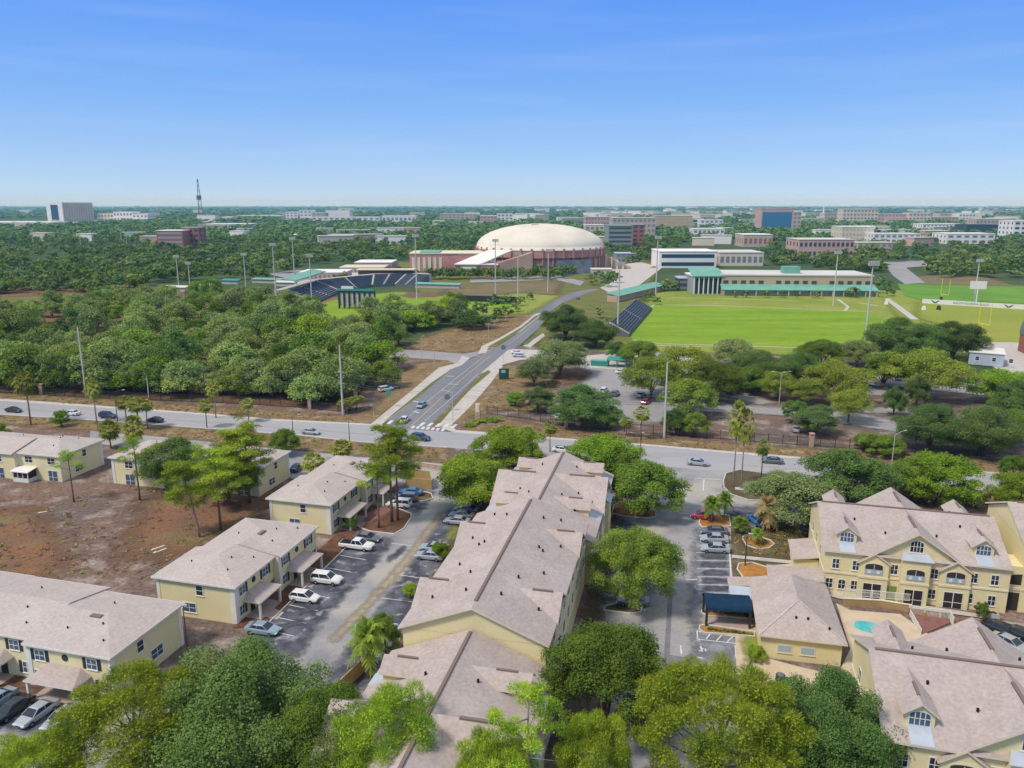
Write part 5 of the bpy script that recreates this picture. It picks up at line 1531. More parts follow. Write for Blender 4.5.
# ================================================================== TREES, one by one
gB = None
crown_at(BIG[1], 'big_oak', 'big dark green oak at the bottom left, largest crown there', 236, 698, 82, 13)
crown_at(DP[1], 'yellow_pine', 'yellow green spreading pine over the silver cars at lower left', 132, 722, 70, 12, frac=.62, rz=.5)
crown_at(DP[0], 'yellow_pine', 'yellow green pine in the bottom left corner', 24, 778, 52, 10, frac=.62, rz=2.2)
crown_at(BIG[0], 'big_oak', 'mid green oak between the big dark oak and the yellow pine', 322, 728, 54, 11.5)
crown_at(DP[0], 'yellow_pine', 'bright yellow green pine overlapping the near gable roof', 392, 738, 60, 14, frac=.66, rz=4)
crown_at(BIG[0], 'big_oak', 'green oak at the bottom edge under the near gable roof', 350, 772, 62, 10)
crown_at(PINES[4], 'open_pine', 'open pine with pale bare limbs at the bottom centre', 528, 722, 48, 17, frac=.8, rz=1.3)
crown_at(DP[0], 'yellow_pine', 'low yellow green pine at the bottom edge left of the open pine', 492, 775, 46, 13, frac=.66, rz=.2)
crown_at(DP[0], 'yellow_pine', 'yellow green pine at the bottom edge below the dark oak', 596, 758, 40, 14, frac=.66, rz=2.9)
crown_at(BIG[0], 'big_oak', 'large dark oak beside the near gable roof and the driveway', 606, 666, 62, 13)
crown_at(BIGPINE, 'huge_pine', 'huge yellow green pine at the bottom below the hatched stall', 720, 728, 82, 15, frac=.6, rz=.8)
crown_at(BIG[1], 'big_oak', 'green oak behind the clubhouse, right of the huge pine', 833, 716, 57, 12)
crown_at(OAK[2], 'street_oak', 'small oak under the gable of the pool building', 882, 758, 26, 7)
base_at(PALM[2], 'feather_palm', 'feather palm beside the tan board fence', 368, 678, 5.6, s=1.2)
crown_at(OAK[0], 'street_oak', 'small bushy tree left of the near gable end', 385, 633, 14, 5)
crown_at(BIG[0], 'street_oak', 'large round oak right of the long roof, over the driveway', 634, 560, 42, 12, frac=.6)
crown_at(OAK[0], 'street_oak', 'green oak on the kerbed orange island', 648, 482, 36, 10)
crown_at(OAK[1], 'street_oak', 'green oak behind the far end of the long roof', 603, 450, 34, 9.5)
crown_at(OAK[0], 'street_oak', 'smaller oak right of the oak at the far end of the long roof', 625, 462, 20, 8)
crown_at(OAK[1], 'street_oak', 'bright green oak over the parked navy cars', 474, 474, 35, 9.5)
crown_at(OAK[1], 'street_oak', 'bright green oak at the roadside behind the navy cars', 508, 441, 32, 9)
crown_at(OAK[0], 'street_oak', 'oak between the bright oak and the long roof', 527, 452, 18, 7)
base_at(PALM[0], 'cabbage_palm', 'short cabbage palm behind the far roof end', 550, 452, 6, s=.95)
base_at(PALM[0], 'cabbage_palm', 'cabbage palm in front of the roadside oak', 527, 463, 6.5, s=.95)
base_at(PINES[0], 'tall_pine', 'tall pine with two trunks on the brick island', 392, 522, 17.5, s=1.3, rz=.4)
base_at(PINES[0], 'tall_pine', 'second trunk of the tall pair on the brick island', 398, 520, 16.0, s=1.1, rz=2.4)
base_at(PINES[2], 'sparse_pine', 'thin pine in front of the tall pair on the brick island', 379, 528, 11.5, s=1.2)
# pine cluster on the red dirt
base_at(PINES[2], 'sparse_pine', 'thin sparse pine alone in front of the far left townhouse', 74, 502, 10.0, s=.95)
base_at(PINES[2], 'sparse_pine', 'thin pine with dark stem left of the pine cluster', 140, 501, 12.5, s=1.25)
base_at(PINES[1], 'leaning_pine', 'pale leaning pine nearest on the red dirt', 200, 537, 13, s=1.15, rz=2.6)
base_at(PINES[0], 'tall_pine', 'pine behind the leaning pine on the red dirt', 221, 530, 14.5, s=1.15)
base_at(PINES[0], 'tall_pine', 'bushy pine in the middle of the cluster', 240, 507, 15, s=1.2, rz=1.1)
base_at(PINES[0], 'tall_pine', 'pine at the right of the cluster beside the townhouse end', 250, 503, 15, s=1.25, rz=3.1)
crown_at(OAK[2], 'grey_green_oak', 'dark grey green oak behind the pine cluster', 172, 455, 32, 9.5)
crown_at(BIG[0], 'street_oak', 'dense green oak in the heart of the pine cluster', 226, 468, 29, 11)
crown_at(OAK[0], 'street_oak', 'small oak right of the pine cluster by the townhouse end', 285, 438, 14, 6)
crown_at(OAK[1], 'round_tree', 'small round tree between road and far left townhouse', 60, 416, 7.5, 4.2)
crown_at(OAK[1], 'street_oak', 'oak cut by the left edge above the far left roof', -6, 432, 14, 8)
for (bx, by, cy, r, l) in [(31, 425, 382, 12, 'tall palm left of the street lamp on the near verge'), (97, 423, 389, 9, 'tall palm between the dark blue car and the white sedan'), (127, 426, 402, 10, 'palm left in the clump by the black car'), (139, 430, 404, 11, 'palm right in the clump by the black car'), (148, 428, 405, 8, 'thin palm at the right of the clump by the black car'), (207, 428, 405, 8, 'palm left of the pair above the pine cluster'), (216, 418, 388, 8, 'taller palm of the pair above the pine cluster'), (249, 422, 403, 8, 'palm at the roadside above the right pines'), (98, 430, 388, 6, 'slim palm behind the dark blue car'), (164, 395, 383, 7, 'short palm at the wood edge')]:
    p = G(bx, by); h = max(3, height_at(cy, p.y)); rr = r / ppm(p.y, h)
    plant(PALM[0], 'cabbage_palm', l, 'palm', (p.x, p.y, 0), None, rr / 1.9, 'palms along the road', sz=h / 7.5)
for (bx, by, cy, r, l) in [(111, 448, 430, 11, 'bushy round palm left, in front of the back lane'), (136, 450, 428, 11, 'bushy round palm right, in front of the back lane'), (314, 478, 462, 12, 'dark feather palm behind the middle townhouse'), (342, 462, 448, 12, 'bushy palm on the verge beside the middle townhouse')]:
    p = G(bx, by); h = max(2.2, height_at(cy, p.y)); rr = r / ppm(p.y, h)
    plant(PALM[1], 'short_palm', l, 'palm', (p.x, p.y, 0), None, rr / 2.0, 'bushy palms of the lane', sz=h / 3.4)
for (bx, by, cy, r, l) in [(350, 411, 401, 10, 'palm left in the cluster at the fence corner'), (357, 410, 399, 9, 'palm right in the cluster at the fence corner'), (346, 413, 403, 8, 'lowest palm in the cluster at the fence corner')]:
    p = G(bx, by); h = max(2.2, height_at(cy, p.y)); rr = r / ppm(p.y, h)
    plant(PALM[0], 'cabbage_palm', l, 'palm', (p.x, p.y, 0), None, rr / 1.9, 'palms at the fence corner', sz=h / 7.5)
for (bx, by, cy, r, l) in [(733, 487, 418, 10, 'tall palm left of the pair on the entry island'), (741, 489, 424, 10, 'tall palm right of the pair on the entry island'), (761, 478, 447, 8, 'shorter palm on the entry island behind the oak'), (641, 440, 413, 9, 'palm in front of the campus pines'), (626, 437, 421, 8, 'yellow palm behind the dark campus shrub')]:
    p = G(bx, by); h = max(3, height_at(cy, p.y)); rr = r / ppm(p.y, h)
    plant(PALM[0], 'cabbage_palm', l, 'palm', (p.x, p.y, 0), None, rr / 1.9, 'palms east of the long roof', sz=h / 7.5)
base_at(PALM[2], 'feather_palm', 'small feather palm on the orange planting island', 711, 522, 3.6, s=.95)
base_at(PALM[2], 'feather_palm', 'smaller feather palm at the back of the orange planting island', 724, 517, 3.6, s=.75)
base_at(PALM[3], 'dead_palm', 'dying tan palm beside the blue car', 767, 530, 4.6, s=1.15)
base_at(PALM[2], 'feather_palm', 'low green feather palm in the round orange bed', 757, 545, 2.2, s=.6)
base_at(PALM[2], 'feather_palm', 'wide green feather palm on the brown lawn edge', 740, 534, 2.2, s=.9)
crown_at(OAK[2], 'street_oak', 'dark round oak left of the tall street lamp', 850, 468, 39, 10)
crown_at(OAK[1], 'street_oak', 'bright round oak right of the tall street lamp', 940, 472, 36, 9.5)
crown_at(OAK[0], 'street_oak', 'low half of the oak right of the tall street lamp', 914, 472, 22, 8.5)
crown_at(BIG[2], 'grey_oak', 'grey green oak at the west end of the dormer building', 790, 492, 40, 9)
crown_at(OAK[1], 'street_oak', 'green tree at the right edge in front of the road', 1015, 486, 20, 7)
crown_at(OAK[0], 'street_oak', 'small tree at the right edge on the verge', 1014, 464, 13, 5)
crown_at(OAK[0], 'yellow_green_tree', 'thin tree at the edge of the pool court wall', 985, 609, 4, 3)
low = oak('low_scrub', 77, 2.2, 2.0, 'leaf_dead', .05, 16, 900, .3, .08)
for k, (x, y, r) in enumerate([(922, 495, 12), (905, 492, 9), (968, 500, 13), (985, 496, 12), (955, 503, 10)]):
    crown_at(low, 'dry_scrub', 'low brown scrub behind the ridge of the dormer building', x, y, r, 1.8, 'shrub', group='brown scrub behind the ridge')
cyp = oak('column_shrub', 78, .6, 2.6, 'leaf_dark', .05, 14, 700, .2, .06, flat=1.3)
base_at(cyp, 'column_shrub', 'narrow dark evergreen against the dormer building', 978.5, 618, 2.6, 'shrub')
base_at(cyp, 'column_shrub', 'narrow dark evergreen at the corner of the white hatchback townhouse', 239.5, 619, 1.8, 'shrub')
base_at(cyp, 'column_shrub', 'narrow dark evergreen by the west annex of the dormer building', 804, 556, 2.4, 'shrub')
crown_at(OAK[0], 'garden_bush', 'green bush at the door of the middle townhouse', 350, 520, 7, 2.6, 'shrub')
crown_at(OAK[1], 'garden_bush', 'green bush on the strip behind the lone silver sedan', 441, 548, 9, 2.8, 'shrub')
crown_at(OAK[1], 'garden_bush', 'green bush on the strip at the middle building corner', 410, 588, 7, 2, 'shrub')
crown_at(OAK[0], 'garden_bush', 'green bush right of the feather palm', 383, 620, 10, 3, 'shrub')
crown_at(oak('red_bush', 79, 1.6, 2.6, 'leaf_red', .1, 14, 900, .25, .08), 'red_bush', 'red flowering shrub beside the big dark oak', 196, 673, 9, 4, 'shrub')
crown_at(OAK[1], 'garden_bush', 'yellow green bush at the corner of the clubhouse', 757, 651, 9, 2.2, 'shrub')
# north side of the road
NO = [
 (560, 356, 27, 10.5, BIG[2], 'pale olive tree on the red kerbed island by the notice board'),
 (534, 372, 17, 8, BIG[2], 'thin yellow green tree right of the notice board'),
 (538, 398, 15, 7, OAK[2], 'dark grey bushy tree behind the fence left of the dark shrub'),
 (582, 403, 30, 9, OAK[2], 'large dark shrub behind the brick pillar'),
 (608, 415, 14, 6, OAK[2], 'lower dark shrub right of the large one'),
 (566, 320, 24, 10, BIG[1], 'dark oak left of the pair beside the campus road'),
 (596, 332, 20, 9, BIG[1], 'dark oak right of the pair beside the campus road'),
 (652, 376, 28, 12, OLIVE, 'yellow green pine left in the campus pine group'),
 (684, 368, 32, 14, OLIVE, 'olive tree behind in the campus pine group'),
 (712, 378, 28, 12, BIG[0], 'green broad tree right in the campus pine group'),
 (690, 396, 26, 10, OAK[0], 'low green tree in front of the campus pine group'),
 (676, 420, 14, 6, OAK[2], 'dark round shrub beside the pale power pole'),
 (696, 423, 13, 6, OAK[0], 'green round shrub right of the dark one beside the pole'),
 (760, 366, 27, 9.5, BIG[1], 'dark green tree left of the double lot lamp'),
 (800, 366, 24, 9.5, BIG[1], 'dark green tree right of the double lot lamp'),
 (838, 380, 30, 12, OLIVE, 'tall broad pine at the right of the lot islands'),
 (805, 390, 19, 7, OLIVE, 'small pine in front of the lot islands'),
 (818, 418, 20, 7.5, OAK[2], 'bushy tree by the silver car in the overflow lot'),
 (795, 410, 12, 6, OAK[0], 'small light tree left of the bushy tree'),
 (905, 338, 33, 12, BIG[1], 'large dark oak in front of the football field'),
 (955, 338, 28, 11, BIG[1], 'dark grey oak left of the white trailer'),
 (885, 368, 26, 10, OAK[0], 'olive tree left of the far conifers'),
 (928, 372, 36, 11, OLIVE, 'wide yellow green pine under the dark oak'),
 (895, 400, 10, 8, OAK[2], 'blue green conifer left in the lot'),
 (918, 390, 11, 9, OAK[2], 'blue green conifer right in the lot'),
 (932, 424, 30, 11, BIG[1], 'dark oak left of the large roadside pair'),
 (985, 428, 34, 11.5, BIG[1], 'dark oak right of the large roadside pair'),
 (882, 444, 20, 3.5, OAK[0], 'low bright hedge bush behind the fence'),
 (870, 440, 14, 3.2, OAK[0], 'low hedge bush left end behind the fence'),
 (1000, 384, 26, 10, OAK[1], 'yellow green tree in front of the white trailer'),
 (1016, 400, 22, 11, OAK[2], 'dark tree at the right edge behind the roadside pair'),
 (1012, 425, 20, 9, OAK[0], 'green tree at the right edge beside the roadside pair'),
 (642, 352, 20, 9, BIG[0], 'olive tree at the corner of the soccer field fence'),
 (735, 352, 22, 9, BIG[2], 'pale tree behind the green broad pine group tree'),
 (822, 352, 22, 9, BIG[0], 'green tree behind the tall broad pine'),
 (858, 352, 18, 9, BIG[2], 'pale tree left of the large dark football oak'),
 (779, 384, 18, 8, OLIVE, 'yellow green tree under the double lot lamp'),
 (850, 404, 20, 9, OLIVE, 'yellow green pine over the lot islands'),
 (745, 378, 20, 8, OAK[0], 'low green tree at the shaded lot edge'),
 (620, 350, 14, 6, OAK[2], 'small dark tree behind the teal shed'),
 (515, 398, 9, 4, OAK[1], 'small bright bush by the fence behind the monument'),
]
for cx, cy, r, h, tp, l in NO:
    crown_at(tp, 'campus_tree', l, cx, cy, r, h, frac=.56, asp=1.0 if h < 5 else 1.32)
hedge = oak('hedge_clump', 80, 1.6, 1.4, 'leaf_bright', .02, 12, 700, .3, .05)
for k, (x, y, r) in enumerate([(494, 418, 9), (482, 420, 8), (470, 423, 7)]):
    crown_at(hedge, 'hedge', 'low clipped hedge around the corner monument', x, y, r, 1.0, 'hedge', group='hedge at the corner monument')
# the dense wood west of the campus road: every tree of it that shows
WT = []
for k, (lf, nl) in enumerate([('leaf_wood', 1500), ('leaf_wood', 1500), ('leaf_wood', 1600), ('leaf_dark', 1500), ('leaf_oak', 1500), ('leaf_bright', 1500), ('leaf_grey', 1400)]):
    t = oak('wood_tree', 100 + k, 5.2, 9.5, lf, .04, 46, int(nl * 3.4), .38, .25, q0=.17, q1=.19)
    # one mesh: crown and stem together
    a = t['crown']; b = t['trunk']
    co = np.empty(len(a.vertices) * 3, np.float32); a.vertices.foreach_get('co', co)
    bv = np.empty(len(b.vertices) * 3, np.float32); b.vertices.foreach_get('co', bv); bv = bv.reshape(-1, 3)
    bq = np.array([[bv[v] for v in (list(p.vertices) + [p.vertices[-1]])[:4]] for p in b.polygons if len(p.vertices) == 4])
    q = np.concatenate([co.reshape(-1, 4, 3), bq])
    mi = np.concatenate([np.zeros(len(a.polygons), np.int32), np.ones(len(bq), np.int32)])
    WT.append(quads_mesh('wood_tree', q, [lf, 'bark'], mi))
def inside(p, poly):
    x, y = p; c = False
    for i in range(len(poly)):
        (x1, y1), (x2, y2) = poly[i], poly[i - 1]
        if (y1 > y) != (y2 > y) and x < (x2 - x1) * (y - y1) / (y2 - y1) + x1: c = not c
    return c
WOOD = [Vector(G(*p)[:2]) for p in [(-60, 386), (0, 390), (150, 397), (255, 402), (335, 406), (342, 395), (385, 372), (395, 350), (430, 332), (462, 324), (470, 312), (410, 316), (330, 322), (300, 306), (190, 300), (90, 310), (-60, 316)]]
rng = random.Random(9)
pts = []
xs = [p.x for p in WOOD]; ys = [p.y for p in WOOD]
tries = 0
while tries < 30000 and len(pts) < 212:
    tries += 1
    p = (rng.uniform(min(xs), max(xs)), rng.uniform(min(ys), max(ys)))
    if not inside(p, WOOD): continue
    dmin = 5.9 if p[1] < 330 else 8
    if all((p[0] - q[0]) ** 2 + (p[1] - q[1]) ** 2 > dmin * dmin for q in pts): pts.append(p)
for k in range(22):
    q = G(-20 + k * 17, 387.5 + k * .75); pts.append((q.x, q.y + rng.uniform(0, 5)))
wood_label = 'broad leafy tree in the dense wood west of the campus road'
for k, p in enumerate(pts):
    w = rng.random()
    m = WT[rng.choice([0, 1, 2, 0, 1, 2, 3, 4, 4, 5, 6])]
    o = link('wood_tree', m)
    o.location = (p[0], p[1], 0); o.rotation_euler = (0, 0, rng.random() * 6.28)
    s = rng.uniform(.8, 1.42); o.scale = (s, s, s * rng.uniform(.72, 1.22))
    tag(o, wood_label, 'tree', 'trees of the dense wood')
for (x, y, r, h, mi_, l) in [(112, 300, 24, 9, 5, 'bright yellow green round tree on the clearing edge of the wood'), (440, 310, 17, 9, 5, 'bright yellow green tree in front of the ball field'), (415, 318, 20, 9, 5, 'green tree left of the bright tree in front of the ball field'), (398, 310, 18, 8, 4, 'bushy tree right of the scoreboard'), (380, 320, 22, 9, 4, 'broad tree below the scoreboard'), (470, 318, 18, 8, 3, 'dark green tree right of the bright tree'), (378, 352, 26, 10, 5, 'light green tree at the side street end of the wood'), (385, 372, 16, 8, 4, 'bright green tree nearest the dirt parking')]:
    o = link('wood_tree', WT[mi_]); zc = h * .6; p = G(x, y, zc); s = r / ppm(p.y, zc) / 5.2
    o.location = (p.x, p.y, 0); o.scale = (s, s, h / 9.5); tag(o, l, 'tree')

# ================================================================== STADIUMS AND FIELDS
def tower(bx, by, ty, label, w=1.9, bank=1.7, m='steel_pole', r=.42):
    p = G(bx, by); h = height_at(ty, p.y)
    t = thing('light_tower', label, 'floodlight tower', p, TH + .2, 'floodlight towers of the fields')
    MB().tube([(0, 0, 0), (0, 0, h)], [r, r * .55], 10).build('pole', 'concrete_pole', t)
    mb = MB()
    for k in range(3): mb.box(-w, w, -.15, .15, h - bank * (k + .5) / 3 - .1, h - bank * (k + .5) / 3 + .1)
    mb.build('cross_arm', m, t)
    mb = MB()
    for k in range(3):
        z = h - bank * (k + .5) / 3
        for q in range(6): mb.box(-w + .1 + q * w * .36, -w + .1 + q * w * .36 + w * .26, -.6, -.16, z - .3, z + .3)
    mb.build('lamp_bank', 'steel_pole', t)
TW = [(246, 287, 253, 'floodlight tower left of the wood gap'), (275.5, 290, 243, 'floodlight tower left of the ball park stand'), (295.5, 292, 237, 'tall floodlight tower by the green stand roof'), (312, 302, 254, 'floodlight tower at the ball park corner'), (417, 301, 234, 'tall floodlight tower at the right end of the ball park seats'), (495.5, 294, 239, 'floodlight tower in front of the arena ramp'), (518, 297, 252, 'shorter floodlight tower in front of the arena'), (548, 292, 249, 'floodlight tower in front of the arena glass'), (617.5, 334, 262, 'floodlight tower beside the navy bleachers'), (655.5, 298, 236, 'floodlight tower at the corner of the soccer field'), (833, 306, 251, 'floodlight tower in front of the green roofed building'), (864, 351, 261, 'nearest tall floodlight tower at the soccer field corner'), (974, 302, 259, 'floodlight tower behind the banner'), (179, 287, 255, 'floodlight tower at the left of the wood, slim'), (190, 285, 262, 'floodlight pair tower at the left of the wood'), (34, 249, 230, 'far floodlight tower at the left'), (122, 247, 229, 'far floodlight tower left of the red building'), (127, 246, 235, 'short far floodlight tower left of the red building'), (81, 246, 230, 'far slim floodlight tower under the white slab')]
for a in TW: tower(*a)
# ball park stand: a curved bank of navy seats
def bank_of_seats(name, label, front, back, zf, zb, rows, group=None, m='seat_navy'):
    # front, back: poly-lines of ground points; steps climb from front to back
    o = Vector(front[0]); t = thing(name, label, 'grandstand', o, 0, group)
    st, se, ai = MB(), MB(), MB()
    for k in range(rows):
        f0, f1 = k / rows, (k + 1) / rows
        z = zf + (zb - zf) * f1
        for (a, b, c, d) in zip(front, front[1:], back, back[1:]):
            p = [a.lerp(c, f0) - o, b.lerp(d, f0) - o, b.lerp(d, f1) - o, a.lerp(c, f1) - o]
            st.hexa([(q.x, q.y, 0) for q in p] + [(q.x, q.y, z) for q in p])
            p2 = [a.lerp(c, f0 + .25 / rows) - o, b.lerp(d, f0 + .25 / rows) - o, b.lerp(d, f0 + .8 / rows) - o, a.lerp(c, f0 + .8 / rows) - o]
            cc = sum(p2, Vector()) / 4
            p2 = [cc + (q - cc) * .965 for q in p2]
            se.hexa([(q.x, q.y, z + .002) for q in p2] + [(q.x, q.y, z + .55) for q in p2])
    st.build('steps', 'seat_dark', t); se.build('seats', m, t)
    for (a, b, c, d) in list(zip(front, front[1:], back, back[1:])):
        for f in (0.02, .5):
            p, q = a.lerp(b, f) - o, c.lerp(d, f) - o
            w = (b - a).normalized() * .7
            MB().hexa([p - w, p + w, q + w, q - w] + [v + Vector((0, 0, zz)) for v, zz in ((p - w, zf + .6), (p + w, zf + .6), (q + w, zb + .7), (q - w, zb + .7))]).build('aisle', 'concrete', t)
    return t
fr = [G(318, 303), G(340, 293), G(372, 287), G(395, 286), G(416, 287)]
bk = []
for q, off in zip(fr, [(-26, 8), (-22, 22), (-4, 30), (4, 30), (6, 28)]): bk.append(q + Vector((off[0], off[1], 0)))
bs = bank_of_seats('ballpark_stand', 'navy seats of the ball park stand with pale aisles', fr, bk, 1.0, 5.6, 11)
mb = MB(); o = fr[0]
for a, b in zip(bk, bk[1:]): mb.prism([p - Vector(o[:2]) for p in strip_pts(a + VX * 2, b + VX * 2, 4.5)], 0, 6.3)
mb.build('concourse', 'concrete', bs)
pr = bk[2] - o
mb = MB(); mb.box(pr.x - 12, pr.x + 28, pr.y + 5, pr.y + 12, 0, 8.6); mb.build('press_box', 'arena_dark', bs)
mb = MB(); mb.box(pr.x - 13, pr.x + 29, pr.y + 3, pr.y + 13, 8.62, 9.2); mb.build('press_roof', 'trim_cream', bs)
c0, c1 = G(300, 291), G(324, 279)
t = thing('stand_canopy', 'green canopy roof over the left wing of the ball park stand', 'canopy', c0, 0)
d = Vector(bk[1]) - Vector(bk[0])
q0 = Vector(bk[0]) - c0; q1 = Vector(bk[1]) - c0
q0.z = 0; q1.z = 0
sh = Vector((9, -3, 0))
MB().slab([(q0.x + 2, q0.y + 6, 12.5), (q0.x + 2 + sh.x, q0.y + sh.y + 6, 11.8), (q1.x + sh.x, q1.y + sh.y, 12.2), (q1.x - 1, q1.y + 3, 13.2)], .5, 0, 0).build('roof', 'green_metal', t)
for q in (q0, (q0 + q1) / 2, q1): MB().tube([(q.x, q.y, 0), (q.x, q.y, 13.6)], .3, 6).build('post', 'steel_pole', t)
p = G(357, 309)
t = thing('scoreboard', 'back of the ball park scoreboard with dark frame and pale panels', 'scoreboard', p, TH + .1)
h = height_at(291, p.y); wd = 38 / ppm(p.y) / 2
MB().box(-wd, wd, .1, .5, 1.5, h).build('panel', 'steel_pole', t)
mb = MB()
for k in range(8): mb.box(-wd + k * wd * .28, -wd + k * wd * .28 + .9, -.45, .05, 0, h)
mb.box(-wd, wd, -.3, .06, h - .8, h); mb.build('frame', 'dark_metal', t)
MB().box(-wd, wd, -.4, .8, h + .01, h + 1.1).build('header', 'teal_sheet', t)
MB().box(-wd * .8, -wd * .15, -.3, .3, h + 1.12, h + 2.5).build('emblem_panel', 'trim_white', t)
p = G(480, 302); t = thing('batters_eye', 'long low dark green backstop screen behind the ball field', 'screen', p, TH)
MB().box(-12, 22, -.2, .2, 0, 3.6).build('screen', 'dark_metal', t)
# dugout roofs
for px, w, lab, m in (((176, 291), 9, 'small pale shed at the left of the wood gap', 'far_shed'), ((205, 289), 8, 'pale shed between the floodlight pair and the teal shed', 'far_shed'), ((286, 286), 8, 'pale shed beside the ball park gate', 'far_shed'), ((438, 288), 16, 'teal dugout roof at the right of the ball park', 'green_metal'), ((268, 283), 12, 'teal roof of the low shed left of the ball park', 'green_metal'), ((231, 284), 7, 'teal shed in the gap of the wood', 'teal_sheet')):
    t = thing('low_shed', lab, 'shed', G(*px), TH)
    MB().box(-w + .4, w - .4, -2, 2, 0, 2.8).build('wall', 'concrete', t); MB().slab([(-w, -2.6, 2.8), (w, -2.6, 2.8), (w, 2.6, 3.5), (-w, 2.6, 3.5)], .3, 0, 0).build('roof', m, t)
# soccer bleachers
bf = [G(629, 337), G(652, 310)]; bk2 = [G(613, 333), G(634, 305)]
bk2 = [bf[0] - UX * 9 + VX * 2, bf[1] - UX * 9 + VX * 2]
sb = bank_of_seats('soccer_bleachers', 'navy bleachers at the end of the soccer field', bf, bk2, .8, 5.0, 8)
t = thing('long_canopy', 'long low building with green roof behind the navy bleachers', 'building', G(636, 299), 0)
q0, q1 = G(612, 302) - G(636, 299), G(660, 290) - G(636, 299)
n_ = Vector((-(q1 - q0).y, (q1 - q0).x, 0)).normalized() * 4
MB().hexa([q0 - n_ * .8, q1 - n_ * .8, q1 + n_ * .8, q0 + n_ * .8] + [v + Vector((0, 0, 3.6)) for v in (q0 - n_ * .8, q1 - n_ * .8, q1 + n_ * .8, q0 + n_ * .8)]).build('wall', 'arena_brick', t)
z = Vector((0, 0, 1))
MB().slab([q0 - n_ + z * 3.6, q1 - n_ + z * 3.6, q1 + n_ + z * 5.2, q0 + n_ + z * 5.2], .3, 0, 0).build('roof', 'green_metal', t)
# goal posts and banner
for px, lab in (((944, 300), 'yellow goal post behind the banner'), ((983, 331), 'yellow goal post nearest the white trailer')):
    t = thing('goal_post', lab, 'goal post', G(*px), R(-80))
    s = 1.0
    MB().tube([(0, -2.0, 0), (0, -2.0, 2.6), (0, -.6, 3.2), (0, 0, 3.2)], .16, 6).build('stem', 'yellow_post', t)
    MB().tube([(-3.2, 0, 3.2), (3.2, 0, 3.2)], .14, 6).build('crossbar', 'yellow_post', t)
    for x in (-3.2, 3.2): MB().tube([(x, 0, 3.3), (x, 0, 12.5)], .14, 6).build('upright', 'yellow_post', t)
    MB().box(-.5, .5, -2.5, -1.5, .02, 2.0).build('pad', 'dark_metal', t)
b0, b1 = G(922, 303.5), G(1060, 312)
t = thing('banner_fence', 'long white banner with green lettering between the football fields', 'banner', b0, math.atan2((b1 - b0).y, (b1 - b0).x))
L = (b1 - b0).length
MB().box(0, L, -.1, .1, .1, 2.7).build('banner', 'trim_white', t)
def text(parent, s, size, loc, rot, m, name='lettering', ext=.02):
    cu = bpy.data.curves.new(name, 'FONT'); cu.body = s; cu.size = size; cu.extrude = ext; cu.align_x = 'CENTER'; cu.align_y = 'CENTER'
    cu.materials.append(M[m]); o = bpy.data.objects.new(name, cu); C.objects.link(o)
    me = bpy.data.meshes.new_from_object(o); bpy.data.objects.remove(o); o = link(name, me, parent)
    o.parent = parent; o.location = loc; o.rotation_euler = rot
    return o
text(t, 'SOUTH FLORIDA BULLS', 1.6, (L * .37, -.16, 1.4), (PI / 2, 0, 0), 'sign_green')
for f in (.10, .645):
    mb = MB(); F = ((0, -.1, 0), (1, 0), (0, -1)); x = L * f
    for sg in (-1, 1):
        mb.face_prism(F, [(x + sg * .2, .4), (x + sg * 1.5, 1.5), (x + sg * 2.4, 2.5), (x + sg * 1.2, 2.0), (x, 1.2)], .02, .06)
    mb.build('horned_emblem', 'sign_green', t)
p = G(976, 303); t = thing('target_board', 'white board on a post behind the banner', 'sign', p, TH)
MB().tube([(0, 0, 0), (0, 0, 8)], .35, 6).build('post', 'trim_white', t); MB().box(-4.2, 4.2, -.3, .3, 8, 12.5).build('board', 'trim_white', t)
# white trailer and the curved roof building at the right edge
p = G(968, 365); q = G(1003, 368); ln = (q - p).length
t = thing('site_trailer', 'white flat roofed trailer building beside the dark oak', 'trailer', p, math.atan2((q - p).y, (q - p).x))
MB().box(0, ln, 0, 13, .3, 4.6).build('wall', 'metal_apron', t); MB().box(-.3, ln + .3, -.3, 13.3, 4.6, 4.85).build('roof', 'trim_white', t)
for x in (2.5, 7.5, 12.5): window(t, ((0, 0, 0), (1, 0), (0, -1)), x, 2.0, 1.1, 1.3, 0, 'glass_dark', 1, 2)
p = G(1040, 362); t = thing('curved_roof_hall', 'brick based hall with curved grey roof at the right edge', 'hall', p, TH)
MB().box(0, 26, 0, 22, 0, 7).build('base', 'brick_red', t)
mb = MB(); n = 8
for k in range(n):
    a0, a1 = PI / 2 * k / n, PI / 2 * (k + 1) / n
    f = lambda a: (6 - 6 * math.sin(a) - .2, 7.05 + 11 * (1 - math.cos(a)) + 0)
    (xa, za), (xb, zb) = ((1 - math.sin(a0)) * 0 + (1 - math.cos(a0)) * 7 - .2, 7.05 + math.sin(a0) * 11), ((1 - math.cos(a1)) * 7 - .2, 7.05 + math.sin(a1) * 11)
    mb.hexa([(xa, -.2, 7.02), (xb, -.2, 7.02), (xb, 22.2, 7.02), (xa, 22.2, 7.02), (xa, -.2, za + .01), (xb, -.2, zb), (xb, 22.2, zb), (xa, 22.2, za + .01)])
mb.box(6.8, 26, -.2, 22.2, 7.02, 18.05); mb.build('curved_roof', 'sign_back', t)
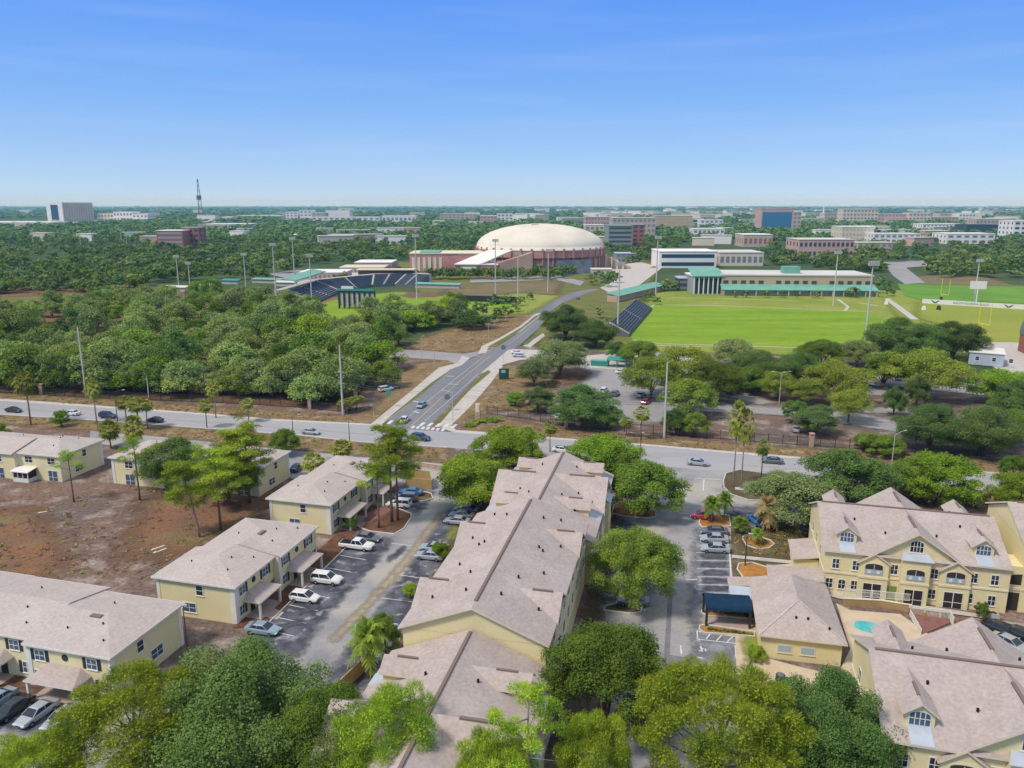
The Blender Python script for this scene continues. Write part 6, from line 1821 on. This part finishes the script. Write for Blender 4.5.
for px, lab in (((938.5, 310), 'dark blocking sled on the football field near the banner'), ((886, 305), 'white tent by the field walk'), ((923.5, 310.5), 'small white equipment cart on the football field')):
    t = thing('field_equipment', lab, 'field equipment', G(*px), TH)
    m = 'dark_metal' if 'dark' in lab else 'trim_white'
    MB().hexa([(-1, -1, .3), (1, -1, .3), (1, 1, .3), (-1, 1, .3), (-.6, -.6, 2.4), (.6, -.6, 2.4), (.6, .6, 2.4), (-.6, .6, 2.4)]).build('body', m, t)
    for x in (-.9, .9): MB().box(x - .08, x + .08, -.9, .9, 0, .4).build('leg', 'dark_metal', t)

# ================================================================== ARENA
yA = 690.0
cA = Vector(((540 - 512) / FPX * depth_of(yA, 10), yA, 0))
RA_ = 63.5 / ppm(yA, 18)
zr = height_at(246, yA); zt = height_at(223.5, yA)
ar = thing('arena', 'round arena with cream dome roof and red brick rim', 'arena', cA, 0)
prof = [(RA_ * math.cos(a), zr + (zt - zr) * math.sin(a)) for a in [PI / 2 * k / 12 for k in range(13)]]
MB().lathe([(RA_ + .6, zr - 1.2), (RA_ + .6, zr + .2)] + prof, 64).build('dome', 'dome_roof', ar, True)
MB().lathe([(RA_ + .3, zr - 1.2), (RA_ + .3, zr - 7), (RA_ - 3, zr - 7)], 64).build('rim', 'arena_red', ar)
MB().lathe([(RA_ - 1.8, zr - 6.5), (RA_ - 1.8, 0)], 64).build('wall', 'arena_brick', ar)
mb = MB()
for a, b, z0, z1, wd in ((RA_ - .5, RA_ + 1.3, zr - 7, zr + .6, .7), (RA_ - 2.2, RA_ - .2, 0, zr - 7.02, .5)):
    mb.box(a, b, -wd, wd, z0, z1)
bme = mb.mesh('buttress', ['arena_red'])
for k in range(40): link('buttress', bme, ar).rotation_euler = (0, 0, 2 * PI * k / 40)
mb = MB(); mb.lathe([(RA_ - 1.6, zr - 7.05), (RA_ - 1.6, zr - 9)], 64); mb.build('lower_band', 'arena_red', ar)
mb = MB(); q = RA_ * .3; mb.box(-8, -2, -q, -q + 5, zt - 4, zt - .2); mb.build('roof_hatch', 'steel_pole', ar)
gy = -RA_ + 2
mb = MB(); mb.hexa([(8, gy - 9, 0), (42, gy + 2, 0), (42, gy + 14, 0), (8, gy + 8, 0), (12, gy - 4, 10.5), (36, gy + 4, 10.5), (40, gy + 12, 10.5), (10, gy + 6, 10.5)]); mb.build('glass_entrance', 'far_dark_glass', ar)
# ramps and the practice hall beside it
def slope_block(label, px, w, d, h0, h1, m, roofm, rz=0, name='arena_ramp'):
    t = thing(name, label, 'building', G(*px), rz)
    MB().hexa([(0, 0, 0), (w, 0, 0), (w, d, 0), (0, d, 0), (0, 0, h0 - .6), (w, 0, h1 - .6), (w, d, h1 - .6), (0, d, h0 - .6)]).build('wall', m, t)
    MB().slab([(-.5, -.5, h0), (w + .5, -.5, h1), (w + .5, d + .5, h1), (-.5, d + .5, h0)], .7, 0, 0).build('roof', roofm, t)
    return t
gh = G(406, 277)
w1 = 52 / ppm(gh.y)
t = slope_block('pink brick hall with pale roof left of the arena', (410, 273.5), 72 / ppm(G(410, 273.5).y), 38, 16.5, 16.5, 'arena_red', 'trim_cream', 0, 'practice_hall')
for k in range(6): MB().box(2 + k * 4.4, 4.2 + k * 4.4, -.3, .1, 2, 13).build('pilaster', 'trim_cream', t)
MB().box(8, 24, 2, 30, 16.0, 17.4).build('roof_light', 'green_metal', t)
rp = slope_block('red entrance block with white sloping roof in front of the arena', (455, 276), 34, 26, 9.5, 9.5, 'arena_red', 'trim_white', R(-8))
mb = MB(); mb.slab([(0, -1, 9.6), (20, -1, 9.6), (42, 30, 19), (22, 30, 19)], .9, 0, 0); mb.build('ramp_roof', 'trim_white', rp)
mb = MB(); mb.box(6, 17, -.3, .1, 0, 4.5); mb.build('entrance', 'arena_dark', rp)
mb = MB(); mb.box(5, 18, -.35, .1, 5.5, 7.5); mb.build('sign_band', 'trim_white', rp)
mb = MB(); mb.hexa([(26, 0, 0), (60, 14, 0), (58, 20, 0), (25, 3, 0), (26, 0, 8), (60, 14, 18), (58, 20, 18), (25, 3, 8)]); mb.build('ramp_wall', 'arena_brick', rp)
rr = thing('arena_stair', 'brick stair ramp falling from the right side of the arena', 'building', cA + Vector((RA_ - 8, -14, 0)), 0)
mb = MB(); mb.hexa([(0, 0, 0), (30, 2, 0), (32, 12, 0), (0, 12, 0), (0, 0, 16), (30, 2, 1.5), (32, 12, 1.5), (0, 12, 16)]); mb.build('ramp', 'arena_brick', rr)
mb = MB()
for k in range(5): mb.box(3 + k * 5, 4.2 + k * 5, -.8, .6, 0, 15.5 - k * 2.4)
mb.build('pier', 'trim_cream', rr)
# ================================================================== THE CAMPUS AND THE TOWN BEYOND
for nm, c in dict(far_white=(.78, .75, .72), far_cream=(.66, .57, .45), far_beige=(.50, .42, .34), far_pink=(.56, .36, .32), far_brick=(.36, .15, .13), far_grey=(.33, .34, .35), far_sage=(.25, .29, .27), far_tan=(.52, .38, .24), far_dark=(.07, .085, .10), far_roof=(.60, .56, .53)).items():
    mat(nm, c, .85, .2, tuple(v * .9 for v in c), .06, 3)
mat('far_glass', (.03, .07, .11), .15, .5)
mat('far_glass_blue', (.05, .17, .30), .15, .5)
mat('far_window', (.20, .21, .23), .4, .4)
def far_building(x0, x1, yt, yb, dep, wall, roof, floors, bays, label, glass='far_window', rz=0, name='campus_building', wh=.45, ww=.6, full=None):
    p = G((x0 + x1) / 2, yb)
    k = ppm(p.y); w = (x1 - x0) / k; h = max(2.5, height_at(yt, p.y))
    t = thing(name, label, 'building', p, rz)
    MB().box(-w / 2, w / 2, 0, dep, 0, h).build('wall', wall, t)
    mb = MB(); mb.box(-w / 2 - .4, w / 2 + .4, -.4, dep + .4, h + .02, h + .8)
    mb.build('roof', roof, t)
    if floors:
        fh = h / floors
        zs = fh * wh / 2
        if bays:
            fw = MB().box(-w / bays * ww / 2, w / bays * ww / 2, -.15, .1, -zs, zs).mesh('window', [glass])
            sw = MB().box(-.15, .15, -1.5, 1.5, -zs, zs).mesh('window', [glass])
        else: fw = MB().box(-w * .46, w * .46, -.15, .1, -zs, zs).mesh('window_band', [glass])
        for f in range(floors):
            for b in range(bays or 1):
                link('window' if bays else 'window_band', fw, t).location = (-w / 2 + w * (b + .5) / (bays or 1), 0, fh * (f + .5))
            nb = max(1, int(dep / 9))
            if bays and x0 + x1 < 900 or bays and x0 > 560:
                for b in range(nb): link('window', sw, t).location = ((w / 2 if x0 + x1 < 1024 else -w / 2), dep * (b + .5) / nb, fh * (f + .5))
    return t, w, h, k
# the green roofed field house on the soccer field
t, w, h, k = far_building(722, 869, 276, 295, 34, 'far_tan', 'far_roof', 0, 0, 'long tan field house with green awning roof at the soccer field', rz=R(-4), name='field_house')
mb = MB(); mb.slab([(-w / 2 - 1, -9, h * .34), (w / 2 + 1, -9, h * .34), (w / 2 + 1, -.1, h * .56), (-w / 2 - 1, -.1, h * .56)], .4, 0, 0); mb.build('awning_roof', 'green_metal', t)
for b in range(17):
    if b % 6 != 5: MB().box(-w / 2 + w * (b + .2) / 17, -w / 2 + w * (b + .75) / 17, -.2, .1, h * .59, h * .75).build('window', 'far_dark', t)
for b in range(15): MB().box(-w / 2 + w * b / 14 - .3, -w / 2 + w * b / 14 + .3, -8.8, -8.2, 0, h * .34).build('column', 'far_beige', t)
MB().box(-w / 2 + 1, w / 2 - 1, -7, -.05, 0, h * .30).build('ground_floor', 'far_grey', t)
MB().box(-6, 4, 8, 16, h + .82, h + 5).build('roof_house', 'green_metal', t)
t, w, h, k = far_building(693, 721, 277, 294, 24, 'far_grey', 'far_white', 0, 0, 'glass fronted wing with tall white columns beside the field house', name='field_house_wing')
for b in range(7): MB().box(-w / 2 + w * b / 6 - .35, -w / 2 + w * b / 6 + .35, -2.2, -1.5, 0, h).build('column', 'trim_white', t)
MB().box(-w / 2, w / 2, -.3, .1, .8, h - 1).build('glass_wall', 'far_glass', t)
MB().slab([(-w / 2 - 1, -3, h + .9), (w / 2 + 1, -3, h + .9), (w / 2 + 1, 14, h + 4.5), (-w / 2 - 1, 14, h + 4.5)], .4, 0, 0).build('green_roof', 'green_metal', t)
far_building(679, 692, 279, 291, 14, 'far_dark', 'metal_apron', 2, 0, 'small blue roofed pavilion left of the white columns')
FB = [
 (659, 716, 252, 268, 40, 'far_white', 'far_white', 2, 0, 'white flat block with green glass band left of the beige hall', 'far_glass'),
 (719, 763, 253, 266, 40, 'far_cream', 'far_roof', 1, 8, 'beige hall with pale roof behind the field house', 'far_window'),
 (798, 853, 240, 258, 40, 'far_pink', 'far_roof', 2, 12, 'pink brick building with two rows of square windows', 'far_dark'),
 (608, 632, 226, 248, 40, 'far_sage', 'far_sage', 5, 0, 'sage office block with dark window bands, left half', 'far_dark'),
 (632, 644, 225, 246, 30, 'far_brick', 'far_grey', 5, 2, 'narrow brown block right of the sage office block', 'far_dark'),
 (585, 612, 217, 233, 40, 'far_pink', 'far_roof', 4, 9, 'long pink building behind the sage office block, left part', 'far_window'),
 (612, 655, 218, 238, 40, 'far_beige', 'far_roof', 4, 10, 'long beige building behind the sage office block, middle part', 'far_window'),
 (655, 692, 216, 230, 40, 'far_tan', 'far_roof', 4, 8, 'orange tan building at the right of the long beige one', 'far_beige'),
 (693, 724, 229, 239, 30, 'far_white', 'far_white', 2, 7, 'white two storey villa among the trees', 'far_window'),
 (700, 723, 220, 227, 30, 'far_white', 'far_white', 2, 5, 'small white hall above the villa', 'far_window'),
 (743, 772, 235, 247, 40, 'far_beige', 'far_white', 1, 6, 'low brown hall with white roof left of the dark trees', 'far_brick'),
 (760, 792, 209, 232, 40, 'far_pink', 'far_pink', 1, 0, 'tall block with blue glass front and pink frame', 'far_glass_blue'),
 (792, 800, 212, 232, 20, 'far_beige', 'far_white', 5, 2, 'narrow pale wing right of the blue glass block', 'far_window'),
 (841, 873, 227, 242, 40, 'far_cream', 'far_white', 3, 9, 'cream block with square windows right of the pink building', 'far_beige'),
 (873, 920, 234, 243, 30, 'far_white', 'far_white', 2, 8, 'long low white building right of the cream block', 'far_window'),
 (857, 892, 243, 252, 20, 'far_beige', 'far_cream', 2, 6, 'low beige lab building in front of the long white one', 'far_window'),
 (824, 842, 213, 223, 40, 'far_beige', 'far_cream', 3, 6, 'beige hospital wing at the left of the big complex', 'far_window'),
 (842, 877, 209, 224, 40, 'far_cream', 'far_white', 4, 10, 'tallest cream block of the hospital complex', 'far_window'),
 (877, 905, 214, 224, 40, 'far_pink', 'far_cream', 3, 8, 'pinkish wing at the right of the hospital complex', 'far_window'),
 (908, 930, 213, 224, 40, 'far_cream', 'far_white', 3, 6, 'cream block right of the hospital complex', 'far_window'),
 (922, 960, 224, 232, 40, 'far_white', 'far_white', 2, 10, 'white laboratory row in front of the dark glass block', 'far_window'),
 (966, 997, 225, 235, 40, 'far_dark', 'far_dark', 3, 0, 'dark glass block at the right', 'far_glass'),
 (946, 994, 234, 244, 40, 'far_white', 'far_white', 2, 6, 'white stepped building below the dark glass block', 'far_window'),
 (930, 958, 217, 224, 40, 'far_pink', 'far_cream', 2, 8, 'long pinkish building right of the cream block', 'far_window'),
 (958, 975, 214, 223, 40, 'far_white', 'far_white', 3, 5, 'white block at the foot of the radio mast', 'far_window'),
 (975, 1012, 219, 230, 40, 'far_beige', 'far_cream', 2, 10, 'beige row behind the dark glass block', 'far_window'),
 (1012, 1040, 221, 240, 40, 'far_white', 'far_white', 4, 4, 'white block with green glass cut by the right edge', 'far_glass'),
 (158, 184, 231, 249, 30, 'far_brick', 'far_white', 4, 0, 'red brick building with white bands at the left, main block', 'far_grey'),
 (184, 200, 228, 248, 25, 'far_brick', 'far_grey', 4, 3, 'taller red brick block at the right of the banded one', 'far_dark'),
 (98, 114, 214, 221.5, 60, 'far_cream', 'far_white', 2, 5, 'low cream block left of the white pair', 'far_window'),
 (114, 133, 212, 221.5, 60, 'far_white', 'far_white', 2, 6, 'white block in the middle of the low pair', 'far_window'),
 (133, 148, 214.5, 221.5, 60, 'far_white', 'far_white', 2, 4, 'white block at the right of the low pair', 'far_window'),
 (286, 298, 212, 219.5, 60, 'far_white', 'far_white', 3, 3, 'white far block leftmost of the distant centre group', 'far_window'),
 (300, 312, 210.5, 219.5, 60, 'far_white', 'far_white', 3, 3, 'taller white far block of the distant centre group', 'far_window'),
 (312, 325, 213, 219.5, 60, 'far_beige', 'far_white', 3, 3, 'beige far block of the distant centre group', 'far_window'),
 (326, 350, 210.5, 218.5, 60, 'far_white', 'far_white', 1, 0, 'plain white windowless box on the horizon', 'far_white'),
 (300, 380, 217, 220.5, 40, 'far_white', 'far_white', 1, 14, 'long low white store front in the distance', 'far_window'),
 (382, 416, 216, 222, 60, 'far_white', 'far_white', 1, 8, 'white store with raised front in the distance', 'far_window'),
 (440, 477, 214, 222.5, 50, 'far_beige', 'far_cream', 4, 9, 'beige dormitory block left behind the arena', 'far_window'),
 (480, 497, 216, 225, 50, 'far_pink', 'far_white', 3, 5, 'pink block with white corner behind the arena', 'far_window'),
 (497, 513, 214, 223, 50, 'far_white', 'far_white', 3, 4, 'white block behind the arena', 'far_window'),
 (205, 250, 224, 227.5, 60, 'far_white', 'far_white', 1, 8, 'long white warehouse at the left, front one', 'far_window'),
 (220, 232, 217, 221, 60, 'far_white', 'far_white', 1, 4, 'small white warehouse at the left', 'far_window'),
 (237, 280, 215.5, 219, 80, 'far_white', 'far_white', 1, 9, 'long white warehouse at the left, farther one', 'far_window'),
 (-20, 52, 222.5, 227, 80, 'far_white', 'far_white', 1, 10, 'long white store roof at the far left edge', 'far_window'),
 (366, 378, 228, 231, 30, 'far_white', 'far_white', 1, 3, 'small white house roof among the middle woods', 'far_window'),
 (355, 392, 263, 270, 30, 'far_pink', 'far_white', 1, 8, 'pale low building beyond the ball park, upper', 'far_window'),
 (300, 345, 273, 280, 26, 'far_pink', 'far_white', 1, 10, 'pale pink low building beyond the ball park, left', 'far_window'),
 (340, 384, 268, 273, 26, 'far_beige', 'far_cream', 1, 10, 'low brownish building beyond the ball park, middle', 'far_window'),
 (286, 312, 235, 238, 30, 'far_white', 'far_white', 1, 5, 'long white shed roof in the woods left of the tall floodlight', 'far_window'),
 (585, 604, 225, 237, 30, 'far_cream', 'far_white', 2, 4, 'small cream block behind the arena stair', 'far_window'),
 (616, 636, 254, 262, 20, 'far_grey', 'metal_apron', 2, 4, 'blue grey roofed house at the foot of the arena stair', 'far_window'),
 (592, 612, 270, 277, 12, 'far_cream', 'far_cream', 1, 3, 'pale canopy building in front of the arena stair', 'far_dark'),
]
for a in FB:
    far_building(*a[:10], glass=a[10], wh=.74 if 'blue glass front' in a[9] else .45)
# distant white ribbed slab tower
p0, p1 = G(48, 222), G(64, 222)
w0 = (p1 - p0).length; k = ppm(p0.y); wside = 20 / k
h = height_at(202.5, p0.y)
t = thing('slab_tower', 'tall white ribbed office slab at the far left', 'building', p0, 0)
MB().box(0, w0, 0, wside * 1.2, 0, h).build('end_wall', 'far_white', t)
MB().box(w0 * .28, w0 * .72, -1, .5, h * .12, h * .88).build('glass_strip', 'far_glass', t)
mb = MB(); mb.hexa([(w0, 4, 0), (w0 + wside, 4 + wside * .9, 0), (w0 + wside - 2, 10 + wside * .9, 0), (w0, 40, 0), (w0, 4, h), (w0 + wside, 4 + wside * .9, h), (w0 + wside - 2, 10 + wside * .9, h), (w0, 40, h)])
mb.build('side_wall', 'far_beige', t)
mb = MB()
for q in range(12):
    f = (q + .5) / 12; x = w0 + wside * f; y = 4 + wside * .9 * f
    mb.box(x - 1.2, x + 1.2, y - 1.6, y + .5, h * .04, h * .97)
mb.build('ribs', 'far_grey', t)
# masts
def mast(x, yb, yt, label, r=2.2, m='sign_back', lattice=True):
    p = G(x, yb); h = height_at(yt, p.y)
    t = thing('radio_mast', label, 'mast', p, .3)
    mb = MB()
    if lattice:
        n = 9
        for s in range(3):
            a = 2 * PI * s / 3; b = 2 * PI * (s + 1) / 3
            R_ = lambda z: r * 2.2 * (1 - z / h) + r * .5
            mb.tube([(R_(0) * math.cos(a), R_(0) * math.sin(a), 0), (R_(h) * math.cos(a), R_(h) * math.sin(a), h)], r * .22, 4)
            for q in range(n):
                z0, z1 = h * q / n, h * (q + 1) / n
                mb.tube([(R_(z0) * math.cos(a), R_(z0) * math.sin(a), z0), (R_(z1) * math.cos(b), R_(z1) * math.sin(b), z1)], r * .13, 4)
    else: mb.tube([(0, 0, 0), (0, 0, h)], [r, r * .6], 8)
    mb.build('frame', m, t)
    if lattice:
        MB().lathe([(0, h * .52), (r * 2.2, h * .52), (r * 2.2, h * .62), (0, h * .62)], 10).build('antenna_ring', m, t)
    return t, h
mast(201, 222, 179, 'tall lattice radio mast above the left horizon', 3.4)
mast(157, 210, 205, 'small pale mast on the left horizon', 3, 'far_white', False)
t, h = mast(823, 219, 206, 'white water tower column left of the hospital complex', 4, 'far_white', False)
mast(981, 218, 208, 'thin mast right of the white block', 1.6, 'far_grey', False)

# ------------------------------------------------------------------ tree masses nobody could count
def clump(seed, n, leaf, size, r=5.5, h=9, base=.08, np_=16, flat=.95):
    g = np.random.default_rng(seed)
    return leaf_arrays(g, oak_puffs(g, r, h, h * base, np_, flat), n, size, None)
def mass(name, label, spots, temps, mats, kind='stuff'):
    g = np.random.default_rng(len(spots)); out = []; mi = []
    for (x, y, s, sz) in spots:
        q = temps[g.integers(len(temps))].reshape(-1, 3)
        a = g.random() * 6.28; ca, sa = math.cos(a), math.sin(a)
        r = np.stack([q[:, 0] * ca - q[:, 1] * sa, q[:, 0] * sa + q[:, 1] * ca, q[:, 2]], 1) * np.array([s, s, sz]) + np.array([x, y, 0])
        out.append(r.reshape(-1, 4, 3)); mi.append(np.full(len(q) // 4, g.integers(len(mats)), np.int32))
    o = link(name, quads_mesh(name, np.concatenate(out), mats, np.concatenate(mi)))
    return tag(o, label, 'trees', None, kind)
KEEP = [  # ground that stays open, as seen in the photograph
 [(400, 262), (470, 255), (480, 246), (600, 246), (640, 268), (625, 275), (640, 290), (610, 300), (585, 290), (560, 300), (400, 300)],
 [(255, 277), (410, 262), (425, 300), (400, 330), (300, 315), (290, 290)], [(400, 283), (560, 279), (590, 287), (520, 335), (430, 320)],
 [(610, 352), (612, 285), (640, 262), (720, 262), (870, 272), (905, 330), (900, 365), (640, 360)],
 [(876, 262), (920, 262), (930, 278), (1060, 280), (1060, 400), (900, 335), (890, 300)],
 [(650, 268), (770, 268), (770, 258), (655, 258)], [(795, 258), (856, 258), (856, 248), (795, 248)],
 [(270, 287), (420, 287), (420, 266), (300, 266)],
 [(160, 283), (305, 280), (305, 293), (140, 294)],
 [(-60, 228), (155, 222), (155, 219), (-60, 220)], [(-60, 318), (0, 316), (100, 308), (95, 294), (-60, 296)],
 [(205, 230), (260, 228), (260, 223), (205, 223)], [(840, 245), (925, 245), (925, 238), (840, 238)], [(945, 246), (1000, 246), (1000, 238), (945, 238)],
 [(280, 222), (420, 224), (420, 218), (280, 218)],
]
def free(x, y):
    return not any(inside((x, y), k) for k in KEEP)
rng = random.Random(21)
sp = []
# belts of campus trees, a few hundred metres off
def belt(n, x0, x1, y0, y1, s0, s1, lst):
    k = 0; t = 0
    while k < n and t < n * 12:
        t += 1
        x, y = rng.uniform(x0, x1), rng.uniform(y0, y1)
        if not free(x, y): continue
        p = G(x, y); s = rng.uniform(s0, s1)
        lst.append((p.x, p.y, s, s * rng.uniform(.8, 1.1))); k += 1
belt(330, -60, 300, 258, 291, .85, 1.25, sp)
belt(240, -60, 290, 243, 258, .9, 1.3, sp)
belt(60, -60, 120, 288, 300, .8, 1.1, sp)
belt(150, 560, 680, 238, 268, .8, 1.2, sp)
belt(260, 760, 1060, 243, 275, .9, 1.3, sp)
belt(60, 760, 880, 262, 272, .7, 1.1, sp)
belt(240, 290, 480, 243, 264, .8, 1.2, sp)
belt(70, 930, 1060, 256, 279, .9, 1.3, sp)
for k in range(46):     # dark row in front of the arena
    x = 428 + k * 3.0; p = G(x, 279 + .8 * math.sin(k) - (0 if k < 42 else 1)); sp.append((p.x, p.y, rng.uniform(.62, .8), rng.uniform(.85, 1.0)))
for k in range(16):
    x = 500 + k * 5; p = G(x, 274); sp.append((p.x, p.y, .6, .8))
for x, y, s in [(592, 285, .9), (600, 283, 1.0), (607, 287, 1.1), (614, 283, .9), (668, 290, .8), (662, 291, .7), (674, 291, .75), (781, 298, .55), (815, 298.5, .6), (853, 298, .75), (745, 298, .5), (766, 298, .5), (795, 298.5, .45), (735, 298, .35), (883, 290, 1.0), (876, 293, .9), (890, 296, .6), (345, 281, .8), (365, 281, .7), (380, 280, .8), (335, 283, .7), (395, 281, .8), (415, 279, .8), (405, 276, .8), (530, 300, .5), (521, 306, .6), (515, 312, .6), (505, 318, .7), (498, 322, .7), (488, 328, .7), (480, 318, .9), (495, 309, .9), (508, 304, .7), (600, 318, .6), (608, 325, .5), (657, 305, .5), (648, 301, .55), (650, 298, .5)]:
    p = G(x, y); sp.append((p.x, p.y, s, s))
TM = [clump(300 + k, 230, None, 1.35) for k in range(5)]
mass('campus_treeline', 'mixed green tree belts across the campus between the buildings', sp, TM, ['leaf_dark', 'leaf_wood', 'leaf_far', 'leaf_oak'])
far = []
y = 243.0
while y > 205.9:
    p = G(512, y); d = p.y
    s = max(1.0, min(7.0, d / 1100))
    n = int(80 * min(1.35, 1.0 + (243 - y) / 70)) if y > 215 else 75
    if y < 210: n = 95
    for k in range(n):
        x = rng.uniform(-90, 1114); yy = y + rng.uniform(-.35, .35)
        if y > 214 and not free(x, yy): continue
        q = G(x, yy); sc = s * rng.uniform(.8, 1.25)
        far.append((q.x, q.y, sc * 1.25, min(sc, 1.0 + .15 * sc) * rng.uniform(.85, 1.15)))
    y -= .62 if y > 216 else .42
TF = [clump(330 + k, 60, None, 2.6, 6.5, 9, .05, 9) for k in range(5)]
mass('distant_woodland', 'blue green woodland stretching to the horizon', far, TF, ['leaf_far', 'leaf_dark', 'leaf_far'])
# tiny pale roofs scattered through the distant town
rng = random.Random(5)
spots = []
for k in range(125):
    x = rng.choice([rng.uniform(520, 760), rng.uniform(690, 1020), rng.uniform(0, 1020)]); y = 208 + 16 * rng.random() ** 1.3
    spots.append((x, y))
for k, (x, y) in enumerate(spots):
    p = G(x, y); w = rng.uniform(14, 40) * (1 + p.y / 9000)
    hh = rng.uniform(12, 17) if p.y < 2500 else rng.uniform(16, 26)
    t = thing('distant_house', 'small pale flat roof far off in the distant town', 'building', p, rng.uniform(-.5, .5), 'pale roofs scattered in the distant town')
    MB().box(-w, w, -w * .4, w * .4, 0, hh).build('wall', rng.choice(['far_white', 'far_cream', 'far_beige']), t)
    MB().box(-w - .5, w + .5, -w * .4 - .5, w * .4 + .5, hh + .02, hh + .9).build('roof', rng.choice(['far_white', 'far_roof']), t)

rng = random.Random(8)
k = 0
while k < 34:
    x = rng.choice([rng.uniform(640, 1020), rng.uniform(560, 1020), rng.uniform(20, 480)]); y = rng.uniform(222, 246)
    if not free(x, y): continue
    k += 1
    p = G(x, y); w = rng.uniform(12, 30)
    t = thing('low_house', 'low pale roofed house among the middle distance trees', 'building', p, rng.choice([-.25, 0, .3]), 'low pale roofs among the middle distance trees')
    hh = rng.uniform(10, 13)
    MB().box(-w, w, -8, 8, 0, hh).build('wall', rng.choice(['far_white', 'far_cream', 'far_pink']), t)
    MB().box(-w - .5, w + .5, -8.5, 8.5, hh + .02, hh + .9).build('roof', rng.choice(['far_white', 'far_roof', 'far_shed']), t)
# dry tufts and litter on the bare ground
rng = random.Random(31); sp = []
yards = [[(-40, 500), (60, 492), (110, 488), (205, 478), (290, 492), (262, 515), (205, 545), (150, 578), (60, 578), (-40, 570)], [(0, 393), (160, 403), (300, 412), (350, 416), (352, 422), (195, 413), (0, 399)], [(0, 416), (98, 422), (296, 437), (440, 449), (440, 460), (291, 447), (98, 430), (0, 423)], [(480, 418), (700, 441), (960, 458), (1020, 463), (1020, 472), (757, 453), (500, 432)], [(733, 530), (776, 530), (806, 528), (806, 558), (734, 553)], [(400, 350), (500, 318), (535, 306), (520, 322), (480, 346)], [(560, 360), (500, 380), (480, 410), (540, 412), (580, 380)]]
for yd in yards:
    xs = [p[0] for p in yd]; ys = [p[1] for p in yd]
    n = 0
    while n < 420:
        q = (rng.uniform(min(xs), max(xs)), rng.uniform(min(ys), max(ys)))
        if not inside(q, yd): continue
        n += 1; p = G(*q); s = rng.uniform(.5, 1.5); sp.append((p.x, p.y, s, s * rng.uniform(.4, .9)))
g = np.random.default_rng(3)
TT = [leaf_arrays(g, [(0, 0, .12, .34, .6)], 12, .2, None) for k in range(4)]
mass('ground_tufts', 'dry weeds and leaf litter scattered on the bare ground', sp, TT, ['leaf_dead', 'scrub', 'leaf_olive', 'bark'])

# ------------------------------------------------------------------ the air between
hz = MB(); hz.box(-15500, 15500, -250, 23000, -1.0, 146)
ho = hz.build('haze', 'vent_black')
hm = bpy.data.materials.new('haze_air'); hm.use_nodes = True
n = hm.node_tree; n.nodes.clear()
out = n.nodes.new('ShaderNodeOutputMaterial'); pv = n.nodes.new('ShaderNodeVolumePrincipled')
pv.inputs['Color'].default_value = (.22, .62, 1.0, 1)
pv.inputs['Density'].default_value = 0.000065
pv.inputs['Absorption Color'].default_value = (1, 1, 1, 1)
pv.inputs['Anisotropy'].default_value = 0.0
n.links.new(pv.outputs[0], out.inputs['Volume'])
ho.data.materials.clear(); ho.data.materials.append(hm)
tag(ho, kind='stuff')
